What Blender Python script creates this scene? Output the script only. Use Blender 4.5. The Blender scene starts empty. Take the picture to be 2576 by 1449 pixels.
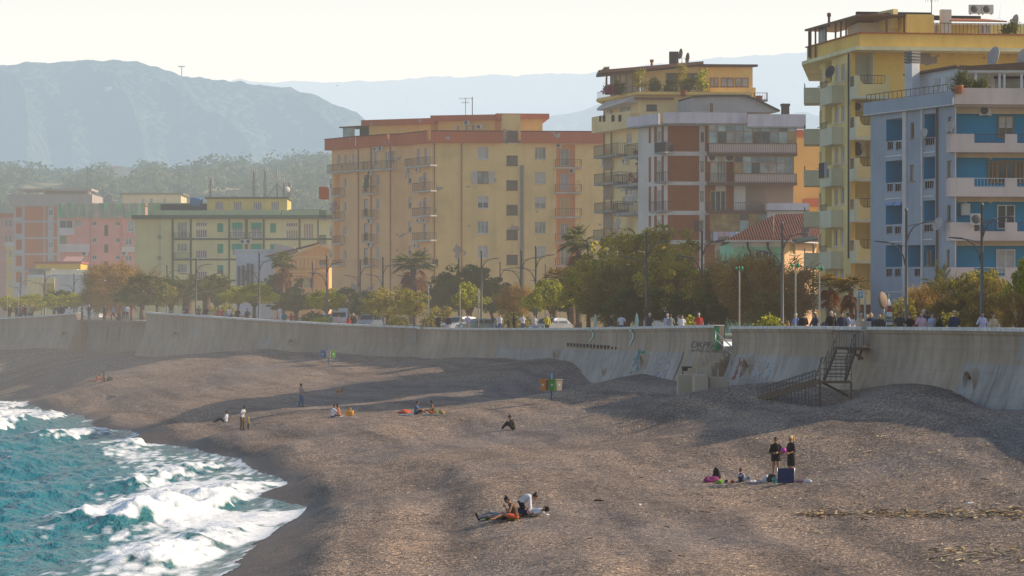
import bpy,math,random
import numpy as np
from mathutils import Vector,Matrix,noise as mnoise
F,CX,YH,ZC=7155.6,1288.0,796.0,9.0
scene=bpy.context.scene
COL=scene.collection
rnd=random.Random(11)
def P(px,py,d):
 """World point seen at (px, py) of a 2576 wide view when it stands d metres away."""
 return Vector(((px-CX)/F*d,d,ZC-(py-YH)/F*d))
def crop(x0,y0,s):
 return lambda x,y:((x0+x/s)/1.4907,(y0+y/s)/1.4907)
def smooth(a,b,x):
 t=min(1.0,max(0.0,(x-a)/(b-a)))
 return t*t*(3-2*t)
 # ---------------------------------------------------------------- materials
MATS={}
def haze_group():  # haze is put into every material as a glow that grows with distance
 g=bpy.data.node_groups.new('painted_haze','ShaderNodeTree')
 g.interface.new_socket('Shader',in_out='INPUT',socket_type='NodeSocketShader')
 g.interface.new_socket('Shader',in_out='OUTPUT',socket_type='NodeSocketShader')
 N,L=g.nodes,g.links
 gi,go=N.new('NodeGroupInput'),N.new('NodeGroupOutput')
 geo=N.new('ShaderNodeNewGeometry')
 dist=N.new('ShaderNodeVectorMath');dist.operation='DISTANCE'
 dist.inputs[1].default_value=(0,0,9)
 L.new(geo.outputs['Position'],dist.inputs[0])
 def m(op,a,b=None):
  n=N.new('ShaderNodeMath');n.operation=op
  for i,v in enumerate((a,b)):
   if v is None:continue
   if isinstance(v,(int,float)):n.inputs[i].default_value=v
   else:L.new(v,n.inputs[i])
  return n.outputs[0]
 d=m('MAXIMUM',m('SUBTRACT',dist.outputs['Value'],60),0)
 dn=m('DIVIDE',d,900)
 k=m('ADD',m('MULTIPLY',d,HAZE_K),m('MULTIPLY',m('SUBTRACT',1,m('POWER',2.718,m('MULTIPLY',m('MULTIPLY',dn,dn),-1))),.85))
 # extra haze glow painted in for spray at the far beach end
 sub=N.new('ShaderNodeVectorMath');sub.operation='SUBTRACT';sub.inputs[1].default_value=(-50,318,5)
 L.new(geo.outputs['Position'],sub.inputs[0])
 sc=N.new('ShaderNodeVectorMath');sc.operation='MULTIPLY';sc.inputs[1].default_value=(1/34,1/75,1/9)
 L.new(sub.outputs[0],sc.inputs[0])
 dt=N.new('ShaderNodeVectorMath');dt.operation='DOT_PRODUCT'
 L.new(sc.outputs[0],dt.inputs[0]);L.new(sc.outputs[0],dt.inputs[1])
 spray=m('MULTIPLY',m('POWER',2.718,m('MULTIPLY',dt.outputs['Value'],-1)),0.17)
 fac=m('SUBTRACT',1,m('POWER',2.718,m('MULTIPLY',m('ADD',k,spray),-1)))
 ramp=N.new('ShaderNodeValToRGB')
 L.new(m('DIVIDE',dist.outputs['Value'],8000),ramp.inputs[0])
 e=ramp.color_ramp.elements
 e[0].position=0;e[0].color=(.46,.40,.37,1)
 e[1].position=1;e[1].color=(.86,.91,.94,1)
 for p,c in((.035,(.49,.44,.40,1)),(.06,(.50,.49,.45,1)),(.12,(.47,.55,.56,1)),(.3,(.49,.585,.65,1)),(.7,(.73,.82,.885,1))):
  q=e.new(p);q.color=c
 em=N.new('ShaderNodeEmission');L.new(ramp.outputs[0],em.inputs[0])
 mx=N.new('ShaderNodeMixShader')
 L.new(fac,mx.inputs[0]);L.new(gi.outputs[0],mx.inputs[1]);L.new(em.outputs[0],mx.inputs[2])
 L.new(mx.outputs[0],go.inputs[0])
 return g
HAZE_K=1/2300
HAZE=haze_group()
class NB:
 """Small node-tree builder."""
 def __init__(s,name):
  s.mat=bpy.data.materials.new(name);s.mat.use_nodes=True
  s.N,s.L=s.mat.node_tree.nodes,s.mat.node_tree.links
  s.N.clear()
  s.mat.cycles.emission_sampling='NONE'
  s.out=s.N.new('ShaderNodeOutputMaterial')
  s.geo=s.N.new('ShaderNodeNewGeometry')
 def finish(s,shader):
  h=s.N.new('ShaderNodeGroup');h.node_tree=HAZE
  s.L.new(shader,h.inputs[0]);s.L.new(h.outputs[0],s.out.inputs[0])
  MATS[s.mat.name]=s.mat
  return s.mat
 def set(s,sock,v):
  if isinstance(v,bpy.types.NodeSocket):s.L.new(v,sock)
  elif v is not None:
   if hasattr(sock.default_value,'__len__')and len(v)==3 and len(sock.default_value)==4:v=(*v,1)
   sock.default_value=v
 def math(s,op,a,b=None,c=None):
  n=s.N.new('ShaderNodeMath');n.operation=op
  for i,v in enumerate((a,b,c)):
   if v is not None:s.set(n.inputs[i],v)
  return n.outputs[0]
 def mapping(s,vec,scale):
  n=s.N.new('ShaderNodeVectorMath');n.operation='MULTIPLY'
  s.L.new(vec,n.inputs[0]);n.inputs[1].default_value=scale
  return n.outputs[0]
 def noise(s,scale,detail=4,vec=None,stretch=None,rough=.55):
  v=vec if vec is not None else s.geo.outputs['Position']
  if stretch:v=s.mapping(v,stretch)
  n=s.N.new('ShaderNodeTexNoise');n.inputs['Scale'].default_value=scale
  n.inputs['Detail'].default_value=detail;n.inputs['Roughness'].default_value=rough
  s.L.new(v,n.inputs['Vector'])
  return n.outputs['Fac']
 def voro(s,scale,vec=None,out='Distance',stretch=None):
  v=vec if vec is not None else s.geo.outputs['Position']
  if stretch:v=s.mapping(v,stretch)
  n=s.N.new('ShaderNodeTexVoronoi');n.inputs['Scale'].default_value=scale
  s.L.new(v,n.inputs['Vector'])
  return n.outputs[out]
 def ramp(s,fac,stops,interp='LINEAR'):
  n=s.N.new('ShaderNodeValToRGB');n.color_ramp.interpolation=interp
  e=n.color_ramp.elements
  while len(e)<len(stops):e.new(.5)
  for q,(p,c)in zip(e,stops):
   q.position=p;q.color=(*c,1)if len(c)==3 else c
  s.L.new(fac,n.inputs[0])
  return n.outputs[0]
 def mix(s,fac,a,b,mode='MIX'):
  n=s.N.new('ShaderNodeMix');n.data_type='RGBA';n.blend_type=mode
  s.set(n.inputs[0],fac);s.set(n.inputs[6],a);s.set(n.inputs[7],b)
  return n.outputs[2]
 def attr(s,name):
  n=s.N.new('ShaderNodeAttribute');n.attribute_name=name
  return n.outputs['Fac']
 def bump(s,h,strength=.5,dist=.05,normal=None):
  n=s.N.new('ShaderNodeBump');n.inputs['Strength'].default_value=strength
  n.inputs['Distance'].default_value=dist
  s.L.new(h,n.inputs['Height'])
  if normal is not None:s.L.new(normal,n.inputs['Normal'])
  return n.outputs[0]
 def bsdf(s,color,rough=.8,metal=0,spec=.3,normal=None,**kw):
  n=s.N.new('ShaderNodeBsdfPrincipled')
  s.set(n.inputs['Base Color'],color);s.set(n.inputs['Roughness'],rough)
  n.inputs['Metallic'].default_value=metal;n.inputs['Specular IOR Level'].default_value=spec
  if normal is not None:s.L.new(normal,n.inputs['Normal'])
  for k,v in kw.items():s.set(n.inputs[k],v)
  return n.outputs[0]
def mul(c,k):return tuple(min(1,x*k)for x in c)
def plain(name,col,rough=.7,metal=0,spec=.3,var=.12,scale=1.5):
 if name in MATS:return MATS[name]
 b=NB(name)
 f=b.noise(scale,3)
 c=b.ramp(f,((.3,mul(col,1-var)),(.7,mul(col,1+var))))
 return b.finish(b.bsdf(c,rough,metal,spec))
def plaster(name,col,dirt=.35,peel=None,peel_at=.66,streak=.3):
 """Painted render with rain streaks, blotches and, where given, peeled patches."""
 if name in MATS:return MATS[name]
 g_=sum(col)/3;col=tuple(min(.86,max(.01,(g_+(x-g_)*1.16)*1.33))for x in col)
 b=NB(name)
 f=b.noise(.35,5)
 c=b.ramp(f,((.3,mul(col,.86)),(.5,col),(.75,mul(col,1.1))))
 st=b.noise(1.0,4,stretch=(1.3,1.3,.09))
 c=b.mix(b.math('MULTIPLY',b.ramp(st,((.5,(0,0,0)),(.78,(1,1,1)))),streak),c,tuple(x*.55+.03 for x in col))
 fine=b.noise(5,3)
 c=b.mix(b.math('MULTIPLY',b.ramp(fine,((.45,(0,0,0)),(.8,(1,1,1)))),dirt*.5),c,mul(col,.62))
 if peel:
  pf=b.math('ADD',b.math('MULTIPLY',b.noise(.33,2),.72),b.math('MULTIPLY',b.noise(1.3,5),.28))
  pf=b.ramp(pf,((peel_at-.075,(0,0,0)),(peel_at-.06,(1,1,1))))
  c=b.mix(pf,c,peel)
 n=b.bump(b.noise(9,4),.25,.02)
 return b.finish(b.bsdf(c,.9,0,.15,n))
def glass(name,col,rough=.12):
 if name in MATS:return MATS[name]
 b=NB(name)
 c=b.ramp(b.noise(.9,2),((.35,mul(col,.7)),(.65,mul(col,1.3))))
 return b.finish(b.bsdf(c,rough,0,.5))
 # ---------------------------------------------------------------- mesh builder
OFF={}
class MB:
 def __init__(s):s.v,s.f,s.m,s.s=[],[],[],[]
 def add(s,vs,fs,m=0,sm=False):
  o=len(s.v)
  s.v.extend(tuple(v)for v in vs)
  for f in fs:
   s.f.append([o+i for i in f]);s.m.append(m);s.s.append(sm)
  return s
 def quad(s,a,b,c,d,m=0):return s.add((a,b,c,d),((0,1,2,3),),m)
 def hexa(s,p,m=0):
  """Eight corners: four below, four above, both counter-clockwise."""
  return s.add(p,((3,2,1,0),(4,5,6,7),(0,1,5,4),(1,2,6,5),(2,3,7,6),(3,0,4,7)),m)
 def box(s,x0,x1,y0,y1,z0,z1,m=0):
  return s.hexa(((x0,y0,z0),(x1,y0,z0),(x1,y1,z0),(x0,y1,z0),(x0,y0,z1),(x1,y0,z1),(x1,y1,z1),(x0,y1,z1)),m)
 def bar(s,a,b,w,h=None,m=0):
  a,b=Vector(a),Vector(b);h=h or w
  t=(b-a).normalized()
  up=Vector((0,0,1))if abs(t.z)<.95 else Vector((0,1,0))
  u=t.cross(up).normalized()*w/2;v=u.cross(t).normalized()*h/2
  return s.hexa((a-u-v,a+u-v,b+u-v,b-u-v,a-u+v,a+u+v,b+u+v,b-u+v),m)
 def tube(s,pts,rs,n=6,m=0,sm=True,cap=True):
  pts=[Vector(p)for p in pts]
  if isinstance(rs,(int,float)):rs=[rs]*len(pts)
  vs,fs=[],[]
  ref=None
  for i,p in enumerate(pts):
   t=(pts[min(i+1,len(pts)-1)]-pts[max(i-1,0)])
   t=t.normalized()if t.length>1e-9 else Vector((0,0,1))
   if ref is None:ref=Vector((0,0,1))if abs(t.z)<.9 else Vector((1,0,0))
   u=t.cross(ref)
   u=u.normalized()if u.length>1e-6 else t.orthogonal().normalized()
   w=t.cross(u);ref=-w if False else ref
   for k in range(n):
    a=2*math.pi*k/n
    vs.append(p+(u*math.cos(a)+w*math.sin(a))*rs[i])
  for i in range(len(pts)-1):
   for k in range(n):
    k2=(k+1)%n
    fs.append((i*n+k,i*n+k2,(i+1)*n+k2,(i+1)*n+k))
  if cap:
   fs.append(tuple(reversed(range(n))));fs.append(tuple(range((len(pts)-1)*n,len(pts)*n)))
  return s.add(vs,fs,m,sm)
 def loft(s,rings,m=0,sm=True,cap=True):
  n=len(rings[0]);vs=[p for r in rings for p in r];fs=[]
  for i in range(len(rings)-1):
   for k in range(n):
    k2=(k+1)%n
    fs.append((i*n+k,i*n+k2,(i+1)*n+k2,(i+1)*n+k))
  if cap:
   fs.append(tuple(reversed(range(n))));fs.append(tuple(range((len(rings)-1)*n,len(rings)*n)))
  return s.add(vs,fs,m,sm)
 def lathe(s,c,prof,n=12,m=0,axis=None,sm=True,cap=True):
  """prof: (radius, height) along axis from c."""
  c=Vector(c);ax=Vector(axis).normalized()if axis else Vector((0,0,1))
  u=ax.orthogonal().normalized();w=ax.cross(u)
  rings=[[c+ax*h+(u*math.cos(2*math.pi*k/n)+w*math.sin(2*math.pi*k/n))*max(r,1e-4)for k in range(n)]for r,h in prof]
  return s.loft(rings,m,sm,cap)
 def ball(s,c,r,n=10,k=7,m=0):
  c=Vector(c)
  if isinstance(r,(int,float)):r=(r,r,r)
  rings=[]
  for i in range(k+1):
   t=math.pi*i/k;q=max(math.sin(t),1e-3)
   rings.append([c+Vector((math.cos(2*math.pi*j/n)*q*r[0],math.sin(2*math.pi*j/n)*q*r[1],-math.cos(t)*r[2]))for j in range(n)])
  return s.loft(rings,m)
 def prism(s,poly,z0,z1,m=0):
  n=len(poly)
  area=sum(poly[i][0]*poly[(i+1)%n][1]-poly[(i+1)%n][0]*poly[i][1]for i in range(n))
  if area<0:poly=list(reversed(poly))
  vs=[(p[0],p[1],z0)for p in poly]+[(p[0],p[1],z1)for p in poly]
  fs=[tuple(reversed(range(n))),tuple(range(n,2*n))]+[(i,(i+1)%n,n+(i+1)%n,n+i)for i in range(n)]
  return s.add(vs,fs,m)
 def build(s,name,mats,parent=None):
  if not s.v:return None
  me=bpy.data.meshes.new(name)
  off=Vector(OFF[parent.name])if parent is not None and parent.name in OFF else(parent.matrix_basis.translation.copy()if parent is not None else Vector())
  vs=np.array(s.v,dtype=float)-np.array(off)[None,:]
  me.from_pydata(vs.tolist(),[],s.f)
  if not isinstance(mats,(list,tuple)):mats=[mats]
  for mt in mats:me.materials.append(mt)
  me.polygons.foreach_set('material_index',s.m)
  me.polygons.foreach_set('use_smooth',s.s)
  me.update()
  o=bpy.data.objects.new(name,me);COL.objects.link(o)
  if parent is not None:
   adopt(o,parent);OFF[o.name]=tuple(off)
  return o
def tag(o,label=None,cat=None,group=None,kind=None):
 if label:o['label']=label
 if cat:o['category']=cat
 if group:o['group']=group
 if kind:o['kind']=kind
 return o
def thing(name,label,cat,loc=(0,0,0),group=None):
 o=bpy.data.objects.new(name,None);COL.objects.link(o)
 o.empty_display_size=.3
 o.location=loc
 o.matrix_basis=Matrix.Translation(Vector(loc))
 return tag(o,label,cat,group)
KID={}
def adopt(c,p):
 c.parent=p
 if p is not None:KID.setdefault(p.name,[]).append(c)
def kids(o):return list(KID.get(o.name,()))
def drop(o,parent):KID[parent.name].remove(o);bpy.data.objects.remove(o)
def copy_tree(o,parent=None):
 c=o.copy();COL.objects.link(c);adopt(c,parent)
 for ch in kids(o):copy_tree(ch,c)
 return c
def place(o,loc,rz=0,sc=1.0):
 o.matrix_basis=Matrix.Translation(Vector(loc))@Matrix.Rotation(rz,4,'Z')@(Matrix.Diagonal((sc,sc,sc,1))if isinstance(sc,(int,float))else Matrix.Diagonal((*sc,1)))
 return o
def recentre(o):
 """A one-mesh thing: put its origin at its base."""
 me=o.data
 n=len(me.vertices);co=np.empty(n*3);me.vertices.foreach_get('co',co);co=co.reshape(-1,3)
 c=np.array(((co[:,0].min()+co[:,0].max())/2,(co[:,1].min()+co[:,1].max())/2,co[:,2].min()))
 me.vertices.foreach_set('co',(co-c).ravel());me.update()
 o.matrix_basis=Matrix.Translation(Vector(c))
 return o
def solo(name,mb,mats,label,cat,group=None):
 return tag(recentre(mb.build(name,mats)),label,cat,group)
 # ---------------------------------------------------------------- world, sun, camera
SUN_TRAVEL=Vector((-1.80,-.15,-1.0)).normalized()
SUN_EL=math.asin(-SUN_TRAVEL.z)
SUN_AZ=math.atan2(-SUN_TRAVEL.x,-SUN_TRAVEL.y)
def make_world():
 w=bpy.data.worlds.new('World');scene.world=w;w.use_nodes=True
 N,L=w.node_tree.nodes,w.node_tree.links;N.clear()
 out=N.new('ShaderNodeOutputWorld');bg=N.new('ShaderNodeBackground')
 sky=N.new('ShaderNodeTexSky');sky.sky_type='NISHITA';sky.sun_disc=False
 sky.sun_elevation=SUN_EL;sky.sun_rotation=SUN_AZ
 sky.altitude=10;sky.air_density=1.3;sky.dust_density=1.2;sky.ozone_density=2.0
 # milky summer air: the lowest band of sky is whitened
 tc=N.new('ShaderNodeTexCoord');sep=N.new('ShaderNodeSeparateXYZ');L.new(tc.outputs['Generated'],sep.inputs[0])
 r=N.new('ShaderNodeValToRGB');L.new(sep.outputs['Z'],r.inputs[0])
 e=r.color_ramp.elements
 e[0].position=.10;e[0].color=(1,1,1,1);e[1].position=.30;e[1].color=(0,0,0,1)
 q=e.new(.17);q.color=(.55,.55,.55,1)
 r2=N.new('ShaderNodeMapRange');L.new(sep.outputs['Y'],r2.inputs[0]);r2.inputs[1].default_value=-.5;r2.inputs[2].default_value=.6
 mm=N.new('ShaderNodeMath');mm.operation='MULTIPLY';L.new(r.outputs[0],mm.inputs[0]);L.new(r2.outputs[0],mm.inputs[1])
 mx=N.new('ShaderNodeMix');mx.data_type='RGBA'
 L.new(mm.outputs[0],mx.inputs[0]);L.new(sky.outputs[0],mx.inputs[6]);mx.inputs[7].default_value=(SKYW[0],SKYW[1],SKYW[2],1)
 L.new(mx.outputs[2],bg.inputs[0]);bg.inputs[1].default_value=SKY_STR
 L.new(bg.outputs[0],out.inputs[0])
 sun=bpy.data.lights.new('sun','SUN');sun.energy=SUN_STR;sun.angle=math.radians(.53);sun.color=(1,.80,.57)
 so=bpy.data.objects.new('sun',sun);COL.objects.link(so)
 so.rotation_euler=SUN_TRAVEL.to_track_quat('-Z','Y').to_euler()
 cam=bpy.data.cameras.new('camera');cam.lens=100;cam.sensor_width=36
 cam.shift_y=(YH-724.5)/2576;cam.clip_start=.5;cam.clip_end=30000
 co=bpy.data.objects.new('camera',cam);COL.objects.link(co)
 co.location=(0,0,ZC);co.rotation_euler=(math.pi/2,0,0)
 scene.camera=co
 scene.view_settings.view_transform='Standard';scene.view_settings.look='None'
 scene.view_settings.exposure=0;scene.view_settings.gamma=1
 cy=scene.cycles
 cy.max_bounces=5;cy.diffuse_bounces=2;cy.glossy_bounces=2;cy.transmission_bounces=3;cy.transparent_max_bounces=6
 cy.sample_clamp_indirect=6;cy.caustics_reflective=False;cy.caustics_refractive=False
 cy.use_denoising=True
SKYW,SKY_STR,SUN_STR=(6.75,6.68,6.25),.15,5.0
make_world()
WALL=[(-330,372,838),(0,340,801),(110,335,795),(195,330,788),(370,310,786),(480,304,793),(600,297,801),(700,290,807),(860,283,816),
(1048,275,823),(1060,274.5,825),(1180,259,827),(1300,245,827),(1420,226,827),(1560,204,825),(1700,185,822),
(1805,176,820),(1846,173,824),(1930,165.5,823),(2000,160,823),(2175,151.5,825),(2400,139.5,826.5),(2576,130.5,829),(2900,117,834),(3500,98,842)]
WPT=[P(a,c,b)for a,b,c in WALL]
def wall_at(px):
 for i in range(len(WALL)-1):
  a,b=WALL[i],WALL[i+1]
  if a[0]<=px<=b[0]:
   t=(px-a[0])/(b[0]-a[0])
   return WPT[i].lerp(WPT[i+1],t)
 return WPT[-1].copy()
def wall_dist(px):return wall_at(px).y
def prom_z(x,y):return 7.45+smooth(278,318,y)*smooth(-6,-26,x)*1.15
# ---------------------------------------------------------------- beach height field
SHORE=[(-260,985),(-60,1003),(100,1014),(170,1036),(285,1062),(400,1092),(470,1125),(530,1146),(590,1166),(650,1186),(750,1213),(775,1288),(700,1348),(560,1449),(430,1560),(330,1700)]
BC=[]
def bc(px,py,z):q=P(px,py,F*(ZC-z)/(py-YH));BC.append((q.x,q.y,z))
def bd(px,d,z):BC.append(((px-CX)/F*d,d,z))
for i,(a,b)in enumerate(SHORE):
 bc(a,b,0.02)
 d=F*ZC/(b-YH);x=(a-CX)/F*d
 BC.append((x-5,d-.8,-.7));BC.append((x-16,d-2.6,-2.2));BC.append((x-40,d-6,-4))
for a,b,z in((300,1045,.9),(430,1070,1.05),(560,1100,1.12),(700,1135,1.1),(820,1200,1.1),(862,1280,1.15),(835,1380,1.15),(790,1449,1.1),(760,1560,1.1),
(120,992,.75),(0,980,.8),
(1290,1310,1.35),(1950,1210,2.3),(2576,1130,2.9),(2576,1449,2.0),(1288,1449,1.35),(1000,1449,1.2),(1090,1043,2.8),(1290,1081,2.35),(757,1024,2.25),(610,1083,1.25),(562,1062,1.35),
(1388,1008,2.95),(825,917,4.4),(250,960,2.6),(1000,1200,1.45),(1600,1250,1.8),(1600,1100,2.55),(2200,1300,2.2),(1850,1040,3.3),(2100,1060,3.6),(500,960,3.0),(900,980,3.1),(100,930,3.0),(1100,960,3.7),(2700,1600,2.0),(1900,1600,1.7),(1200,1600,1.4),(3000,1200,2.8)):
 bc(a,b,z)
WB=[(-330,4.9),(0,5.1),(110,5.3),(195,5.2),(370,4.8),(480,4.9),(600,5.4),(700,5.7),(860,5.4),(1060,5.15),(1180,5.3),(1300,5.35),(1400,5.55),(1470,5.3),(1640,5.0),(1700,4.95),(1805,4.9),(1850,4.85),(1930,5.2),(2000,5.35),(2100,5.15),(2175,4.95),(2250,5.5),(2330,5.6),(2430,5.45),(2480,5.35),(2576,5.5),(2900,5.4),(3500,5.3)]
for a,z in WB:
 q=wall_at(a);BC.append((q.x-1.6,q.y-.4,z));BC.append((q.x+4,q.y+1,z+.1))
 if a not in(1300,1400,2330):BC.append((q.x-5.5,q.y-1.4,z-.75))
BC=np.array(BC)
def _rbf():
 pts=BC[:,:2]*np.array((1,.55));n=len(pts)
 d=np.sqrt(((pts[:,None]-pts[None])**2).sum(-1)+4.0)
 A=np.zeros((n+3,n+3));A[:n,:n]=d-np.eye(n)*.6
 A[:n,n]=1;A[:n,n+1:]=pts;A[n:,:n]=A[:n,n:].T
 return pts,np.linalg.solve(A,np.concatenate((BC[:,2],np.zeros(3))))
_pts,_w=_rbf()
def beach_base(x,y):
 x,y=np.asarray(x,float),np.asarray(y,float)*.55
 sh=x.shape;x,y=x.ravel(),y.ravel();r=np.empty(len(x));n=len(_pts)
 for a in range(0,len(x),20000):
  xs,ys=x[a:a+20000],y[a:a+20000]
  d=np.sqrt((xs[:,None]-_pts[None,:,0])**2+(ys[:,None]-_pts[None,:,1])**2+4.0)
  r[a:a+20000]=d@_w[:n]+_w[n]+_w[n+1]*xs+_w[n+2]*ys
 return r.reshape(sh)
 # lattice value noise, vectorised
_lat=np.random.RandomState(5).rand(256,256)
def vn(x,y):
 xi,yi=np.floor(x).astype(int),np.floor(y).astype(int)
 fx,fy=x-xi,y-yi
 fx=fx*fx*(3-2*fx);fy=fy*fy*(3-2*fy)
 g=lambda i,j:_lat[i%256,j%256]
 return(g(xi,yi)*(1-fx)+g(xi+1,yi)*fx)*(1-fy)+(g(xi,yi+1)*(1-fx)+g(xi+1,yi+1)*fx)*fy-.5
def fbm(x,y,o=4):
 s=0;a=1
 for _ in range(o):
  s=s+a*vn(x,y);x,y,a=x*2.03+17.3,y*2.03+5.1,a*.5
 return s
 # breaking crest of the shingle bank
def seg_dist(X,Y,pts):
 """Distance to a polyline, signed (positive on its left), plus parameter along it."""
 best=np.full(X.shape,1e9);sg=np.zeros(X.shape);par=np.zeros(X.shape);acc=0
 tot=sum(math.dist(pts[i],pts[i+1])for i in range(len(pts)-1))
 for i in range(len(pts)-1):
  (ax,ay),(bx,by)=pts[i],pts[i+1];L=math.dist(pts[i],pts[i+1])
  t=np.clip(((X-ax)*(bx-ax)+(Y-ay)*(by-ay))/L**2,0,1)
  dx,dy=X-(ax+t*(bx-ax)),Y-(ay+t*(by-ay));d=np.hypot(dx,dy)
  m=d<best
  best=np.where(m,d,best);sg=np.where(m,np.sign((bx-ax)*dy-(by-ay)*dx),sg);par=np.where(m,(acc+t*L)/tot,par);acc+=L
 return best*sg,par
CREST=[(-100,985),(0,982),(120,997),(300,1045),(430,1070),(560,1100),(700,1135),(780,1165),(830,1205),(862,1280),(850,1340),(830,1390),(800,1449),(760,1560)]
CR=[((a-CX)/F*(F*7.9/(b-YH)),F*7.9/(b-YH))for a,b in CREST]
CREST2=[(300,1000),(600,1052),(820,1100),(1000,1148),(1150,1200),(1270,1285),(1325,1370),(1330,1449),(1320,1600)]
CR2=[((a-CX)/F*(F*7.5/(b-YH)),F*7.5/(b-YH))for a,b in CREST2]
CSIGN=-1.0
def crest_dist(x,y):
 d,_=seg_dist(x,y,CR)
 return d
def beach_z(x,y):
 x,y=np.asarray(x,float),np.asarray(y,float)
 z=beach_base(x,y)
 s=crest_dist(x,y)+fbm(x*.18,y*.12,3)*1.1
 sea_=s*CSIGN
 z=z+np.where(sea_>0,.30*np.exp(-(sea_/1.0)**2),.30*np.exp(-(sea_/3.2)**2))
 s2=(seg_dist(x,y,CR2)[0]+fbm(x*.25+7,y*.16,3)*1.6)*CSIGN
 z=z+np.where(s2>0,.34*np.exp(-(s2/1.7)**2)-.16*np.exp(-((s2-3.2)/1.6)**2),.34*np.exp(-(s2/5.0)**2))*(1-np.exp(-(sea_/4)**2))
 dry=np.clip((z-.25)/.8,0,1)
 z=z+dry*(fbm(x*.20+3,y*.10,3)*.20+fbm(x*.55,y*.8,2)*.05)
 # trampled hollows
 z=z+dry*(fbm(x*2.2,y*2.6,2)*.03)
 # beach cusps near the water and small washed ridges in front
 z=z+np.exp(-((z-1.25)/.35)**2)*np.sin((x*.35+y*.55)+fbm(x*.2,y*.2,2)*3)*.05
 return z
def bz(x,y):return float(beach_z(np.array([x]),np.array([y]))[0])
def B(px,py):
 """Point of the beach seen at (px, py)."""
 lo,hi=70.0,380.0
 ds=np.geomspace(lo,hi,220)
 xs=(px-CX)/F*ds;zs=ZC-(py-YH)/F*ds
 h=beach_z(xs,ds)-zs
 i=np.argmax(h>0)
 t=h[i-1]/(h[i-1]-h[i])if i else 0
 d=ds[i-1]+(ds[i]-ds[i-1])*t if i else 0
 x=(px-CX)/F*d
 return Vector((x,d,bz(x,d)))
def grid_mesh(name,X,Y,Z,mat,attrs=None,keep=None):
 r,c=X.shape
 v=np.stack((X,Y,Z),-1).reshape(-1,3)
 idx=np.arange(r*c).reshape(r,c)
 f=np.stack((idx[:-1,:-1],idx[:-1,1:],idx[1:,1:],idx[1:,:-1]),-1).reshape(-1,4)
 if keep is not None:
  k=keep.ravel();f=f[k[f].any(1)]
  used=np.zeros(len(v),bool);used[f.ravel()]=True
  mp=np.cumsum(used)-1;v=v[used];f=mp[f]
  attrs={a:b.ravel()[used]for a,b in(attrs or{}).items()}
 me=bpy.data.meshes.new(name)
 me.vertices.add(len(v));me.vertices.foreach_set('co',v.astype(np.float32).ravel())
 me.loops.add(len(f)*4);me.loops.foreach_set('vertex_index',f.astype(np.int32).ravel())
 me.polygons.add(len(f));me.polygons.foreach_set('loop_start',np.arange(0,len(f)*4,4,dtype=np.int32))
 me.polygons.foreach_set('use_smooth',np.ones(len(f),bool))
 me.update(calc_edges=True);me.validate()
 for a,b in(attrs or{}).items():
  at=me.attributes.new(a,'FLOAT','POINT');at.data.foreach_set('value',b.ravel().astype(np.float32))
 me.materials.append(mat)
 o=bpy.data.objects.new(name,me);COL.objects.link(o)
 return o
def gravel_mat():
 b=NB('gravel')
 pos=b.geo.outputs['Position']
 big=b.noise(.12,5,stretch=(1,.5,1))
 c=b.ramp(big,((.3,(.20,.156,.122)),(.5,(.25,.196,.153)),(.72,(.31,.247,.193))))
 def cell(scale):
  v=b.voro(scale,out='Color');sp=b.N.new('ShaderNodeSeparateColor');b.L.new(v,sp.inputs[0]);return sp.outputs
 c=b.mix(.74,c,b.ramp(cell(17)[0],((.0,(.10,.11,.15)),(.3,(.5,.5,.53)),(.62,(1.08,1.03,1)),(.88,(1.9,1.75,1.6)),(1,(4.2,4.0,3.7)))),'MULTIPLY')
 c=b.mix(.7,c,b.ramp(cell(9)[1],((.0,(.45,.46,.52)),(.35,(.9,.9,.92)),(.8,(1.12,1.08,1.04)),(1,(1.6,1.5,1.4)))),'MULTIPLY')
 dark=b.noise(.8,4,stretch=(.8,.45,1))
 c=b.mix(b.math('MULTIPLY',b.ramp(dark,((.52,(0,0,0)),(.70,(1,1,1)))),.42),c,(.06,.055,.06))
 grey=b.noise(.06,3,stretch=(1,.5,1))
 c=b.mix(b.math('MULTIPLY',b.ramp(grey,((.48,(0,0,0)),(.62,(1,1,1)))),.5),c,(.15,.142,.15))
 wet=b.attr('wet')
 cb=b.N.new('ShaderNodeCombineXYZ');b.L.new(b.attr('band'),cb.inputs[0]);sp2=b.N.new('ShaderNodeSeparateXYZ');b.L.new(pos,sp2.inputs[0]);b.L.new(b.math('MULTIPLY',sp2.outputs[1],.06),cb.inputs[1])
 tide=b.noise(.55,4,vec=cb.outputs[0])
 c=b.mix(.8,c,b.ramp(tide,((.34,(.52,.53,.57)),(.5,(1,1,1)),(.66,(1.36,1.29,1.2)))),'MULTIPLY')
 c=b.mix(b.math('MULTIPLY',wet,.80),c,(.088,.063,.045))
 rough=b.math('SUBTRACT',.92,b.math('MULTIPLY',wet,.4))
 h=b.math('ADD',b.math('MULTIPLY',b.noise(1.8,3,stretch=(.8,.9,1)),1.5),b.math('ADD',b.math('MULTIPLY',b.noise(6,3),.8),b.math('MULTIPLY',b.voro(19),.5)))
 h=b.math('MULTIPLY',h,b.math('SUBTRACT',1,b.math('MULTIPLY',wet,.55)))
 n=b.bump(h,1.0,.08)
 return b.finish(b.bsdf(c,rough,0,.35,n))
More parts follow.
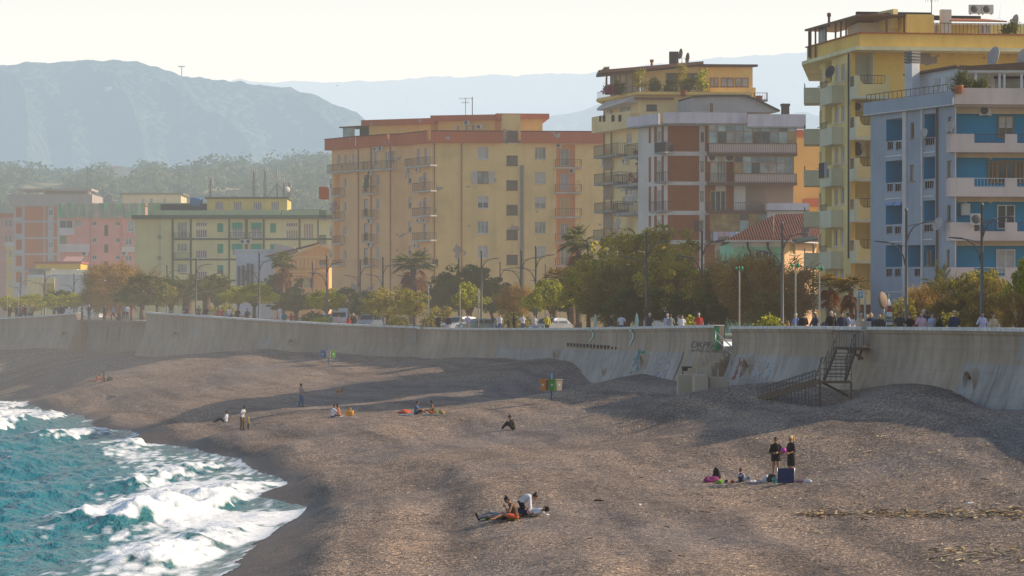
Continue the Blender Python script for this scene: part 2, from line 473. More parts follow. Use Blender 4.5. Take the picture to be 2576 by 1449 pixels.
def make_beach():
 ds=[74.0]
 while ds[-1]<400:ds.append(ds[-1]*(1.0019 if ds[-1]<140 else 1.003))
 ds=np.array(ds)
 t=np.linspace(-1.55,1.55,560)
 # lateral: fan that follows the view width, but never past the wall by much
 X=np.empty((len(ds),len(t)));Y=np.repeat(ds[:,None],len(t),1)
 wy=np.array([q.y for q in WPT])[::-1];wx=np.array([q.x for q in WPT])[::-1]
 sx=np.array([(a-CX)/F*F*ZC/(b-YH)for a,b in SHORE]);sy=np.array([F*ZC/(b-YH)for a,b in SHORE])
 o=np.argsort(sy)
 right=np.minimum(np.interp(ds,wy,wx)+3.5,.2*ds+8)
 left=np.interp(ds,sy[o],sx[o])-9
 for i in range(len(ds)):X[i]=np.linspace(left[i],max(right[i],left[i]+5),len(t))
 Z=beach_z(X,Y)
 sd=crest_dist(X,Y)*CSIGN+fbm(X*.3,Y*.15,3)*1.0
 wet=np.maximum(np.clip(1-(Z-.30-fbm(X*.25,Y*.12,3)*.25)/.30,0,1),np.clip(sd/1.2,0,1)*.82)
 ob=grid_mesh('beach',X,Y,Z,gravel_mat(),{'wet':wet,'band':-sd})
 tag(ob,kind='structure')
def sea_pt(px,py):return((px-CX)/F*(F*ZC/(py-YH)),F*ZC/(py-YH))
BORES=[(((330,1452),(430,1420),(560,1385),(680,1335),(785,1282)),.50,6.0,1.2,1.0),
(((245,1345),(330,1322),(430,1300),(560,1268),(680,1236),(765,1208)),.72,6.5,1.1,1.0),
(((290,1228),(380,1212),(480,1190),(600,1164)),.5,3.0,1.0,.8),
(((290,1132),(380,1122),(450,1118),(540,1142)),.36,4.5,1.2,.95),
(((105,1112),(200,1098),(300,1085),(410,1088)),.42,3.5,1.2,.85),
(((-60,1092),(40,1076),(120,1055),(185,1034)),.5,7.0,1.5,1.0),
(((-60,1040),(40,1024),(115,1012)),.3,6.0,1.5,.95)]
def water_mat():
 b=NB('sea_water')
 foam=b.attr('foam');deep=b.attr('deep')
 v=b.geo.outputs['Position']
 w1=b.noise(.55,5,stretch=(1,.45,1));w2=b.noise(2.4,4,stretch=(1,.4,1));w3=b.noise(9,3,stretch=(1,.5,1))
 h=b.math('ADD',b.math('MULTIPLY',w1,2.0),b.math('ADD',b.math('MULTIPLY',w2,.8),b.math('MULTIPLY',w3,.2)))
 n=b.bump(h,1.0,.55)
 c=b.ramp(b.math('ADD',b.math('MULTIPLY',deep,.55),b.math('ADD',b.math('MULTIPLY',w1,.32),b.math('MULTIPLY',w2,.16))),((.1,(.13,.13,.12)),(.34,(.03,.16,.18)),(.56,(.006,.165,.215)),(.8,(.003,.11,.17)),(1,(.002,.05,.10))))
 water=b.bsdf(c,.2,0,.28,n,IOR=1.33)
 lace=b.math('ADD',b.math('MULTIPLY',b.voro(1.7,stretch=(1,.3,1)),.55),b.math('ADD',b.math('MULTIPLY',b.noise(1.8,5,stretch=(1,.35,1)),.55),b.math('MULTIPLY',b.noise(7,3),.18)))
 thr=b.math('MULTIPLY',b.math('SUBTRACT',foam,b.math('MULTIPLY',lace,.95)),2.4)
 fac=b.ramp(thr,((.0,(0,0,0)),(.6,(1,1,1))))
 fn=b.bump(b.math('ADD',b.noise(2.6,5),b.math('MULTIPLY',b.noise(9,3),.5)),.55,.16)
 d1=b.N.new('ShaderNodeBsdfDiffuse');b.L.new(b.ramp(b.noise(3.5,5),((.35,(.78,.83,.86)),(.6,(.98,.98,.97)))),d1.inputs[0]);b.L.new(fn,d1.inputs[2])
 t1=b.N.new('ShaderNodeSubsurfaceScattering')if False else b.N.new('ShaderNodeBsdfTranslucent')
 t1.inputs[0].default_value=(.95,.95,.93,1);b.L.new(fn,t1.inputs[1])
 gl=b.N.new('ShaderNodeBsdfGlossy');gl.inputs['Roughness'].default_value=.45;b.L.new(fn,gl.inputs['Normal'])
 m1=b.N.new('ShaderNodeMixShader');m1.inputs[0].default_value=.16;b.L.new(d1.outputs[0],m1.inputs[1]);b.L.new(gl.outputs[0],m1.inputs[2])
 mx=b.N.new('ShaderNodeMixShader');b.L.new(fac,mx.inputs[0]);b.L.new(water,mx.inputs[1]);b.L.new(m1.outputs[0],mx.inputs[2])
 return b.finish(mx.outputs[0])
def make_sea():
 ds=[90.0]
 while ds[-1]<420:ds.append(ds[-1]*1.0016)
 ds=np.array(ds)
 sx=np.array([sea_pt(a,b)[0]for a,b in SHORE]);sy=np.array([sea_pt(a,b)[1]for a,b in SHORE]);o=np.argsort(sy)
 shore=np.interp(ds,sy[o],sx[o])
 n=330
 t=np.linspace(0,1,n)
 X=shore[:,None]+1.8-(t[None,:]**1.15)*(26+.06*ds[:,None]+8);Y=np.repeat(ds[:,None],n,1)
 off=shore[:,None]-X
 q=X-.167*(Y-130)+fbm(X*.08,Y*.05,2)*2.5
 amp=np.clip(off/14,0,1)
 Z=amp*(np.sin(q*.62)*.38+np.sin(q*1.35+Y*.07)*.14+fbm(X*.5,Y*.25,5)*.5)
 Z+=np.clip(off/6,0,1)*(fbm(X*1.5,Y*.8,3)*.12)
 foam=np.zeros(X.shape)
 for pts,hgt,back,ahead,op in BORES:
  w=[sea_pt(a,b)for a,b in pts]
  s,par=seg_dist(X,Y,w)
  wob=fbm(X*.55+hgt*9,Y*.3,4)
  s=s+wob*1.1
  env=np.clip(par/.12,0,1)*np.clip((1-par)/.06,0,1)
  body=np.where(s>0,np.exp(-(s/(back*.42))**2),np.exp(-(s/(ahead*.45))**2))*env
  grow=1-par*.55
  Z+=body*hgt*grow*(1+.8*fbm(X*1.3,Y*.9,5))*np.clip((off+1.0)/3,0,1)
  band=np.where(s>-.15,np.clip(1.5-s/(back*(.55+1.1*par)),0,1),np.clip(1+(s+.15)/ahead,0,1))*env*op
  tex=fbm(X*2.1+3,Y*1.2,4)
  foam=np.maximum(foam,np.clip(band*(1.0+wob*.7+tex*.3),0,1))
 lip=np.clip(1-np.abs(off+.2)/(4.2+3.0*fbm(X*.1,Y*.06,2)),0,1)
 foam=np.maximum(foam,lip*(.80+.6*fbm(X*.7,Y*.3,4)))
 sc=np.clip(.55+.85*fbm(X*.42+4,Y*.09,5),0,1)*np.clip(1.12-off/19,0,1)
 foam=np.maximum(foam,sc)
 foam=np.maximum(foam,np.clip(.20+.5*fbm(X*.8,Y*.12+9,5),0,.5)*np.clip(1-off/46,0,1))
 cap=np.clip(Z*1.2-.62+.9*fbm(X*1.1,Y*.5+3,4),0,.8)
 foam=np.maximum(foam,cap)
 Z+=foam*.06+.05
 bzv=beach_z(X,Y)
 swash=(.10+.26*fbm(X*.05,Y*.09+2,3)+.10*fbm(X*.5,Y*.35,3))
 thr_=np.maximum(swash,.03)
 keep=bzv<thr_
 k_=np.clip((thr_-bzv)/.55,0,1);k_=k_*k_*(3-2*k_)
 Z=np.where(off<9,np.maximum(Z,bzv+.03)*k_+(bzv+.025)*(1-k_),Z)
 deep=np.clip(off/22,0,1)
 ob=grid_mesh('sea',X,Y,Z,water_mat(),{'foam':foam,'deep':deep},keep)
 tag(ob,kind='structure')
 # open water outside the picture
 mb=MB()
 far=[(-46.0+sx_,90)for sx_ in(0,)]
 mb.quad((-900,60,-.6),(-30,60,-.6),(-75,420,-.6),(-900,420,-.6))
 me=mb.build('sea_offshore',MATS['sea_water']);tag(me,kind='structure')
 for nm,v in(('foam',.1),('deep',1)):
  at=me.data.attributes.new(nm,'FLOAT','POINT');at.data.foreach_set('value',[v]*4)
make_beach()
make_sea()
# ---------------------------------------------------------------- sea wall
def concrete(name,col,warm=(.36,.27,.19),amt=.5):
 b=NB(name)
 c=b.ramp(b.noise(.22,5),((.3,mul(col,.75)),(.55,col),(.75,mul(col,1.18))))
 c=b.mix(b.math('MULTIPLY',b.ramp(b.noise(.5,5,stretch=(1,.6,1)),((.45,(0,0,0)),(.65,(1,1,1)))),amt),c,warm)
 st=b.noise(1.6,4,stretch=(1.2,.8,.10))
 c=b.mix(b.math('MULTIPLY',b.ramp(st,((.44,(0,0,0)),(.66,(1,1,1)))),.46),c,mul(col,.48))
 # shutter-board lines
 sep=b.N.new('ShaderNodeSeparateXYZ');b.L.new(b.geo.outputs['Position'],sep.inputs[0])
 zl=b.math('FRACT',b.math('MULTIPLY',sep.outputs[2],.95))
 c=b.mix(b.math('MULTIPLY',b.ramp(zl,((.0,(1,1,1)),(.05,(0,0,0)))),.28),c,mul(col,.4))
 yl=b.math('FRACT',b.math('MULTIPLY',sep.outputs[1],.21))
 c=b.mix(b.math('MULTIPLY',b.ramp(yl,((.0,(1,1,1)),(.018,(0,0,0)))),.5),c,mul(col,.4))
 c=b.mix(b.math('MULTIPLY',b.ramp(b.noise(.8,5,stretch=(1,.6,.5)),((.60,(0,0,0)),(.66,(1,1,1)))),.35),c,(.30,.36,.40))
 h=b.math('ADD',b.noise(3,4,stretch=(1,1,.4)),b.math('MULTIPLY',b.noise(14,3),.4))
 return b.finish(b.bsdf(c,.92,0,.2,b.bump(h,.6,.06)))
CONC=concrete('sea_wall_concrete',(.44,.345,.265))
CONC_LOW=concrete('apron_concrete',(.40,.365,.34),(.33,.27,.22),.4)
COPING=plain('coping_white',(.66,.64,.62),.8,var=.25,scale=3)
DARK=plain('dark_hole',(.02,.018,.016),.95)
FACE=((-.42,-1.6),(-.42,0),(.26,0),(.26,-.24),(.13,-.33),(.10,-.7),(.13,-1.2),(.24,-1.8),(.46,-2.4),(.72,-3.0),(1.02,-3.7),(1.5,-4.7))
def stations(p0,p1,step=4):
 out=[]
 k=int(abs(p1-p0)/step)+1
 for i in range(k+1):
  px=p0+(p1-p0)*i/k
  q=wall_at(px);a,b=wall_at(px-3),wall_at(px+3)
  t=Vector((b.x-a.x,b.y-a.y)).normalized()
  nrm=Vector((t.y,-t.x))
  if nrm.x>0:nrm=-nrm
  out.append((q,nrm))
 return out
def wface(px,dz,out=.02):
 """A point on the wall's seaward face: view x of the crest, metres below the crest."""
 q,n=stations(px,px+.01)[0]
 o=0
 for(a,b),(c,d)in zip(FACE[2:],FACE[3:]):
  if d<=-dz<=b and b!=d:o=a+(c-a)*(b+dz)/(b-d);break
 return Vector((q.x+n.x*(o+out),q.y+n.y*(o+out),q.z-dz)),n
def wall_section(p0,p1,label,step=8,extra=None):
 st=stations(p0,p1,step)
 mb=MB()
 prof=[FACE[1]]+[(.23,-.10)]+[(.2,-.24)]+list(FACE[4:])+[(-.42,-4.7)]
 rings=[[(q.x+n.x*o,q.y+n.y*o,q.z+dz)for o,dz in prof]for q,n in st]
 mb.loft(rings,0,False)
 c0=st[len(st)//2][0]
 root=thing('sea_wall',label,'sea wall',(c0.x,c0.y,5))
 mb.build('wall_face',CONC,root)
 cp=MB()
 cp.loft([[(q.x+n.x*o,q.y+n.y*o,q.z+dz)for o,dz in((-.45,.07),(.30,.07),(.30,-.10),(.24,-.10),(.24,-.002),(-.45,-.002))]for q,n in st],0,False)
 cp.build('coping',COPING,root)
 return root
def slab_on_wall(mb,pa,pb,dz0,dz1,out=.05,m=0):
 n=8;top,bot=[],[]
 for i in range(n+1):
  px=pa+(pb-pa)*i/n
  top.append(wface(px,dz0,out)[0]);bot.append(wface(px,dz1,out)[0])
 for i in range(n):mb.quad(bot[i],bot[i+1],top[i+1],top[i],m)
w_right=wall_section(1846,3500,'grey concrete sea wall with white coping carrying the metal beach stairs',10)
w_mid=wall_section(1052,1805,'concrete sea wall stretch pierced by a row of square drain holes')
w_left=wall_section(370,1052,'curving smooth concrete sea wall rising to a pointed end')
w_far=wall_section(-330,195,'distant grey sea wall length with a humped crest')
def make_wall_details():
# bluish lower facing, poured in panels
 for root,spans in((w_mid,((1262,1440.6),(1441,1640.6),(1641,1730))),(w_right,((1850,1976.2),(1977,2080),(2440,2531),(2532,2640)))):
  for a,b in spans:
   mb=MB()
   n=8
   for i in range(n):
    x0,x1=a+(b-a)*i/n,a+(b-a)*(i+1)/n
    ks=(1.62,1.8,2.1,2.4,2.7,3.0,3.35,3.7,4.2)
    for k0,k1 in zip(ks,ks[1:]):
     mb.quad(wface(x0,k1,.06)[0],wface(x1,k1,.06)[0],wface(x1,k0,.06)[0],wface(x0,k0,.06)[0])
    mb.quad(wface(x0,1.62,.06)[0],wface(x1,1.62,.06)[0],wface(x1,1.62,-.05)[0],wface(x0,1.62,-.05)[0])
   mb.build('apron_panel',CONC_LOW,root)
   # drain holes
 for i in range(15):
  px=1436+i*8.6
  small=i>=13
  mb=MB();c,n=wface(px,1.28+i*.012,.015);t=Vector((n.y,-n.x,0))
  w,h=(.16,.09)if small else(.30,.16)
  z=Vector((0,0,h));u=t*w
  mb.quad(c-u-z,c+u-z,c+u+z,c-u+z)
  for e in(c+u,c-u):mb.bar(e-z+Vector((n.x,n.y,0))*.02,e+z+Vector((n.x,n.y,0))*.02,.05)
  mb.build('drain_hole',[DARK],w_mid)
  # outfall pipes
 for root,px,dz,r in((w_mid,1416,2.35,.75),(w_mid,1646,2.6,.85),(w_right,1907,2.55,.85),(w_right,2476,2.6,.75),(w_left,742,2.1,.45),(w_left,452,2.2,.5),(w_mid,1552,3.2,.35),(w_far,172,2.5,.6)):
  c,n=wface(px,dz,-.3);ax=Vector((n.x,n.y,-.12)).normalized()
  mb=MB()
  mb.lathe(c,((r*1.0,-.4),(r*1.0,.52),(r*.84,.52),(r*.82,.2)),18,0,ax,cap=False)
  mb.lathe(c+ax*.25,((r*.83,0),(.01,.01)),18,1,ax,cap=False)
  mb.build('outfall_pipe',[CONC,DARK],root)
  # mint painted drips
 mint=plain('mint_paint',(.36,.55,.50),.7)
 for px,L in((1497,1.0),(1597,1.25)):
  mb=MB()
  for i in range(6):
   a0,a1=.02+L*i/6,.02+L*(i+1)/6
   w0,w1=3.2-i*.3,3.2-(i+1)*.3
   s=5*math.sin(i*.7);s2=5*math.sin((i+1)*.7)
   mb.quad(wface(px+s2-w1,a1,.06)[0],wface(px+s2+w1,a1,.06)[0],wface(px+s+w0,a0,.06)[0],wface(px+s-w0,a0,.06)[0])
  mb.build('paint_drip',mint,w_mid)
  # joint block
 mb=MB();q,n=stations(1047,1047.1)[0]
 for k in range(5):
  a,b=wface(1043,.05+.3*k,.12)[0],wface(1052,.05+.3*k,.12)[0]
  c,d=wface(1052,.35+.3*k,.12)[0],wface(1043,.35+.3*k,.12)[0]
  mb.quad(d,c,b,a)
 mb.build('joint_patch',CONC_LOW,w_mid)
make_wall_details()
def graffiti(root,text,px,dz,size,col,along=1.0):
 cu=bpy.data.curves.new('graffiti','FONT');cu.body=text;cu.size=1;cu.extrude=.0;cu.offset=-.01
 cu.shear=.25
 o=bpy.data.objects.new('tmp',cu);COL.objects.link(o)
 dg=bpy.context.evaluated_depsgraph_get();me=bpy.data.meshes.new_from_object(o.evaluated_get(dg))
 bpy.data.objects.remove(o);bpy.data.curves.remove(cu)
 c,n=wface(px,dz,.04)
 t=Vector((-n.y,n.x,0))
 if t.y>0:t=-t
 mb=MB()
 vs=[]
 for v in me.vertices:
  u,w=v.co.x*size*along,v.co.y*size
  base,_=wface(px,dz-w,.05)
  vs.append((base.x+t.x*u,base.y+t.y*u,base.z))
 mb.add(vs,[tuple(p.vertices)for p in me.polygons])
 bpy.data.meshes.remove(me)
 return mb.build('graffiti',plain('spray_'+col[0],col[1],.8),root)
graffiti(w_mid,'OKPEAM',1744,1.35,.60,('black',(.09,.09,.10)),3.0)
graffiti(w_mid,'wNUxWmU',1746,1.6,.32,('black',(.05,.05,.06)),5)
def scribbles(root,seed,px0,px1,z0,z1,n,col,w=.05):
 r=random.Random(seed);mb=MB()
 for _ in range(n):
  px,dz=r.uniform(px0,px1),r.uniform(z0,z1)
  pts=[]
  for k in range(7):
   pts.append(wface(px,max(.4,min(4.2,dz)),.09)[0]);px+=r.uniform(-1.2,1.6)*1.5;dz+=r.uniform(-.18,.22)
  for a,b in zip(pts,pts[1:]):
   if(a-b).length>.02:mb.bar(a,b,w,.02)
 mb.build('graffiti',plain('spray_'+col[0],col[1],.8),root)
scribbles(w_right,1,1876,1898,1.4,3.2,16,('red',(.42,.12,.13)),.05)
scribbles(w_right,2,1915,1965,2.2,3.3,14,('white',(.5,.55,.6)),.06)
scribbles(w_mid,3,1665,1710,2.0,3.3,16,('white',(.5,.55,.6)),.06)
scribbles(w_mid,4,1618,1634,1.9,3.0,12,('teal',(.12,.38,.42)),.10)
scribbles(w_mid,5,1632,1640,1.7,2.1,6,('green',(.06,.45,.18)),.09)
# lower plain wall at the slipway between the two far lengths
def make_slip_wall():
 a,b=P(190,808,334),P(385,812,317)
 t=Vector((b.x-a.x,b.y-a.y,0)).normalized();n=Vector((-t.y,t.x,0))
 if n.y>0:n=-n
 root=thing('retaining_wall','low straight brownish retaining wall set back between two raised sea wall ends','retaining wall',((a.x+b.x)/2,(a.y+b.y)/2,4))
 mb=MB();mb.hexa((Vector((a.x,a.y,3.5))+n*.9,Vector((b.x,b.y,3.5))+n*.9,Vector((b.x,b.y,3.5))-n,Vector((a.x,a.y,3.5))-n,a+n*.2,b+n*.2,b-n,a-n))
 mb.build('wall_face',concrete('slip_concrete',(.27,.235,.205)),root)
 cp=MB();cp.bar(a+Vector((0,0,.06)),b+Vector((0,0,.06)),.8,.14);cp.build('coping',plain('slip_coping',(.36,.33,.31)),root)
 for k in(.2,.47,.62):
  c=a.lerp(b,k)+n*.35-Vector((0,0,.6));m2=MB();m2.bar(c,c-Vector((0,0,1.6))+n*.2,.22,.1);m2.build('drain_spout',plain('rust_stain',(.16,.12,.10)),root)
make_slip_wall()
# ---------------------------------------------------------------- land behind the wall
def make_land():
 xs_w=[(q.x,q.y)for q in WPT]
 # promenade: strip behind the wall
 st=[]
 for i in range(0,100):
  px=-330+(3500+330)*i/99
  q,n=stations(px,px+.01)[0];st.append((q,n))
 pave=NB('promenade_paving')
 c=pave.ramp(pave.noise(.8,4),((.3,(.27,.25,.23)),(.7,(.36,.34,.31))))
 pv=pave.finish(pave.bsdf(c,.85))
 asp=plain('asphalt',(.055,.055,.06),.9,var=.25)
 kerbm=plain('kerb_stone',(.42,.41,.39),.85)
 soil=plain('ground_soil',(.17,.14,.10),.95,var=.3,scale=.2)
 def strip(o0,o1,dz):
  mb=MB()
  for(q,n),(q2,n2)in zip(st,st[1:]):
   vs=[]
   for(c_,m_,o_)in((q,n,o0),(q2,n2,o0),(q2,n2,o1),(q,n,o1)):
    x,y=c_.x-m_.x*o_,c_.y-m_.y*o_
    vs.append((x,y,prom_z(c_.x,c_.y)+dz))
   mb.quad(*vs)
  return mb
 tag(strip(.38,9.0,0).build('promenade',pv),kind='structure')
 k=MB()
 for(q,n),(q2,n2)in zip(st,st[1:]):
  A=[Vector((c_.x-m_.x*o_,c_.y-m_.y*o_,prom_z(c_.x,c_.y)))for c_,m_,o_ in((q,n,9.0),(q,n,9.25),(q2,n2,9.25),(q2,n2,9.0))]
  lo=[a-Vector((0,0,.15))for a in A];hi=[a+Vector((0,0,.002))for a in A]
  k.hexa(lo+hi)
 tag(k.build('kerb',kerbm),kind='structure')
 tag(strip(9.25,17.0,-.14).build('road',asp),kind='structure')
 ln=MB()
 for i in range(0,98,1):
  (q,n),(q2,n2)=st[i],st[i+1]
  a=Vector((q.x-n.x*13,q.y-n.y*13,prom_z(q.x,q.y)-.132));b=Vector((q2.x-n2.x*13,q2.y-n2.y*13,prom_z(q2.x,q2.y)-.132))
  for t0 in(0,.5):
   p0,p1=a.lerp(b,t0),a.lerp(b,t0+.25);w=Vector((n.x,n.y,0))*.07
   ln.quad(p0-w,p1-w,p1+w,p0+w)
 tag(ln.build('road_marking',plain('road_paint',(.7,.7,.68))),kind='structure')
 tag(strip(17.0,24.0,.01).build('pavement',pv),kind='structure')
 # the town's ground, one sheet to the hills
 mb=MB()
 lo=[(q.x-n.x*23.9,q.y-n.y*23.9,prom_z(q.x,q.y)-.02)for q,n in st]
 for a,b in zip(lo,lo[1:]):
  fa=(a[0]*1.0-10+(a[1]-120)*.0,1400,7.2);fb=(b[0]*1.0-10,1400,7.2)
  mb.quad(a,b,(b[0]*6+60,1600,12),(a[0]*6+60,1600,12))
 mb.quad((lo[0][0]*6+60,1600,12),(lo[-1][0]*6+60,1600,12),(4000,9000,40),(-4000,9000,40))
 mb.quad((-1500,420,7),lo[0],(lo[0][0]*6+60,1600,12),(-4000,9000,40))
 mb.quad(lo[-1],(1500,60,7),(4000,9000,40),(lo[-1][0]*6+60,1600,12))
 tag(mb.build('ground',soil),kind='structure')
make_land()
# ---------------------------------------------------------------- hills
def hill_mat(name,a,b_,c_,scale,crown):
 b=NB(name)
 n1=b.noise(scale,6,rough=.65);v=b.voro(crown);n2=b.noise(crown*.4,4)
 f=b.math('ADD',b.math('MULTIPLY',n1,.45),b.math('ADD',b.math('MULTIPLY',n2,.4),b.math('MULTIPLY',v,.25)))
 c=b.ramp(f,((.36,a),(.5,b_),(.64,c_)))
 return b.finish(b.bsdf(c,.95,0,.1,b.bump(b.math('SUBTRACT',n2,v),1.0,1.6/crown)))
def ridge(name,line,d,depth,base,mat,rough,seed,cols=220,rows=46,spur=.16,run=.35):
 """A hill: skyline given in view coordinates at distance d; ravines and spurs run down it to the right."""
 xs=np.linspace(line[0][0],line[-1][0],cols)
 top=np.interp(xs,[p[0]for p in line],[p[1]for p in line])
 k=np.ones(7)/7;top=np.convolve(np.pad(top,3,mode='edge'),k,'valid')
 X=np.empty((rows,cols));Y=np.empty((rows,cols));Z=np.empty((rows,cols))
 Wx=(xs-CX)/F*d;H=ZC-(top-YH)/F*d-base
 for r in range(rows):
  t=r/(rows-14)
  y=d-depth*(1-t)
  prof=1-(1-t)**1.15 if t<=1 else 1-(t-1)*2.2
  u=Wx-(1-t)*depth*run+6*np.sin(t*9)
  sp=1-2.6*np.abs(fbm(u/(d*.034)+seed,np.full(cols,seed+t*.8),4))
  X[r]=Wx;Y[r]=y
  env=min(1,max(0,1-t)*3.0)*min(1,t*3)if t<=1 else 0
  Z[r]=base+H*(prof+env*sp*spur)
 Z+=fbm(X/(d*.006)+seed,Y/(d*.010),4)*rough
 o=grid_mesh(name,X,Y,Z,mat)
 tag(o,kind='structure')
 return X,Y,Z
HILL_A=hill_mat('near_hill_scrub',(.035,.045,.03),(.06,.075,.045),(.12,.125,.085),.02,.2)
HILL_B=hill_mat('far_hill_scrub',(.02,.035,.03),(.08,.10,.08),(.20,.22,.16),.009,.10)
HILL_C=hill_mat('farthest_hill_scrub',(.03,.05,.05),(.10,.12,.11),(.3,.3,.26),.004,.05)
BIG_HILL=ridge('hills',[(-400,250),(-150,190),(0,166),(60,162),(150,158),(300,152),(350,160),(420,178),(470,192),(560,208),(640,212),(720,222),(790,238),(840,268),(900,284),(930,310),(1000,360),(1100,420),(1250,480),(1500,530)],2600,620,20,HILL_B,4,1.0,cols=520,rows=120,spur=.15,run=.26)
ridge('hills',[(300,330),(500,230),(590,200),(640,203),(690,212),(730,206),(800,204),(880,208),(960,203),(1100,196),(1250,189),(1400,186),(1500,181),(1600,168),(1780,150),(1900,138),(2020,131),(2150,126),(2400,140),(2800,180)],6200,1500,30,HILL_C,7,4.0,cols=360,rows=70,spur=.08,run=.2)
ridge('hills',[(1000,420),(1250,330),(1380,292),(1450,282),(1520,262),(1600,270),(1800,262),(2000,285),(2300,300)],4200,900,30,HILL_C,6,7.0,cols=200,rows=60,spur=.08,run=-.2)
def on_hill(px,py):
 X,Y,Z=BIG_HILL
 i=np.argmin((X/Y*F+CX-px)**2+(YH-(Z-ZC)/Y*F-py)**2+(Y>2600)*1e6)
 return Vector((X.ravel()[i],Y.ravel()[i],Z.ravel()[i]))
WHITE=plain('white_paint',(.62,.61,.60),.6)
CREAMF=plain('cream_frame',(.58,.50,.36),.6)
WOODF=plain('wood_frame',(.36,.20,.09),.6)
BROWNF=plain('brown_frame',(.16,.09,.06),.6)
IRON=plain('black_iron',(.075,.07,.07),.6)
RUSTY=plain('rusted_iron',(.13,.075,.06),.7)
GLASS=glass('window_glass',(.07,.085,.09))
GLASSL=glass('curtained_glass',(.27,.28,.27),.3)
GLASSB=glass('veranda_glass',(.26,.33,.33),.2)
SHUT=plain('roller_shutter',(.50,.47,.44),.7,scale=3)
LILAC=plain('grey_lilac_door',(.40,.38,.46),.6)
SLABG=plain('slab_grey',(.30,.29,.28),.85,var=.3)
SLABW=plain('slab_white',(.52,.48,.42),.85,var=.25)
ACW=plain('ac_case',(.60,.58,.55),.5)
DISHM=plain('dish_grey',(.42,.38,.36),.5)
ROOFG=plain('flat_roof',(.22,.20,.18),.95)
TERRA=plain('terracotta',(.42,.15,.07),.85,var=.3,scale=4)
FANG=plain('fan_grey',(.12,.115,.11),.6)
BLACKP=plain('black_panel',(.03,.03,.035),.6)
class Bld:
 def __init__(s,name,label,cat,loc):
  s.root=thing(name,label,cat,loc)
  s.loc=loc
 def part(s,name,mb,mats,parent=None,label=None):
  o=mb.build(name,mats,parent or s.root)
  if label and o:o['label']=label
  return o
class Fac:
 """One vertical wall between two plan points given as (view x, distance)."""
 def __init__(s,b,A,Bp,ztop,zbase=6.8,xy=False):
  s.b=b
  if xy:s.A,s.B=Vector((A[0],A[1],0)),Vector((Bp[0],Bp[1],0))
  else:s.A,s.B=Vector(((A[0]-CX)/F*A[1],A[1],0)),Vector(((Bp[0]-CX)/F*Bp[1],Bp[1],0))
  s.t=(s.B-s.A).normalized();s.n=Vector((s.t.y,-s.t.x,0));s.L=(s.B-s.A).length
  s.z0,s.z1=zbase,ztop;s.holes=[]
 def w(s,u,z,n=0):return s.A+s.t*u+s.n*n+Vector((0,0,z))
 def uz(s,px,py,n=0):
  dx,dz=(px-CX)/F,-(py-YH)/F
  A=s.A+s.n*n
  # ray (dx*k, k), solve against the plane
  k=A.dot(s.n)/(dx*s.n.x+s.n.y)
  u=Vector((dx*k,k,0)).__sub__(A).dot(s.t)
  return u,ZC+dz*k
 def rect(s,x0,y0,x1,y1,n=0):
  um,_=s.uz((x0+x1)/2,y0,n)
  (u0,za),(u1,zb)=s.uz(x0,(y0+0),n),s.uz(x1,y0,n)
  (_,zc),(_,zd)=s.uz(x0,y1,n),s.uz(x1,y1,n)
  return u0,u1,(zc+zd)/2,(za+zb)/2
 def box(s,mb,u0,u1,z0,z1,n0,n1,m=0):
  p=[s.w(u0,z0,n1),s.w(u1,z0,n1),s.w(u1,z0,n0),s.w(u0,z0,n0)]
  q=[s.w(u0,z1,n1),s.w(u1,z1,n1),s.w(u1,z1,n0),s.w(u0,z1,n0)]
  mb.hexa(p+q,m);return mb
 def hole(s,r,depth=.22,back=None):s.holes.append((max(.02,r[0]),min(s.L-.02,r[1]),r[2],r[3],depth,back))
 def win(s,r,kind='g',fr=WHITE,gl=None,depth=.2,cut=True,name='window',n=0,shut=None,cols=2):
  """r: (u0, u1, z0, z1). Window part with its pane, and a shutter where it has one."""
  u0,u1,z0,z1=r
  if u1-u0<.12 or z1-z0<.12:return None
  if cut:s.hole(r,depth)
  k=n-depth+.03 if cut else n+.02
  fw=min(.075,(u1-u0)*.12)
  fb=MB()
  s.box(fb,u0,u0+fw,z0,z1,k,k+.07);s.box(fb,u1-fw,u1,z0,z1,k,k+.07)
  s.box(fb,u0+fw,u1-fw,z0,z0+fw,k,k+.068);s.box(fb,u0+fw,u1-fw,z1-fw,z1,k,k+.068)
  for i in range(1,cols):
   um=u0+(u1-u0)*i/cols
   s.box(fb,um-fw*.6,um+fw*.6,z0+fw,z1-fw,k,k+.064)
  if kind in 'gGhsv' and name=='window':
   s.box(fb,u0-.06,u1+.06,z0-.07,z0-.004,-.01+n,.07+n)
  wo=s.b.part(name,fb,fr)
  pb=MB()
  pz1=z1-fw
  if kind=='h':pz1=z0+(z1-z0)*.45
  if kind!='s':pb.quad(s.w(u0+fw,z0+fw,k+.02),s.w(u1-fw,z0+fw,k+.02),s.w(u1-fw,pz1,k+.02),s.w(u0+fw,pz1,k+.02));s.b.part('pane',pb,gl or(GLASSL if kind=='G' else GLASS),wo)
  if kind in 'hs':
   sb=MB();zb=z0+fw if kind=='s' else pz1
   nn=max(2,int((z1-zb)/.16))
   for i in range(nn):
    a,c=zb+(z1-fw-zb)*i/nn,zb+(z1-fw-zb)*(i+1)/nn
    s.box(sb,u0+fw,u1-fw,a+.008,c,k+.022,k+.05)
   s.b.part('shutter',sb,shut or SHUT,wo)
  if kind=='v':
   for sd in(-1,1):
    sb=MB();e=u0 if sd<0 else u1
    a,c=(e-(u1-u0)*.5,e-.03)if sd<0 else(e+.03,e+(u1-u0)*.5)
    s.box(sb,a,c,z0,z1,n+.02,n+.07);s.b.part('shutter',sb,shut or SHUT,wo)
  return wo
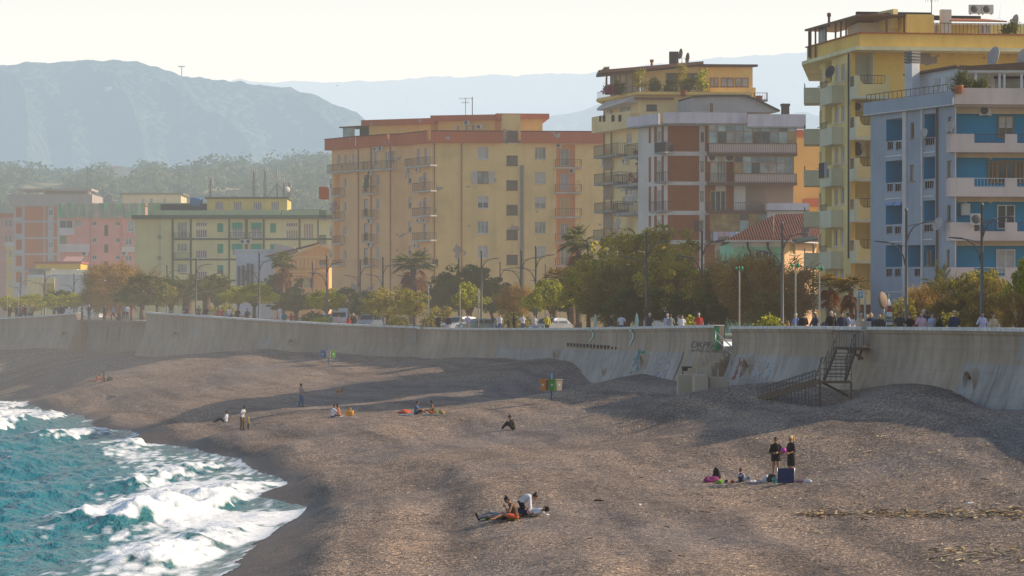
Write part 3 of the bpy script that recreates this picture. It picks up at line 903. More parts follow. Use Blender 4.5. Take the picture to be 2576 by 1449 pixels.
 def rail(s,mb,u0,u1,z0,z1,n,step=.16,th=.022,m=0):
  step,th=max(step,.2)*1.15,th*.62
  s.box(mb,u0,u1,z1-.045,z1,n-.025,n+.025,m);s.box(mb,u0,u1,z0+.03,z0+.06,n-.02,n+.02,m)
  k=max(2,int((u1-u0)/step))
  for i in range(k+1):
   u=u0+(u1-u0)*i/k
   s.box(mb,u-th,u+th,z0+.06,z1-.045,n-th,n+th,m)
 def rail_n(s,mb,u,n0,n1,z0,z1,step=.16,th=.022,m=0):
  step,th=max(step,.2)*1.15,th*.62
  s.box(mb,u-.025,u+.025,z1-.045,z1,n0,n1,m)
  k=max(1,int((n1-n0)/step))
  for i in range(k+1):
   n=n0+(n1-n0)*i/k
   s.box(mb,u-th,u+th,z0,z1-.045,n-th,n+th,m)
 def bal(s,r,proj=1.1,style='r',slab=SLABW,rail=IRON,th=.18,step=.16,fill=None,n=0):
  """Balcony: slab part with a railing or parapet sub-part. r is the front of it on the outer plane."""
  u0,u1,z0,z1=r
  sb=MB();s.box(sb,u0,u1,z0,z0+th,n+.004,n+proj)
  bo=s.b.part('balcony',sb,slab)
  rb=MB()
  if style=='r':
   s.rail(rb,u0+.03,u1-.03,z0+th,z1,n+proj-.05,step)
   s.rail_n(rb,u0+.03,n+.05,n+proj-.08,z0+th,z1,step);s.rail_n(rb,u1-.03,n+.05,n+proj-.08,z0+th,z1,step)
   s.b.part('railing',rb,rail,bo)
  else:
   s.box(rb,u0,u1,z0+th+.003,z1,n+proj-.12,n+proj)
   s.box(rb,u0,u0+.12,z0+th+.003,z1,n+.01,n+proj-.123);s.box(rb,u1-.12,u1,z0+th+.003,z1,n+.01,n+proj-.123)
   s.b.part('parapet',rb,fill or slab,bo)
  return bo
 def ac(s,px,py,n=.02,w=.85,h=.6,dark=False):
  w,h=w*.88,h*.9
  u,z=s.uz(px,py,n)
  mb=MB();s.box(mb,u-w/2,u+w/2,z-h/2,z+h/2,n+.05,n+.38)
  s.box(mb,u-w*.4,u-w*.34,z-h/2-.08,z-h/2-.004,n,n+.38);s.box(mb,u+w*.34,u+w*.4,z-h/2-.08,z-h/2-.004,n,n+.38)
  o=s.b.part('air_conditioner',mb,ACW)
  f=MB();c=s.w(u-w*.1,z,n+.385);f.lathe(c,((h*.42,0),(h*.38,.02),(h*.1,.025)),14,0,s.n)
  s.b.part('fan',f,FANG,o)
 def done(s,mat,name='wall',back=None,thick=True):
  """Cut the holes and build the wall."""
  us=sorted({0,s.L}|{h[0]for h in s.holes}|{h[1]for h in s.holes})
  zs=sorted({s.z0,s.z1}|{min(max(h[2],s.z0),s.z1)for h in s.holes}|{min(max(h[3],s.z0),s.z1)for h in s.holes})
  mb=MB()
  # merge cells row by row to keep the mesh small
  for z0,z1 in zip(zs,zs[1:]):
   if z1-z0<1e-4:continue
   zm=(z0+z1)/2;run=None
   for u0,u1 in zip(us,us[1:]):
    if u1-u0<1e-4:continue
    um=(u0+u1)/2
    solid=not any(h[0]<um<h[1]and h[2]<zm<h[3]for h in s.holes)
    if solid:
     if run is None:run=[u0,u1]
     else:run[1]=u1
    if not solid and run:mb.quad(s.w(run[0],z0),s.w(run[1],z0),s.w(run[1],z1),s.w(run[0],z1));run=None
   if run:mb.quad(s.w(run[0],z0),s.w(run[1],z0),s.w(run[1],z1),s.w(run[0],z1))
  mats=[mat];bk={}
  for u0,u1,z0,z1,d,back_m in s.holes:
   z0,z1=max(z0,s.z0),min(z1,s.z1)
   if z1-z0<.02:continue
   a,b,c,e=s.w(u0,z0),s.w(u1,z0),s.w(u1,z1),s.w(u0,z1)
   a2,b2,c2,e2=s.w(u0,z0,-d),s.w(u1,z0,-d),s.w(u1,z1,-d),s.w(u0,z1,-d)
   m=0
   if back_m is not None:
    if back_m not in mats:mats.append(back_m)
    m=mats.index(back_m)
   mb.quad(a,a2,e2,e,m);mb.quad(b2,b,c,c2,m);mb.quad(a,b,b2,a2,0);mb.quad(e2,c2,c,e,0)
   mb.quad(a2,b2,c2,e2,m)
  return s.b.part(name,mb,mats)
def walls(b,mat,pts,z0,z1,name='wall',xy=False):
 """Closed extra block from plan points, with a flat roof."""
 poly=[p if xy else((p[0]-CX)/F*p[1],p[1])for p in pts]
 mb=MB();mb.prism([(p[0],p[1])for p in poly],z0,z1)
 return b.part(name,mb,mat)
def xy(px,d):return((px-CX)/F*d,d)
def dish(b,c,r=.45,aim=(-.8,-.5,.35),m=None,mast=.6):
 mb=MB();c=Vector(c);ax=Vector(aim).normalized()
 mb.lathe(c,((.02,-.16*r),(r*.5,-.10*r),(r*.85,.06*r),(r,.2*r),(r*.97,.23*r),(r*.5,-.03*r),(.02,-.1*r)),18,0,ax)
 mb.bar(c+Vector((0,0,-r*.9)),c+ax*r*.95,.03)
 mb.tube((c-ax*.1*r,c-ax*.1*r-Vector((0,0,mast))),.035,6)
 return b.part('satellite_dish',mb,m or DISHM)
def antenna(b,c,h=3.0,n=6,m=None):
 c=Vector(c);mb=MB();mb.tube((c,c+Vector((0,0,h))),.035,5)
 for k,(z,w)in enumerate(((h*.95,1.3),(h*.72,.8))):
  p=c+Vector((0,0,z));mb.bar(p-Vector((w*.6,0,0)),p+Vector((w*.6,0,0)),.03)
  for i in range(n):
   q=p+Vector((-w*.6+w*1.2*i/(n-1),0,0));mb.bar(q-Vector((0,0,.18)),q+Vector((0,0,.18)),.02)
 return b.part('aerial',mb,m or IRON)
def blue_building():
 c=crop(2940,0,2.787);d=crop(2940,500,2.787)
 b=Bld('apartment_building','blue and grey apartment block with pale balcony parapets','building',(40,200,7))
 grey=plaster('grey_blue_render',(.27,.30,.35),.25)
 blue=plaster('bright_blue_render',(.045,.195,.32),.15,streak=.1)
 beige=plaster('pinkish_render',(.50,.42,.39),.25)
 zt=ZC+(796-263)/F*196
 L=Fac(b,(2190,206),(2402,196),zt)
 Fr=Fac(b,(2402,196),(2960,197.5),zt)
 def R(f,cc,*a,n=0):
  x0,y0=cc(a[0],a[1]);x1,y1=cc(a[2],a[3])
  return f.rect(x0,y0,x1,y1,n)
  # left face: loggias, small windows, grilles
 for(x0,x1,ys,cc)in((1068,1243,((1240,1470),),c),(1063,1240,((285,512),(722,950),(1168,1395)),d)):
  for y0,y1 in ys:L.hole(R(L,cc,x0,y0,x1,y1),1.4,blue)
 for(x0,x1,ys,cc)in((1466,1584,((1188,1440),),c),(1458,1580,((245,475),(700,932),(1168,1395)),d)):
  for y0,y1 in ys:L.hole(R(L,cc,x0,y0,x1,y1),1.4,blue)
 L.hole(R(L,d,1290,1168,1436,1395),1.4,blue)
 # loggia parapets with grilles
 for cc,y0,y1,xs in((d,80,178,((1082,1140),(1170,1226))),(d,520,612,((1078,1136),(1162,1222))),(d,965,1055,((1072,1132),(1158,1220))),(d,1408,1500,((1070,1130),(1158,1218),(1365,1420))),
(d,40,130,((1478,1570),)),(d,490,584,((1472,1562),)),(d,945,1035,((1466,1560),))):
  for x0,x1 in xs:
   r=R(L,cc,x0,y0,x1,y1)
   L.hole(r,.3,BLACKP)
   g=MB();L.rail(g,r[0],r[1],r[2],r[3],-.05,.13,.014);b.part('railing',g,WHITE)
 for cc,x0,y0,x1,y1,k in((c,1322,1280,1360,1445,'g'),(c,1428,1270,1450,1440,'g'),(c,1712,1218,1756,1392,'G'),(d,1316,330,1358,498,'G'),(d,1424,320,1442,494,'G'),(d,1706,285,1752,462,'G'),
(d,1424,770,1442,935,'s'),(d,1706,750,1740,915,'g'),(d,1490,1220,1522,1380,'g'),(d,1700,1215,1732,1400,'G')):
  L.win(R(L,cc,x0,y0,x1,y1),k,WOODF,cols=1)
  # doors at the back of the loggias
 for cc,x0,y0,x1,y1 in((c,1180,1300,1240,1465),(d,1105,358,1236,508),(d,1090,760,1232,946),(d,1168,1236,1226,1390),(d,1510,315,1576,470)):
  L.win(R(L,cc,x0,y0,x1,y1,n=-1.38),'h',WOODF,cut=False,name='door',n=-1.38)
 pc=MB()
 for cc,x0,x1 in((d,1244,1290),(d,1436,1460)):
  u0,_=L.uz(cc(x0,300)[0],500);u1,_=L.uz(cc(x1,300)[0],500)
  L.box(pc,u0+.08,u1-.04,7,zt-.01,.003,.12)
 b.part('pilaster',pc,plaster('pale_grey_render',(.45,.44,.44),.3))
 dp=MB();u,_=L.uz(d(1612,300)[0],500);dp.tube((L.w(u,7,.12),L.w(u,zt-.1,.12)),.07,8);b.part('downpipe',dp,BROWNF)
 wl=MB()
 for cc,x0,x1,y in((d,1062,1240,246),(d,1458,1582,205),(d,1060,1236,688),(d,1455,1574,662),(d,1058,1236,1138),(d,1450,1560,1112),(d,1055,1440,1660)):
  u0,z=L.uz(*cc(x0,y));u1,_=L.uz(*cc(x1,y));L.box(wl,u0,u1,z-.04,z+.04,.003,.06)
 b.part('drip_edge',wl,WHITE)
 aw=MB()
 for x0,x1 in((1072,1160),(1166,1236)):
  r=R(L,d,x0,720,x1,755);aw.hexa([L.w(r[0],r[2],.25),L.w(r[1],r[2],.25),L.w(r[1],r[2]+.02,.1),L.w(r[0],r[2]+.02,.1),L.w(r[0],r[3],.1),L.w(r[1],r[3],.1),L.w(r[1],r[3],.0),L.w(r[0],r[3],.0)])
 b.part('awning',aw,plain('blue_awning',(.22,.30,.55),.8))
 # front: recessed blue loggias between beige parapets
 Ue=Fr.L-.3
 for cc,y0,y1 in((c,1110,1400),(d,178,468),(d,642,932),(d,1106,1402)):
  _,za=Fr.uz(*cc(1800,y0));_,zb=Fr.uz(*cc(1800,y1))
  Fr.hole((.10,Ue,zb-.9,za),1.5,blue)
  sf=MB();Fr.box(sf,.12,Ue-.02,za-.42,za-.004,-1.45,-1.2);b.part('soffit_band',sf,plaster('cream_soffit',(.48,.40,.30)))
 ph=[(c,1400,1575),(d,465,645),(d,930,1106),(d,1400,1580)]
 for cc,y0,y1 in ph:
  _,z1=Fr.uz(*cc(1850,y0));_,z0=Fr.uz(*cc(1850,y1))
  pb=MB()
  uA=Fr.uz(cc(1982,0)[0],400)[0];uB=Fr.uz(cc(2304,0)[0],400)[0];uC=Fr.uz(cc(2430,0)[0],400)[0];uD=Fr.uz(cc(2700,0)[0],400)[0]
  zm=z0+(z1-z0)*.47
  Fr.box(pb,-.35,Ue,z0,zm,.004,.18)
  Fr.box(pb,-.35,uA,zm,z1,.004,.18);Fr.box(pb,uB,uC,zm,z1,.004,.18);Fr.box(pb,uD,Ue,zm,z1,.004,.18)
  Fr.box(pb,-.35,-.2,z0,z1,-1.0,.003)
  po=b.part('parapet',pb,beige)
  rb=MB();Fr.rail(rb,uA,uB,zm,z1,.09,.13,.016);Fr.rail(rb,uC,uD,zm,z1,.09,.13,.016)
  b.part('railing',rb,IRON if cc is c or y0==930 else WHITE,po)
  sl=MB();Fr.box(sl,-.35,Ue,z0-.1,z0-.003,-1.45,.18);b.part('balcony',sl,beige)
  # loggia doors
 for cc,x0,y0,x1,y1,k,fr in((c,2236,1213,2395,1440,'h',WOODF),(d,2130,290,2225,520,'g',WOODF),(d,2228,285,2420,520,'g',WOODF),(d,2422,285,2500,520,'g',WOODF),(d,2225,748,2412,1000,'g',WHITE),(d,2215,1210,2415,1460,'s',WHITE)):
  Fr.win(R(Fr,cc,x0,y0,x1,y1,n=-1.48),k,fr,cut=False,name='door',n=-1.48)
 Fr.ac(*c(2092,1157),n=-1.45,w=1.0,h=.75)
 Fr.ac(*d(2005,898),n=.2,w=.95,h=.85)
 Fr.ac(*d(2003,985),n=-1.3,w=.9,h=.7)
 bo=MB();r=R(Fr,d,1842,735,1934,858,n=-1.45);Fr.box(bo,*r,-1.45,-1.1);u,z=Fr.uz(*d(1870,712),n=-1.2);bo.tube((Fr.w(u+.25,z-.3,-1.25),Fr.w(u+.2,z,-1.25),Fr.w(u-.45,z,-1.25)),.08,8)
 b.part('boiler',bo,ACW)
 lt=MB()
 for cc,x,y in((d,2150,248),(d,2150,705),(c,2160,1165)):
  u,z=Fr.uz(*cc(x,y),n=-1.45);lt.ball(Fr.w(u,z,-1.4),.2,10,6)
 b.part('wall_lamp',lt,plain('lamp_cream',(.5,.45,.35)))
 dish(b,L.w(L.uz(*c(1795,1325))[0],L.uz(*c(1795,1325))[1],.4),.42)
 dish(b,L.w(L.uz(*c(1530,1405))[0],L.uz(*c(1530,1405))[1],.5),.42)
 dish(b,L.w(L.uz(*d(1705,950))[0],L.uz(*d(1705,950))[1],.7),.5)
 L.done(grey);Fr.done(beige)
 # rest of the block, top parapet, terrace
 P4=[xy(2190,206),xy(2402,196),xy(2960,197.5)]
 back=[(P4[2][0]+1,210),(P4[0][0]+3.2,210)]
 mb=MB();e=[(p[0],p[1])for p in P4]+back
 for i in(2,3,4):
  a,q=e[i],e[(i+1)%5];mb.quad((a[0],a[1],6.8),(q[0],q[1],6.8),(q[0],q[1],zt),(a[0],a[1],zt))
 b.part('wall',mb,grey)
 rf=MB();rf.prism([(P4[0][0]-.1,P4[0][1]+.2),(P4[1][0]-.25,P4[1][1]-.4),(P4[2][0],P4[2][1]-.4)]+back,zt+.002,zt+.25);b.part('roof',rf,ROOFG)
 zp=ZC+(796-222)/F*196
 pl=MB();L.box(pl,-.3,L.L+.35,zt+.0,zp-.25,.25,.42);b.part('parapet',pl,grey)
 pf=MB();Fr.box(pf,-.1,Fr.L,zt+.0,zp,.25,.42);b.part('parapet',pf,beige)
 wh=MB();L.box(wh,-.3,L.L+.3,zt-.06,zt-.003,.2,.45);b.part('drip_edge',wh,WHITE)
 rb=MB();L.rail(rb,.0,L.L-.4,zp-.25,zp+.32,.33,.5,.03);b.part('railing',rb,IRON)
 # roof flat
 cw=plaster('roof_flat_white',(.46,.47,.50),.2)
 f=Fac(b,c(1318,900)[:1]+(207,),c(1850,800)[:1]+(202,),0)
 _,z1=f.uz(*c(1320,795));z1b=f.uz(*c(1840,705))[1]
 mb=MB();A0,A1=f.w(0,zt,0),f.w(f.L,zt,0);bk=-f.n*4
 mb.hexa([A0,A1,A1+bk,A0+bk,A0+Vector((0,0,z1-zt)),A1+Vector((0,0,z1b-zt)),A1+bk+Vector((0,0,z1b-zt)),A0+bk+Vector((0,0,z1-zt))])
 b.part('penthouse',mb,cw)
 mb=MB();o=Vector((0,0,.02));a,e_=A0+Vector((0,0,z1-zt))+f.n*.4-f.t*.3,A1+Vector((0,0,z1b-zt))+f.n*.4
 mb.hexa([a+o,e_+o,e_+bk+o,a+bk+o]+[q+Vector((0,0,.16))for q in(a,e_,e_+bk,a+bk)]);b.part('penthouse_roof',mb,BROWNF)
 for x0,y0,x1,y1 in((1340,850,1390,990),(1575,810,1630,930),(1690,790,1745,905)):
  f.win(f.rect(*c(x0,y0),*c(x1,y1)),'s',WHITE,cut=False,cols=1)
 ch=MB();p=f.uz(*c(1437,960));q=f.uz(*c(1437,672));f.box(ch,p[0]-.42,p[0]+.42,zt,q[1],.5,1.2)
 for k in range(4):f.box(ch,p[0]-.46,p[0]+.46,q[1]+.05+k*.22,q[1]+.2+k*.22,.46,1.24,1)
 f.box(ch,p[0]-.3,p[0]+.3,q[1],q[1]+.8,.6,1.1,1)
 b.part('chimney',ch,[cw,plain('chimney_cap',(.2,.2,.2))])
 # pergola veranda on the right
 g=Fac(b,c(1850,700)[:1]+(201,),c(3000,700)[:1]+(201,),0)
 zl=g.uz(*c(2000,735))[1];zh=g.uz(*c(2508,665))[1]
 mb=MB();ua,ub,uc=0,g.uz(*c(2140,700))[0],g.L
 g.box(mb,ua,uc,zl-.18,zl,-3,.3);b.part('veranda_beam',mb,WHITE)
 mb=MB();zs=(zl+.02,zl+.35,zh+.3)
 mb.hexa([g.w(0,zl+.02,.4),g.w(uc,zl+.02,.4),g.w(uc,zl+.02,-4),g.w(0,zl+.02,-4),g.w(0,zl+.25,.4),g.w(uc,zh+.3,.4),g.w(uc,zh+.5,-4),g.w(0,zl+.25,-4)])
 b.part('veranda_roof',mb,BROWNF)
 for x in(2002,2250,2300,2480,2620,2800):
  u=g.uz(*c(x,800))[0];mb=MB();g.box(mb,u-.08,u+.08,zt,zl-.19,0,.16);b.part('veranda_post',mb,WHITE)
 mb=MB();g.box(mb,.1,uc,zt,zt+1.6,-2.6,-2.5);g.box(mb,.1,uc,zt+2.4,zl-.2,-2.6,-2.5,1);b.part('veranda_wall',mb,[plaster('yellow_veranda',(.55,.42,.12)),BLACKP])
 gl=MB();gl.quad(g.w(.1,zt+1.6,-2.55),g.w(uc,zt+1.6,-2.55),g.w(uc,zt+2.4,-2.55),g.w(.1,zt+2.4,-2.55));b.part('veranda_window',gl,GLASSL)
 for x,y,r in((2205,595,.75),(2500,600,.6)):
  p=g.uz(*c(x,y),n=-1);dish(b,g.w(p[0],p[1],-1),r,(-.9,-.35,.25))
 p=g.uz(*c(1785,930));mb=MB();mb.lathe(Fr.w(.1,zp-.4,.62),((.25,0),(.36,.5),(.38,.55)),10);b.part('flower_pot',mb,TERRA)
 return b,g,zt,zp
def yellow_building():
 c=crop(2940,0,2.787);d=crop(2940,500,2.787)
 b=Bld('apartment_building','tall yellow apartment tower with mint sided corner balconies','building',(33,222,7))
 yel=plaster('yellow_render',(.57,.455,.24),.3,streak=.35)
 yelf=plaster('deep_yellow_render',(.62,.42,.16),.3,(.36,.30,.28),.70)
 mint=plaster('mint_render',(.48,.46,.355),.3)
 cream=plaster('cream_eaves',(.62,.55,.36),.35,streak=.6)
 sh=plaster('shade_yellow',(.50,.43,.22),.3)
 zt=ZC+(796-c(0,545)[1])/F*214.5
 L=Fac(b,(2062,224),(2140,214.5),zt)
 xe=c(930,0)[0]
 Fr=Fac(b,(2140,214.5),(2720,217),zt)
 S=Fac(b,(2062+6,240),(2062,224),zt)
 fl=[430*k for k in range(7)]
 def R(f,x0,y0,x1,y1,n=0):return f.rect(*c(x0,y0),*c(x1,y1),n)
 kinds=['s','s','G','G','g','s','s']
 for k,o in enumerate(fl):
  L.win(R(L,360-k*3,727+o,400-k*3,895+o),'s' if k<2 else 'G',WHITE,shut=LILAC,cols=2)
  L.win(R(L,534-k*3,688+o-k*3,574-k*3,858+o),kinds[k],WHITE,shut=LILAC)
  L.win(R(L,601-k*3,672+o-k*3,640-k*3,845+o),kinds[(k+1)%7],WHITE,shut=LILAC)
  # recess behind the small balcony
  L.hole(R(L,430,640+o,500,870+o),1.0,sh)
  # small balcony: mint front, dark grille end
  r=R(L,378-k*2,905+o,500-k*2,1092+o,.9)
  L.bal((r[0],r[1],r[2],r[3]-.05),.9,'p',mint,fill=mint)
  q=MB();L.rail(q,r[0],r[0]+(r[1]-r[0])*.55,r[3]-.05,r[3]+.45,.85,.12,.02);b.part('railing',q,IRON)
  # corner loggia
  ru=Fr.uz(xe,400)[0]
  za=Fr.uz(*c(800,555+o))[1];zb=Fr.uz(*c(800,860+o))[1]-.9
  if k==0:za=zt-.02
  else:za=Fr.uz(*c(800,1035+o-430))[1]
  Fr.hole((.35,ru,zb,za),1.6,sh if k else plaster('pale_loggia',(.5,.49,.42)))
  # large corner balcony
  rr=R(Fr,745,790+o,1105 if k<2 else 1100,1030+o,1.6)
  z0,z1=rr[2],rr[3]
  sb=MB();Fr.box(sb,rr[0],rr[1],z0,z0+.2,.004,1.6);bo=b.part('balcony',sb,mint)
  pb=MB()
  zm=z0+(z1-z0)*.62
  uA=rr[0]+(rr[1]-rr[0])*.17;uB=rr[0]+(rr[1]-rr[0])*.86
  z2=z0+.203
  Fr.box(pb,rr[0],rr[1],z2,zm,1.45,1.6);Fr.box(pb,rr[0],uA-.12,zm,z1,1.45,1.6);Fr.box(pb,uB+.12,rr[1],zm,z1,1.45,1.6)
  for uu,sg in((uA,1),(uB,-1)):
   pts=[Fr.w(uu-sg*.12,z1,0)]+[Fr.w(uu-sg*.12+sg*.4*(1-math.cos(t)),z1-(z1-zm)*math.sin(t),0)for t in(.5,1.0,1.57)]+[Fr.w(uu-sg*.12,zm,0)]
   n1,n0=Fr.n*1.598,Fr.n*1.452
   pb.add([p+n1 for p in pts]+[p+n0 for p in pts],((0,1,2,3,4)if sg<0 else(4,3,2,1,0),(5,6,7,8,9)))
  b.part('parapet',pb,yel,bo)
  pm=MB();Fr.box(pm,rr[0]-.02,rr[0]+.13,z0+.1,z0+(z1-z0)*.55,.004,1.62);Fr.box(pm,rr[0]-.02,rr[0]+.13,z0+(z1-z0)*.55,z1,1.3,1.62);b.part('parapet',pm,mint,bo)
  rb=MB();Fr.rail(rb,uA,uB,zm+.03,z1+.05,1.5,.14,.018);Fr.rail_n(rb,rr[0]+.05,.1,1.3,z0+(z1-z0)*.55,z1,.12,.03);b.part('railing',rb,IRON,bo)
  # side balcony on the seaward face
  sd=R(S,190,895+o,333,1130+o)
  zs0,zs1=L.uz(*c(335,1085+o))[1],L.uz(*c(335,925+o))[1]
  S.bal((S.L-3.2,S.L-.15,zs0,zs1),1.25,'p',mint,fill=mint)
  q=MB();S.rail(q,S.L-3.2,S.L-.2,zs1,zs1+.35,1.2,.2);b.part('railing',q,IRON)
  # doors
  Fr.win(Fr.rect(*c(873,640+o),*c(913,870+o),-1.57),'s',BROWNF,cut=False,name='door',n=-1.57,shut=BROWNF if k==0 else LILAC,cols=1)
 for x,y,f in((765,1118,Fr),(765,1530,Fr),(775,1590,Fr),(488,690,L)):
  f.ac(*c(x,y),n=-1.5 if f is Fr else-.9,w=1.15,h=.8)
  # ground floor shop front
 for x0,x1 in((2150,2190),(2205,2260)):pass
 L.done(yel);Fr.done(yelf);S.done(yel)
 dk=MB();Fr.box(dk,.3,6.5,6.85,ZC+(796-768)/F*214,.01,.06);b.part('shopfront',dk,plain('maroon_shop',(.10,.04,.04)))
 lb=MB();u0,z1=Fr.uz(2172,778,.05);Fr.box(lb,u0+1.2,u0+8,7,z1,.07,.12);b.part('lower_wall',lb,plaster('mustard_base',(.40,.33,.12)))
 # back
 A,C_,D_=xy(2068,240),xy(2720,217),(xy(2720,217)[0],240)
 mb=MB();mb.quad((C_[0],C_[1],6.8),(D_[0],D_[1],6.8),(D_[0],D_[1],zt),(C_[0],C_[1],zt));mb.quad((D_[0],D_[1],6.8),(A[0],A[1],6.8),(A[0],A[1],zt),(D_[0],D_[1],zt));b.part('wall',mb,yel)
 # eaves slab and roof parapet
 z_s1=ZC+(796-c(0,487)[1])/F*213
 base=[xy(2017,225.5),xy(2154,212.6),xy(2725,214.8),(D_[0]+.8,241),(A[0]-1.0,241)]
 mb=MB();mb.prism(base,zt+.002,z_s1);b.part('eaves_slab',mb,cream)
 zp=ZC+(796-c(0,352)[1])/F*213.6
 par=MB()
 ins=[xy(2030,225),xy(2163,213.4),xy(2718,215.6)]
 for a,q,zz in((ins[0],ins[1],zp),(ins[1],ins[2],zp)):
  par.hexa([(a[0],a[1],z_s1+.002),(q[0],q[1],z_s1+.002),(q[0]+.2,q[1]+.35,z_s1+.002),(a[0]+.25,a[1]+.3,z_s1+.002),(a[0],a[1],zz),(q[0],q[1],zz),(q[0]+.2,q[1]+.35,zz),(a[0]+.25,a[1]+.3,zz)])
 b.part('parapet',par,yelf)
 cp=MB();cp.bar((ins[0][0],ins[0][1],zp+.05),(ins[1][0],ins[1][1],zp+.05),.35,.08);cp.bar((ins[1][0],ins[1][1],zp+.06),(ins[2][0],ins[2][1],zp+.06),.35,.08);b.part('parapet_cap',cp,TERRA)
 # roof storey
 T=Fac(b,c(250,0)[:1]+(224.0,),c(800,0)[:1]+(216,),0);U=Fac(b,c(800,0)[:1]+(216,),(2720,218),0)
 zr=U.uz(*c(1240,165))[1]
 mb=MB();pl=U.uz(*c(1240,200))[0],U.uz(*c(1525,200))[0];U.box(mb,pl[0],pl[1],z_s1,zr,-2,1.2);b.part('roof_room',mb,yelf)
 mb=MB();U.box(mb,.4,U.L,z_s1,zr-.3,-6,-2.4);b.part('roof_room',mb,plaster('pale_roof_room',(.50,.44,.38)))
 mb=MB();U.box(mb,U.uz(*c(1640,0))[0],U.L,z_s1,zr-.5,-2.3,-1.6);b.part('roof_room',mb,sh)
 mb=MB()
 ztop=U.uz(*c(850,82))[1];U.box(mb,U.uz(*c(845,0))[0],U.uz(*c(1640,0))[0],zr+.02,ztop,-3.0,-2.6);U.box(mb,U.uz(*c(1650,0))[0],U.uz(*c(2165,0))[0],zr+.02,ztop-.2,-3.2,-2.8);b.part('roof_fascia',mb,BLACKP)
 mb=MB();q0,q1=T.uz(*c(392,190)),T.uz(*c(760,85))
 T.box(mb,q0[0],q1[0]+1.0,q0[1]-1.3,q0[1]+.15,-3.0,-2.6);b.part('roof_fascia',mb,yel)
 # veranda with posts and tiled lean-to
 z_l=T.uz(*c(290,320))[1]
 mb=MB()
 mb.hexa([T.w(0,z_l,.3),T.w(T.L,zr-.1,.3),T.w(T.L,zr-.1,-2.5),T.w(0,z_l,-2.5),T.w(0,z_l+.15,.3),T.w(T.L,zr+.05,.3),T.w(T.L,zr+.3,-2.5),T.w(0,z_l+.3,-2.5)])
 b.part('lean_to_roof',mb,BROWNF)
 mb=MB();U.box(mb,-.2,pl[0]+.2,zr-.12,zr,-2.5,1.0);b.part('lean_to_roof',mb,BROWNF)
 mb=MB();a0=U.uz(*c(1700,0))[0];e0=U.uz(*c(2300,0))[0];zl2=U.uz(*c(1900,225))[1];zl3=U.uz(*c(1900,165))[1]
 mb.hexa([U.w(a0,zl2-.1,.8),U.w(e0,zl2-.1,.8),U.w(e0-1,zl3-.1,-2),U.w(a0,zl3-.1,-2),U.w(a0,zl2,.8),U.w(e0,zl2,.8),U.w(e0-1,zl3,-2),U.w(a0,zl3,-2)]);b.part('tiled_roof',mb,TERRA)
 for x in(285,335,445,545,600,655):
  u,z=T.uz(*c(x,400));mb=MB();zt_=z_l+(zr-z_l)*max(0,u/T.L);T.box(mb,u-.06,u+.06,z_s1,zt_,0,.1);b.part('veranda_post',mb,BROWNF)
 for x in(1050,1235):
  u,_=U.uz(*c(x,300));mb=MB();U.box(mb,u-.07,u+.07,z_s1,zr-.13,.6,.7);b.part('veranda_post',mb,BROWNF)
 gl=MB();gl.quad(T.w(1.2,zp-.2,-.3),T.w(2.6,zp-.2,-.3),T.w(2.6,z_l+.3,-.3),T.w(1.2,z_l+.3,-.3));b.part('glass_screen',gl,GLASSB)
 rb=MB();u0=U.uz(*c(1525,0))[0];U.rail(rb,u0,U.L-3,zp+.1,zp+1.05,.9,.25,.025);b.part('railing',rb,IRON)
 mb=MB();u0,z=U.uz(*c(1668,110));U.box(mb,u0-.4,u0+.4,z_s1,z,.3,.8);b.part('chimney',mb,plaster('chimney_pale',(.52,.45,.38)))
 for x in(1987,2115):U.ac(*c(x,100),n=-3.2,w=1.05,h=.75)
 for x0,x1 in((1530,1600),(2040,2155)):U.win(U.rect(*c(x0,255),*c(x1,355),-1.55),'s',WHITE,cut=False,name='door',n=-1.55,shut=LILAC)
 antenna(b,U.w(U.uz(*c(1640,80))[0],ztop,-2.7),1.4)
 p=U.uz(*c(2425,225),n=.5);dish(b,U.w(p[0],p[1],.5),.55,(-.9,-.3,.2))
 mb=MB();p=T.uz(*c(483,200));mb.tube((T.w(p[0],z_l,.1),T.w(p[0],p[1]+.2,.1)),.1,8);mb.lathe(T.w(p[0],p[1]+.2,.1),((.16,0),(.16,.25),(.05,.3)),10);b.part('flue',mb,RUSTY)
 for f,x,y0,y1 in((L,690,560,2700),(T,275,330,600)):
  mb=MB();u0,z0=f.uz(*c(x,y1));u1,z1=f.uz(*c(x,y0));mb.tube((f.w(u1,max(z0,7),.12),f.w(u1,z1,.12)),.07,7);b.part('downpipe',mb,IRON)
  # hung washing on the third balcony
 mb=MB();f=L
 r=f.rect(*d(355,310),*d(405,465),1.1);f.box(mb,*r,1.0,1.04);r=f.rect(*d(410,300),*d(440,460),1.1);f.box(mb,*r,1.0,1.04,1);b.part('washing',mb,[plain('black_cloth',(.02,.02,.025)),plain('grey_cloth',(.25,.25,.28))])
 dish(b,L.w(L.L-1.3,L.uz(*c(655,755))[1],1.2),.5,(-.8,-.6,.3),IRON)
 return b
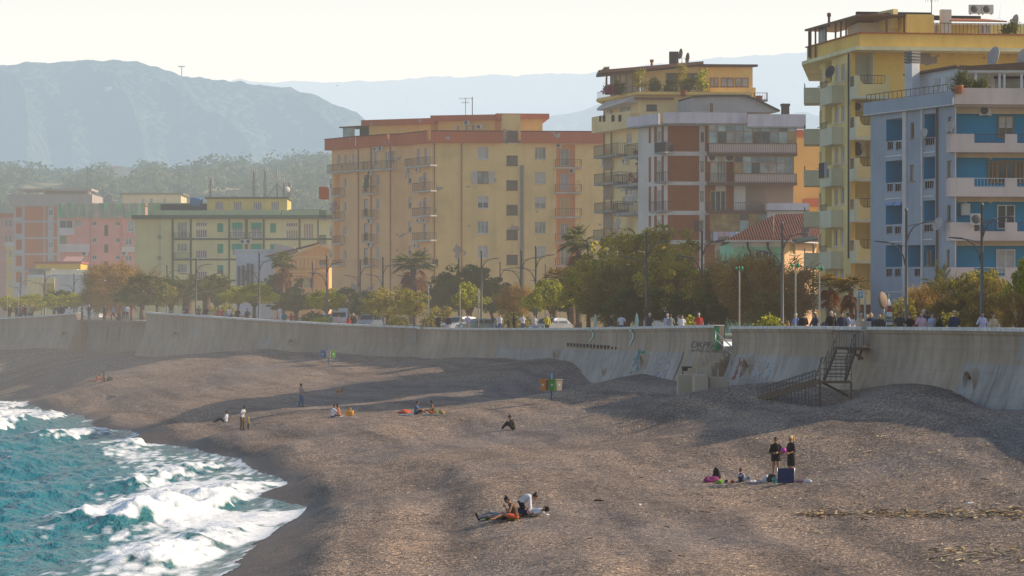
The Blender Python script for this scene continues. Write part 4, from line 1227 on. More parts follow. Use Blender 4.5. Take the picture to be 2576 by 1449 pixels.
def peach_building():
 c=crop(1200,380,2.337)
 b=Bld('apartment_building','long peach apartment block with peeling brick red roof band','building',(0,366,7))
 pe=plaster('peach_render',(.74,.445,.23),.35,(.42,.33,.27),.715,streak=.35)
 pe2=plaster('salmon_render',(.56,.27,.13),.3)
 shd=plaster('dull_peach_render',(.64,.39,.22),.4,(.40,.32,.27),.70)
 red=plaster('brick_red_band',(.40,.125,.07),.3,(.46,.40,.36),.685,streak=.3)
 cap=plain('dark_red_cap',(.13,.035,.025))
 PL=[(836.6,372.5),(904,367),(984.4,362.5),(1017.4,362),(1083.4,356),(1522.6,357.4)]
 zt=ZC+(796-c(0,362)[1])/F*356
 zf=ZC+(796-c(0,262)[1])/F*355.2
 fs=[Fac(b,PL[i],PL[i+1],zt)for i in range(5)]
 def R(f,x0,y0,x1,y1,n=0):return f.rect(*c(x0,y0),*c(x1,y1),n)
 f1,f2,f3,f4,f5=fs
 for x0,x1 in((152,177),(212,237),(280,303)):f1.win(R(f1,x0,463,x1,570),'G',WHITE,cols=1,name='door')
 f1.bal(R(f1,58,545,338,622,1.0),1.0)
 for a,e in((677,765),(885,970),(1095,1180),(1300,1370)):f1.win(R(f1,80,a,103,e),'h',WHITE,cols=1)
 for a,e in((670,760),(877,965),(1090,1175),(1298,1385)):f1.win(R(f1,207,a,232,e),'G',WHITE,cols=1)
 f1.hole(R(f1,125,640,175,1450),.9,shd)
 for a,e in((760,835),(968,1045),(1178,1255),(1390,1445)):f1.bal(R(f1,100,a,176,e,.7),.7)
 f2.bal(R(f2,365,522,625,606,1.0),1.0)
 f2.win(R(f2,470,440,497,565),'G',WHITE,cols=1,name='door');f2.win(R(f2,570,440,606,565),'G',WHITE,name='door')
 for a,e in((638,740),(850,950),(1060,1165),(1268,1375)):f2.win(R(f2,488,a,521,e),'G',WHITE)
 for i,(a,e)in enumerate(((742,818),(953,1030),(1165,1242),(1380,1450))):
  f2.bal(R(f2,363,a,466,e,.9),.9,rail=RUSTY);f2.win(R(f2,385,a-95,420,a+50),'h',BROWNF,cols=1,name='door')
 f2.ac(*c(450,627));f2.ac(*c(500,420));f2.ac(*c(548,412));f2.ac(*c(450,1052));f2.ac(*c(448,1258))
 dish(b,f2.w(f2.uz(*c(420,675),n=1)[0],f2.uz(*c(420,675),n=1)[1],1),.6,(-.9,-.4,.2),IRON)
 gp=MB();f2.box(gp,*R(f2,375,705,420,750,.95),.8,.83);b.part('balcony_screen',gp,plain('green_screen',(.05,.16,.06)))
 f4.bal(R(f4,740,494,968,577,1.0),1.0)
 for x0,x1 in((850,877),(915,938)):f4.win(R(f4,x0,412,x1,550),'s',LILAC,cols=1,name='door',shut=LILAC)
 for a,e in((620,720),(838,935),(1048,1148),(1265,1345)):f4.win(R(f4,772,a,800,e),'h',LILAC,cols=1)
 for a,e in((710,796),(930,1013),(1148,1228),(1365,1440)):
  f4.bal(R(f4,806,a,969,e,.9),.9,rail=RUSTY);f4.win(R(f4,905,a-85,932,a+60),'s',BROWNF,cols=1,name='door',shut=LILAC)
 for x,y in((870,602),(880,1045),(935,1045),(855,1262)):f4.ac(*c(x,y))
 for y in(680,900):
  u,z=f4.uz(*c(885,y),n=.5);dish(b,f4.w(u,z,.5),.4)
  # front
 for(a,e),k in zip(((398,505),(613,720),(830,937),(1050,1157),(1265,1372)),'svhGs'):
  f5.win(R(f5,1380,a,1477,e),k,WHITE if k!='v' else WOODF,gl=GLASSL if k=='v' else None,cols=3 if k=='G' else 2)
 for(a,e),k in zip(((402,507),(620,725),(835,940),(1055,1158),(1268,1370)),'gshgs'):
  f5.win(R(f5,1882,a,1979,e),k,CREAMF,gl=GLASSL,cols=3 if k=='g' else 2)
 pass
 for a,e in((475,562),(692,778),(908,995),(1125,1212),(1345,1430)):f5.win(R(f5,1634,a,1733,e),'G',BROWNF,gl=glass('stair_glass',(.13,.11,.09)),cols=3)
 f5.win(R(f5,985,1385,1035,1440),'g',BROWNF)
 f5.hole(R(f5,2070,375,2236,1600),.9,pe2)
 for i,(a,e)in enumerate(((507,588),(724,806),(938,1022),(1158,1242),(1372,1450))):
  f5.bal(R(f5,2064,a,2294,e,.85),.85,rail=RUSTY)
  f5.win(R(f5,2105,a-90,2182,a+60,-.88),'s' if i==1 else 'G',CREAMF,cut=False,name='door',n=-.88,gl=plain('yellow_curtain',(.55,.36,.08))if i==2 else GLASSL,shut=LILAC)
 f5.ac(*c(2090,390),n=-.4);f5.ac(*c(2205,612),n=-.5)
 for x,y0,y1,m,w in((1769,560,1600,plain('grey_pipe',(.25,.22,.21)),.45),):
  u0,z1=f5.uz(*c(x,y0));mb=MB();f5.box(mb,u0-w/2,u0+w/2,7,z1,.005,.15);b.part('flue',mb,m)
 for f,x in((f5,1003),(f5,1242),(f1,340),(f2,452),(f2,628)):
  u,_=f.uz(*c(x,900));mb=MB();mb.tube((f.w(min(u,f.L-.1),7,.1),f.w(min(u,f.L-.1),zt-.05,.1)),.08,6);b.part('downpipe',mb,plain('pink_pipe',(.33,.17,.12)))
 u0,_=f5.uz(*c(1762,900));mb=MB()
 # stair tower stands a little proud of the front
 ua,ub=f5.uz(*c(1602,900))[0],f5.uz(*c(1756,900))[0]
 ztw=ZC+(796-c(0,112)[1])/F*357
 f5b=MB();f5.box(f5b,ua,ub,zt+.35,ztw-.05,-3,.03);b.part('stair_tower',f5b,pe)
 f5.win(R(f5,1637,258,1735,345,.03),'G',BROWNF,cut=False,n=.035,gl=glass('stair_glass',(.13,.11,.09)),cols=3)
 mats=[pe,shd,shd,pe,pe]
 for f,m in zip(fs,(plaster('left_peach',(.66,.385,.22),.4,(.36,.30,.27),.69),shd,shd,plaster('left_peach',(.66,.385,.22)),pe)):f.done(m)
 # remaining sides and roof
 poly=[xy(*p)for p in PL]
 R0,R1=(poly[-1][0]+.5,372),(poly[0][0]+1,384)
 mb=MB()
 for a,e in((poly[-1],R0),(R0,R1),(R1,poly[0])):mb.quad((a[0],a[1],6.8),(e[0],e[1],6.8),(e[0],e[1],zt),(a[0],a[1],zt))
 b.part('wall',mb,pe)
 mb=MB();mb.prism(poly+[R0,R1],zt+.003,zt+.3);b.part('roof',mb,ROOFG)
 # red fascia with its dark cap, broken by the stair tower
 for i,f in enumerate(fs):
  spans=[(-.7 if i==0 else 0,f.L+(.6 if i in(3,)else 0))]if i<4 else[(0.0,ua),(ub,f.L)]
  for s0,s1 in spans:
   mb=MB();f.box(mb,s0,s1,zt+.0,zf,.62-(.15 if i in(1,2)else 0),.80-(.15 if i in(1,2)else 0));f.box(mb,s0,s1,zt-.003,zt+.12,.0,.62-(.15 if i in(1,2)else 0))
   o=b.part('roof_band',mb,red)
   cm=MB();f.box(cm,s0,s1,zf+.003,zf+.12,.55,.86);b.part('band_cap',cm,cap,o)
   # penthouse: three stepped blocks with their own red band
 def pent(x0,x1,y0,y1,d0,d1):
  g=Fac(b,(c(x0,0)[0],d0),(c(x1,0)[0],d1),0)
  zb=g.uz(*c((x0+x1)/2,y1))[1];ztp=g.uz(*c((x0+x1)/2,y0))[1]
  mb=MB();g.box(mb,.5,g.L-.5,zt+.3,zb,-9,0);b.part('penthouse',mb,plaster('orange_penthouse',(.66,.38,.16),.2))
  mb=MB();g.box(mb,-.3,g.L+.3,zb-.01,ztp,-9.5,.7);b.part('roof_band',mb,red)
  return g,zb
 pent(400,1000,158,205,367,363)
 g,zb=pent(1000,1560,122,168,363,361)
 for x in(1200,1275,1330):g.win(g.rect(*c(x,205),*c(x+22,262)),'G',WHITE,cut=False,cols=1)
 g.ac(*c(1290,188),n=.1);g.ac(*c(1400,225),n=.1)
 pent(1560,1985,110,152,361,361.5)
 g=Fac(b,(c(200,0)[0],372.5),(c(600,0)[0],367),0)
 mb=MB();z0,z1=zt+.3,g.uz(*c(350,225))[1]
 mb.quad(g.w(0,z0,0),g.w(2.2,z0,0),g.w(2.2,z1,0),g.w(0,z1,0));b.part('glass_screen',mb,GLASSB)
 mb=MB();g.box(mb,2.2,g.L,z0,z1,-1,-.9);b.part('veranda',mb,BLACKP)
 mb=MB();g.box(mb,-.3,g.L,z1+.0,z1+.15,-3,.4);b.part('veranda_roof',mb,cap)
 antenna(b,P(*c(1275,118),366),2.2);mb=MB();q=P(*c(1335,118),366);mb.tube((q,q+Vector((0,0,2.3))),.06,6);b.part('aerial',mb,IRON)
 # red block sticking out at the far left
 mb=MB();p=P(*c(-10,850),376);q=P(*c(62,750),376);mb.box(p.x,q.x,376,380,p.z,q.z);b.part('red_bay',mb,plaster('red_bay',(.45,.12,.05)))
 for a,e in((960,1040),(1175,1255),(1395,1445)):
  p,q=P(*c(-5,e),374),P(*c(52,a),374);mb=MB();mb.box(p.x,q.x,374,375.5,p.z,p.z+.2);o=b.part('balcony',mb,SLABW)
  rb=MB()
  for i in range(9):xx=p.x+(q.x-p.x)*i/8;rb.box(xx-.03,xx+.03,374.0,374.06,p.z+.2,q.z)
  rb.box(p.x,q.x,373.98,374.08,q.z,q.z+.06);b.part('railing',rb,IRON,o)
 return b
def brown_building():
 c=crop(2220,540,2.995);e=crop(2200,180,2.787)
 b=Bld('apartment_building','white apartment block with square brown panels and glazed verandas','building',(22,300,7))
 wh=plaster('white_render',(.50,.46,.43),.35,streak=.35)
 br=plaster('brown_panel',(.22,.085,.04),.15,streak=.12)
 gb=plaster('grey_brown_render',(.22,.165,.13),.2)
 lil=plaster('lilac_parapet',(.52,.47,.50),.35,streak=.5)
 zt=ZC+(796-e(0,790)[1])/F*292
 zp=ZC+(796-e(0,670)[1])/F*291
 S=Fac(b,(1605,297),(1676,292),zt);Fr=Fac(b,(1676,292),(1997,292.8),zt)
 def R(f,cc,x0,y0,x1,y1,n=0):return f.rect(*cc(x0,y0),*cc(x1,y1),n)
 # brown squares
 for cc,y0,y1 in((e,815,1080),(c,132,420),(c,462,748),(c,797,1078),(c,1125,1400)):
  for x0,x1 in((853,1205),):
   r=R(Fr,c,853,0,1203,10);q=R(Fr,cc,900,y0,1000,y1);mb=MB();Fr.box(mb,r[0],r[1],q[2],q[3],.005,.05);b.part('panel',mb,br)
  r=R(Fr,c,1270,0,1330,10);q=R(Fr,cc,900,y0,1000,y1);mb=MB();Fr.box(mb,r[0],r[1],q[2],q[3],.005,.04);b.part('panel',mb,br)
  # narrow windows
 for cc,x0,y0,x1,y1,k in((e,1190,875,1232,985,'g'),(c,1212,190,1262,318,'G'),(c,1210,525,1262,650,'G'),(c,1200,855,1258,985,'G')):Fr.win(R(Fr,cc,x0,y0,x1,y1),k,CREAMF,cols=1)
 sv=MB();r=R(Fr,c,1145,860,1198,985);Fr.box(sv,*r,.06,.1);b.part('open_shutter',sv,plain('brown_shutter',(.13,.06,.04)))
 # glazed verandas: a frame with its panes, bellied out over balconies
 def veranda(cc,x0,y0,x1,y1,n,seed,lo=None,warm=False):
  r=R(Fr,cc,x0,y0,x1,y1,n);rr=random.Random(seed)
  fr=MB();cols=max(4,int((r[1]-r[0])/.85));zm=r[2]+(r[3]-r[2])*.62
  for i in range(cols+1):
   u=r[0]+(r[1]-r[0])*i/cols;Fr.box(fr,u-.035,u+.035,r[2],r[3],n-.08,n)
  for z in(r[2],zm,r[3]-.06):Fr.box(fr,r[0],r[1],z,z+.06,n-.075,n-.005)
  Fr.box(fr,r[0],r[0]+.05,r[2],r[3],0,n-.09);Fr.box(fr,r[1]-.05,r[1],r[2],r[3],0,n-.09)
  fo=b.part('veranda',fr,WOODF)
  tones=[glass('pane_pale',(.34,.40,.39),.25),glass('pane_mid',(.20,.25,.26),.2),glass('pane_curtain',(.33,.31,.28),.4),glass('pane_dark',(.08,.09,.09),.15),glass('pane_amber',(.34,.22,.09),.3)]
  for i in range(cols):
   u0,u1=r[0]+(r[1]-r[0])*i/cols+.035,r[0]+(r[1]-r[0])*(i+1)/cols-.035
   for z0,z1,w in((r[2]+.06,zm,(3,3,3,2,2)),(zm+.06,r[3]-.06,(3,5,1,1,0))):
    if warm:w=(1,1,2,2,4)
    pb=MB();pb.quad(Fr.w(u0,z0,n-.04),Fr.w(u1,z0,n-.04),Fr.w(u1,z1,n-.04),Fr.w(u0,z1,n-.04));b.part('pane',pb,rr.choices(tones,w)[0],fo)
 veranda(e,1278,800,2190,1000,1.3,1)
 veranda(c,1602,135,2265,335,1.3,2)
 veranda(c,1335,782,1975,985,1.25,5,warm=True)
 for cc,x0,y0,x1,y1,n in((e,1275,995,2203,1125,1.45),(c,1310,330,2305,462,1.45),(c,1302,655,1980,775,1.4),(c,1300,985,1850,1108,1.4)):
  r=R(Fr,cc,x0,y0,x1,y1,n)
  bo=Fr.bal(r,n,'r',BROWNF,RUSTY,.28,.2)
  if n==1.45:
   pb=MB();u0=r[0]+(.1 if cc is e else(r[1]-r[0])*.3);Fr.box(pb,u0,r[1]-.15,r[2]+.283,r[3]-.05,n-.3,n-.2);b.part('parapet',pb,plaster('pink_parapet',(.50,.40,.36)),bo)
   # open balcony walls
 for cc,x0,y0,x1,y1,k,f,gl in((c,1402,192,1508,425,'g',CREAMF,GLASSL),(c,1330,525,1505,752,'g',CREAMF,GLASS),(c,1726,532,1762,665,'g',CREAMF,None),(c,1920,535,2070,665,'g',CREAMF,plain('amber_blind',(.42,.26,.10))),(c,1390,1180,1502,1330,'G',CREAMF,None)):
  Fr.win(R(Fr,cc,x0,y0,x1,y1),k,f,gl=gl,cols=3 if k=='g' else 2,name='window' if y1-y0<150 else 'door')
 for x0,x1,y0,y1,m in((1508,1594,190,425,br),(1505,1592,468,750,br),(1270,1385,468,525,br),(1726,2260,466,760,gb),(1310,1398,195,425,plain('boiler_cupboard',(.55,.46,.38))),(1505,1594,1130,1400,br),(1262,1380,1130,1400,br)):
  r=R(Fr,c,x0,y0,x1,y1);mb=MB();Fr.box(mb,*r,.006,.035);b.part('panel',mb,m)
 Fr.ac(*c(1355,155),n=.05,w=1.3,h=.85);Fr.ac(*c(1555,152),n=.05,w=1.6,h=.95)
 # side strip: brown and white, small balconies
 for cc,y0,y1 in((e,820,985),(c,138,420),(c,470,750),(c,800,1075),(c,1130,1400)):
  for x0,x1 in((702,728),(785,806),(640,662)):
   q=R(S,cc,700,y0,800,y1);a,z=S.uz(c(x0,0)[0],500)[0],S.uz(c(x1,0)[0],500)[0];mb=MB();S.box(mb,a,z,q[2],q[3],.005,.04);b.part('panel',mb,br)
 for cc,x0,y0,x1,y1 in((e,735,860,785,985),(c,730,185,782,420),(c,730,518,782,745),(c,730,850,775,975)):S.win(R(S,cc,x0,y0,x1,y1),'G',WHITE,name='door')
 for cc,x0,y0,x1,y1,st in((e,708,985,822,1105,'p'),(c,700,315,820,440,'r'),(c,640,645,820,770,'r'),(c,640,975,820,1100,'r')):S.bal(R(S,cc,x0,y0,x1,y1,.9),.9,st,SLABG,fill=BLACKP)
 S.done(wh);Fr.done(wh)
 A,Bp,C_=xy(1605,297),xy(1676,292),xy(1997,292.8);D_=(C_[0]+.6,309);E_=(A[0]+1,309)
 mb=MB()
 for a,q in((C_,D_),(D_,E_),(E_,A)):mb.quad((a[0],a[1],6.8),(q[0],q[1],6.8),(q[0],q[1],zt),(a[0],a[1],zt))
 b.part('wall',mb,wh)
 mb=MB();mb.prism([A,Bp,C_,D_,E_],zt+.002,zt+.2);b.part('roof',mb,ROOFG)
 for f,s0,s1,lo,hi,n in((S,-.6,S.L+.1,zt-.05,zp-.1,1.0),(Fr,-.4,Fr.L*.62,zt,zp,1.0),(Fr,Fr.L*.62+.02,Fr.L+1,zt-.35,zp-.2,1.5)):
  mb=MB();f.box(mb,s0,s1,lo,hi,n-.2,n);o=b.part('parapet',mb,lil);mb=MB();f.box(mb,s0,s1,lo-.15,lo-.003,.01,n);b.part('soffit',mb,SLABG,o)
  # grey gabled roof house
 G=Fac(b,(e(1110,0)[0],296),(e(2060,0)[0],298),0);pts=[]
 for x,y in((1112,670),(1112,520),(1290,508),(1650,508),(1760,545),(2010,668)):u,z=G.uz(*e(x,y));pts.append((u,z))
 mb=MB();n=len(pts);mb.add([G.w(u,z,0)for u,z in pts]+[G.w(u,z,-6)for u,z in pts],[tuple(range(n)),tuple(range(2*n-1,n-1,-1))]+[(i,(i+1)%n,n+(i+1)%n,n+i)for i in range(n)])
 b.part('roof_house',mb,plaster('rough_grey',(.30,.295,.30),.5))
 mb=MB()
 for(u0,z0),(u1,z1)in zip(pts[1:],pts[2:]):mb.hexa([G.w(u0,z0+.01,.35),G.w(u1,z1+.01,.35),G.w(u1,z1+.01,-6),G.w(u0,z0+.01,-6),G.w(u0,z0+.2,.35),G.w(u1,z1+.2,.35),G.w(u1,z1+.2,-6),G.w(u0,z0+.2,-6)])
 b.part('roof_edge',mb,BLACKP)
 u,z=G.uz(*e(2080,607));mb=MB();G.box(mb,u-.35,u+.35,zt+.2,z,-.5,.2);G.box(mb,u-.42,u+.42,z+.002,z+.25,-.55,.25);b.part('chimney',mb,BLACKP)
 u,z=G.uz(*e(1293,580));mb=MB();G.box(mb,u-.12,u+.12,zp-1,z,.36,.6);b.part('flue',mb,RUSTY)
 # washing line
 mb=MB();rr=random.Random(3);r=R(Fr,c,1365,985,1825,1010,1.75);k=0;u=r[0]
 cols=[plain('cloth_'+n_,q)for n_,q in(('white',(.62,.62,.66)),('pale_blue',(.40,.46,.66)),('blue',(.10,.18,.50)),('pink',(.55,.36,.42)),('lilac',(.48,.45,.60)))]
 while u<r[1]-.3:
  w=rr.uniform(.35,.75);h=rr.uniform(.7,1.5)if rr.random()<.6 else .5;m=rr.randrange(5)
  Fr.box(mb,u,min(u+w,r[1]),r[3]-h,r[3],1.72+rr.uniform(-.05,.05),1.78,m);u+=w+.05
 b.part('washing',mb,cols)
 # lower annex on the right
 An=Fac(b,(c(1975,0)[0],290),(c(2440,0)[0],290),0)
 z0,z1=An.uz(*c(2200,745))[1],An.uz(*c(2200,665))[1];mb=MB();An.box(mb,0,An.L,7,z0-.05,-6,0);b.part('annex',mb,wh)
 mb=MB();An.box(mb,-.1,An.L,z0+.0,z1,-6,.3);b.part('annex_parapet',mb,lil);mb=MB();An.box(mb,1.2,An.L,8,An.uz(*c(2200,810))[1],.01,.05);b.part('panel',mb,br)
 mb=MB();An.box(mb,-.1,An.L,z0-.045,z0-.004,.0,.33);b.part('drip_edge',mb,BLACKP)
 return b
def cream_building():
 c=crop(2220,540,2.995);e=crop(2200,180,2.787)
 b=Bld('apartment_building','cream apartment block with planted roof terrace and sloping brown roof','building',(15,312,7))
 cr=plaster('cream_render',(.62,.49,.29),.35,streak=.3)
 org=plaster('apricot_render',(.66,.42,.18),.2)
 zt=ZC+(796-e(0,500)[1])/F*304
 S=Fac(b,(1521,312),(1610,303),zt);Fr=Fac(b,(1610,303),(1890,303.7),zt)
 def R(f,cc,x0,y0,x1,y1,n=0):return f.rect(*cc(x0,y0),*cc(x1,y1),n)
 # seaward balconies, floor by floor
 for cc,xa,ya,xb,yb,st in((e,70,1005,355,1140,0),(c,20,322,320,455,1),(c,20,650,322,768,2),(c,10,955,318,1072,3)):
  r=R(S,cc,xa,ya,xb,yb,1.2);u1=min(r[1],S.L*.66);r=(r[0],u1,r[2],r[3])
  bo=S.bal(r,1.2,'r',SLABG,RUSTY,.22,.13);mb=MB();S.box(mb,r[0]+.1,r[0]+(r[1]-r[0])*.32,r[2]+.223,r[3]-.06,1.0,1.08);b.part('parapet',mb,cr,bo)
 for cc,xa,ya,xb,yb in((c,235,330,560,480),(c,230,650,560,800),(e,390,1000,560,1150)):
  r=R(S,cc,xa,ya,xb,yb,1.9);S.bal(r,1.9,'r',SLABG,IRON,.3,.12)
 for cc,x0,y0,x1,y1 in((c,130,150,222,290),(c,132,460,222,620),(c,130,775,220,950)):
  r=R(S,cc,x0,y0,x1,y1,.25);g=MB();S.box(g,*r,.2,.24);S.rail(g,r[0],r[1],r[2],r[3],.27,.12,.02,1);b.part('patterned_grille',g,[plain('grille_cream',(.48,.40,.30)),RUSTY])
 for cc,x0,y0,x1,y1,k in((e,415,888,472,995,'G'),(c,370,490,470,575,'g'),(c,340,585,460,700,'G'),(c,97,150,130,255,'G')):S.win(R(S,cc,x0,y0,x1,y1),k,WHITE)
 for x in(92,226):u,_=S.uz(c(x,500)[0],500);mb=MB();mb.tube((S.w(max(.1,u),7,.12),S.w(max(.1,u),zt,.12)),.07,6);b.part('downpipe',mb,RUSTY)
 S.ac(*c(390,195),n=.1);p=S.uz(*c(490,600),n=1.6);dish(b,S.w(p[0],p[1],1.6),.6,(-.9,-.35,.2));p=S.uz(*c(298,893),n=1.2);dish(b,S.w(p[0],p[1],1.2),.65,(-.9,-.35,.2))
 p=S.uz(*e(640,955),n=1.5);dish(b,S.w(p[0],p[1],1.5),.75,(-.7,-.7,.2))
 aw=MB();r=R(S,c,345,478,560,498,1.6);aw.hexa([S.w(r[0],r[2]-.2,1.9),S.w(r[1],r[2]-.2,1.9),S.w(r[1],r[2],0),S.w(r[0],r[2],0),S.w(r[0],r[2]-.14,1.9),S.w(r[1],r[2]-.14,1.9),S.w(r[1],r[3],0),S.w(r[0],r[3],0)]);b.part('awning',aw,plain('teal_awning',(.03,.22,.33)))
 # terrace parapet with portholes
 r=R(S,e,70,690,475,862,1.1);sb=MB();S.box(sb,r[0],r[1],r[2],r[2]+.2,.004,1.3);bo=b.part('terrace',sb,cr)
 hs=[]
 mb=MB();T=Fac(b,(S.w(r[0],0,1.3).x,S.w(r[0],0,1.3).y),(S.w(r[1],0,1.3).x,S.w(r[1],0,1.3).y),r[3],r[2]+.203,xy=True)
 for x,w in((142,24),(182,30),(276,34),(348,34)):
  q=T.rect(*e(x-w/2,698),*e(x+w/2,770));T.hole((q[0],q[1],q[2],q[3]),.15,BLACKP)
 T.done(cr,'terrace_parapet')
 mb=MB();S.box(mb,r[0],r[0]+.12,r[2]+.2,r[3],.01,1.29);b.part('terrace_parapet',mb,cr)
 aw=MB();r2=R(S,e,160,505,455,630,.9);aw.hexa([S.w(r2[0],r2[2],1.5),S.w(r2[1],r2[2]+.4,1.5),S.w(r2[1],r2[2]+.4,.05),S.w(r2[0],r2[2],.05),S.w(r2[0],r2[2]+.25,1.5),S.w(r2[1],r2[2]+.65,1.5),S.w(r2[1],r2[3],.05),S.w(r2[0],r2[3],.05)]);b.part('awning',aw,plain('white_awning',(.60,.57,.55)))
 for x0,x1,k in((205,235,'g'),(345,465,'G')):S.win(R(S,e,x0,610,x1,685),k,WHITE)
 Fr.win(R(Fr,e,625,590,735,655),'g',RUSTY,gl=GLASS);mb=MB();q=R(Fr,e,500,520,910,535,.5);Fr.box(mb,q[0],q[1],q[2],q[3],.01,1.0);b.part('canopy',mb,BROWNF)
 S.done(cr);Fr.done(cr)
 A,Bp,C_=xy(1521,312),xy(1610,303),xy(1890,303.7);D_=(C_[0]+.4,322);E_=(A[0]+1,322)
 mb=MB()
 for a,q in((C_,D_),(D_,E_),(E_,A)):mb.quad((a[0],a[1],6.8),(q[0],q[1],6.8),(q[0],q[1],zt),(a[0],a[1],zt))
 b.part('wall',mb,cr)
 slab=[(A[0]-.9,A[1]+.3),(Bp[0]-.3,Bp[1]-1),(C_[0],C_[1]-1),D_,E_]
 mb=MB();mb.prism(slab,zt+.002,zt+.3);b.part('terrace_slab',mb,org)
 S2=Fac(b,slab[0],slab[1],0,xy=True);F2=Fac(b,slab[1],slab[2],0,xy=True)
 hz=F2.uz(*e(900,375))[1]
 rb=MB();S2.rail(rb,.05,S2.L,zt+.3,hz-.1,-.1,.16,.018);F2.rail(rb,0,F2.uz(*e(1285,400))[0],zt+.3,hz-.1,-.1,.16,.018);b.part('railing',rb,IRON)
 # penthouse
 Pn=Fac(b,(e(600,0)[0],309),(e(1730,0)[0],309),0);zr=Pn.uz(*e(1195,190))[1];zl=Pn.uz(*e(620,250))[1]
 mb=MB();ue=Pn.uz(*e(1190,200))[0];mb.hexa([Pn.w(0,zt+.3),Pn.w(ue,zt+.3),Pn.w(ue,zt+.3,-8),Pn.w(0,zt+.3,-8),Pn.w(0,zl),Pn.w(ue,zr),Pn.w(ue,zr,-8),Pn.w(0,zl,-8)]);b.part('penthouse',mb,cr)
 zb=Pn.uz(*e(1450,205))[1];mb=MB();Pn.box(mb,ue+.003,Pn.L,zt+.3,zb,-8,.6);b.part('penthouse',mb,org)
 mb=MB();z1=Pn.uz(*e(1500,420))[1];Pn.box(mb,Pn.uz(*e(1285,450))[0],Pn.L+.3,zt-1.0,z1,-7,.9);b.part('penthouse_base',mb,org)
 for x0,x1 in((1290,1378),(1402,1538),(1552,1692)):Pn.win(Pn.rect(*e(x0,312),*e(x1,410),.6),'G',plain('red_wood',(.34,.11,.05)),cut=False,n=.61,gl=glass('pale_pane',(.36,.34,.31)))
 Pn.win(Pn.rect(*e(830,262),*e(1160,375)),'g',WOODF,cut=False,name='door',cols=4)
 mb=MB()
 p0,p1=P(*e(125,262),304),P(*e(1222,168),308)
 vec=Vector((0,9,.3));up=Vector((0,0,.32))
 mb.hexa([p0,p1,p1+vec,p0+vec,p0+up,p1+up,p1+vec+up,p0+vec+up]);b.part('sloping_roof',mb,plain('roof_brown',(.10,.05,.045)))
 mb=MB();q0,q1=P(*e(1187,192),307.5),P(*e(1790,196),308);mb.hexa([q0,q1,q1+vec*.9+Vector((-3,0,0)),q0+vec*.9,q0+up*.8,q1+up*.8,q1+vec*.9+up*.8+Vector((-3,0,0)),q0+vec*.9+up*.8]);b.part('sloping_roof',mb,plain('roof_brown',(.10,.05,.045)))
 # glazed corner of the terrace
 V=Fac(b,(e(245,0)[0],308.5),(e(620,0)[0],309),0);mb=MB()
 for x in(250,300,350,415,480):u,_=V.uz(*e(x,300));V.box(mb,u-.06,u+.06,zt+.3,V.uz(*e(x,270-(x-250)*.06))[1],0,.12)
 b.part('veranda_post',mb,WOODF);mb=MB();mb.quad(V.w(0,zt+.3,.05),V.w(3.2,zt+.3,.05),V.w(3.2,zl-.2,.05),V.w(0,zl-.4,.05));b.part('veranda_pane',mb,glass('veranda_pale',(.48,.46,.44),.3))
 u,_=Pn.uz(*e(925,150));mb=MB();z0=Pn.uz(*e(925,185))[1];Pn.box(mb,u-.5,u+.5,z0-.6,z0+1.75,-3,-2.2);b.part('chimney',mb,plain('dark_chimney',(.09,.06,.06)))
 u,_=Pn.uz(*e(690,190));mb=MB();z0=Pn.uz(*e(690,205))[1];mb.tube((Pn.w(u,z0-.3,-2),Pn.w(u,z0+.8,-2)),.14,8);Pn.box(mb,u-.2,u+.2,z0+.8,z0+1.05,-2.2,-1.8);b.part('flue',mb,TERRA)
 for x,y,r in((990,62,.75),(1062,105,.75)):u,z=Pn.uz(*e(x,y),n=-1);dish(b,Pn.w(u,z,-1),r*.8,(-.93,-.25,.12),plain('dish_brown',(.22,.15,.13)),2.0)
 # small railed balcony on the right
 q=R(Fr,e,1745,470,1885,560,.3);Fr.bal((q[0],q[1],q[2],q[3]),.9,'r',SLABG,RUSTY)
 for x,y in((1010,490),(1805,545)):u,z=Fr.uz(*e(x,y),n=1.0);mb=MB();mb.lathe(Fr.w(u,z-.15,.8),((.3,0),(.42,.6),(.45,.62)),10);b.part('flower_pot',mb,TERRA)
 return b,S2,F2,Pn,zt,e
def orange_building():
 b=Bld('apartment_building','orange building glimpsed between the brown panelled block and the yellow tower','building',(33,330,7))
 o=plaster('orange_render',(.66,.38,.14),.3,(.42,.33,.27),.72)
 f=Fac(b,(1990,330),(2075,330),ZC+(796-345)/F*330);f.done(o)
 mb=MB();f.box(mb,0,f.L,6.8,f.z1-.01,-10,-.02);b.part('wall',mb,o)
 mb=MB();f.box(mb,-.4,f.L,f.z1,f.z1+.85,-10,.4);b.part('roof_band',mb,plaster('red_band_far',(.42,.12,.06)))
 mb=MB();g=P(2025,555,328);mb.box(g.x,g.x+2.2,326,329,12,P(0,520,327).z);mb.box(g.x-.2,g.x+2.4,325.6,329,P(0,520,327).z+.002,P(0,500,327).z,1);b.part('corner_bay',mb,[plaster('bright_orange',(.75,.36,.08)),plaster('red_band_far',(.42,.12,.06))])
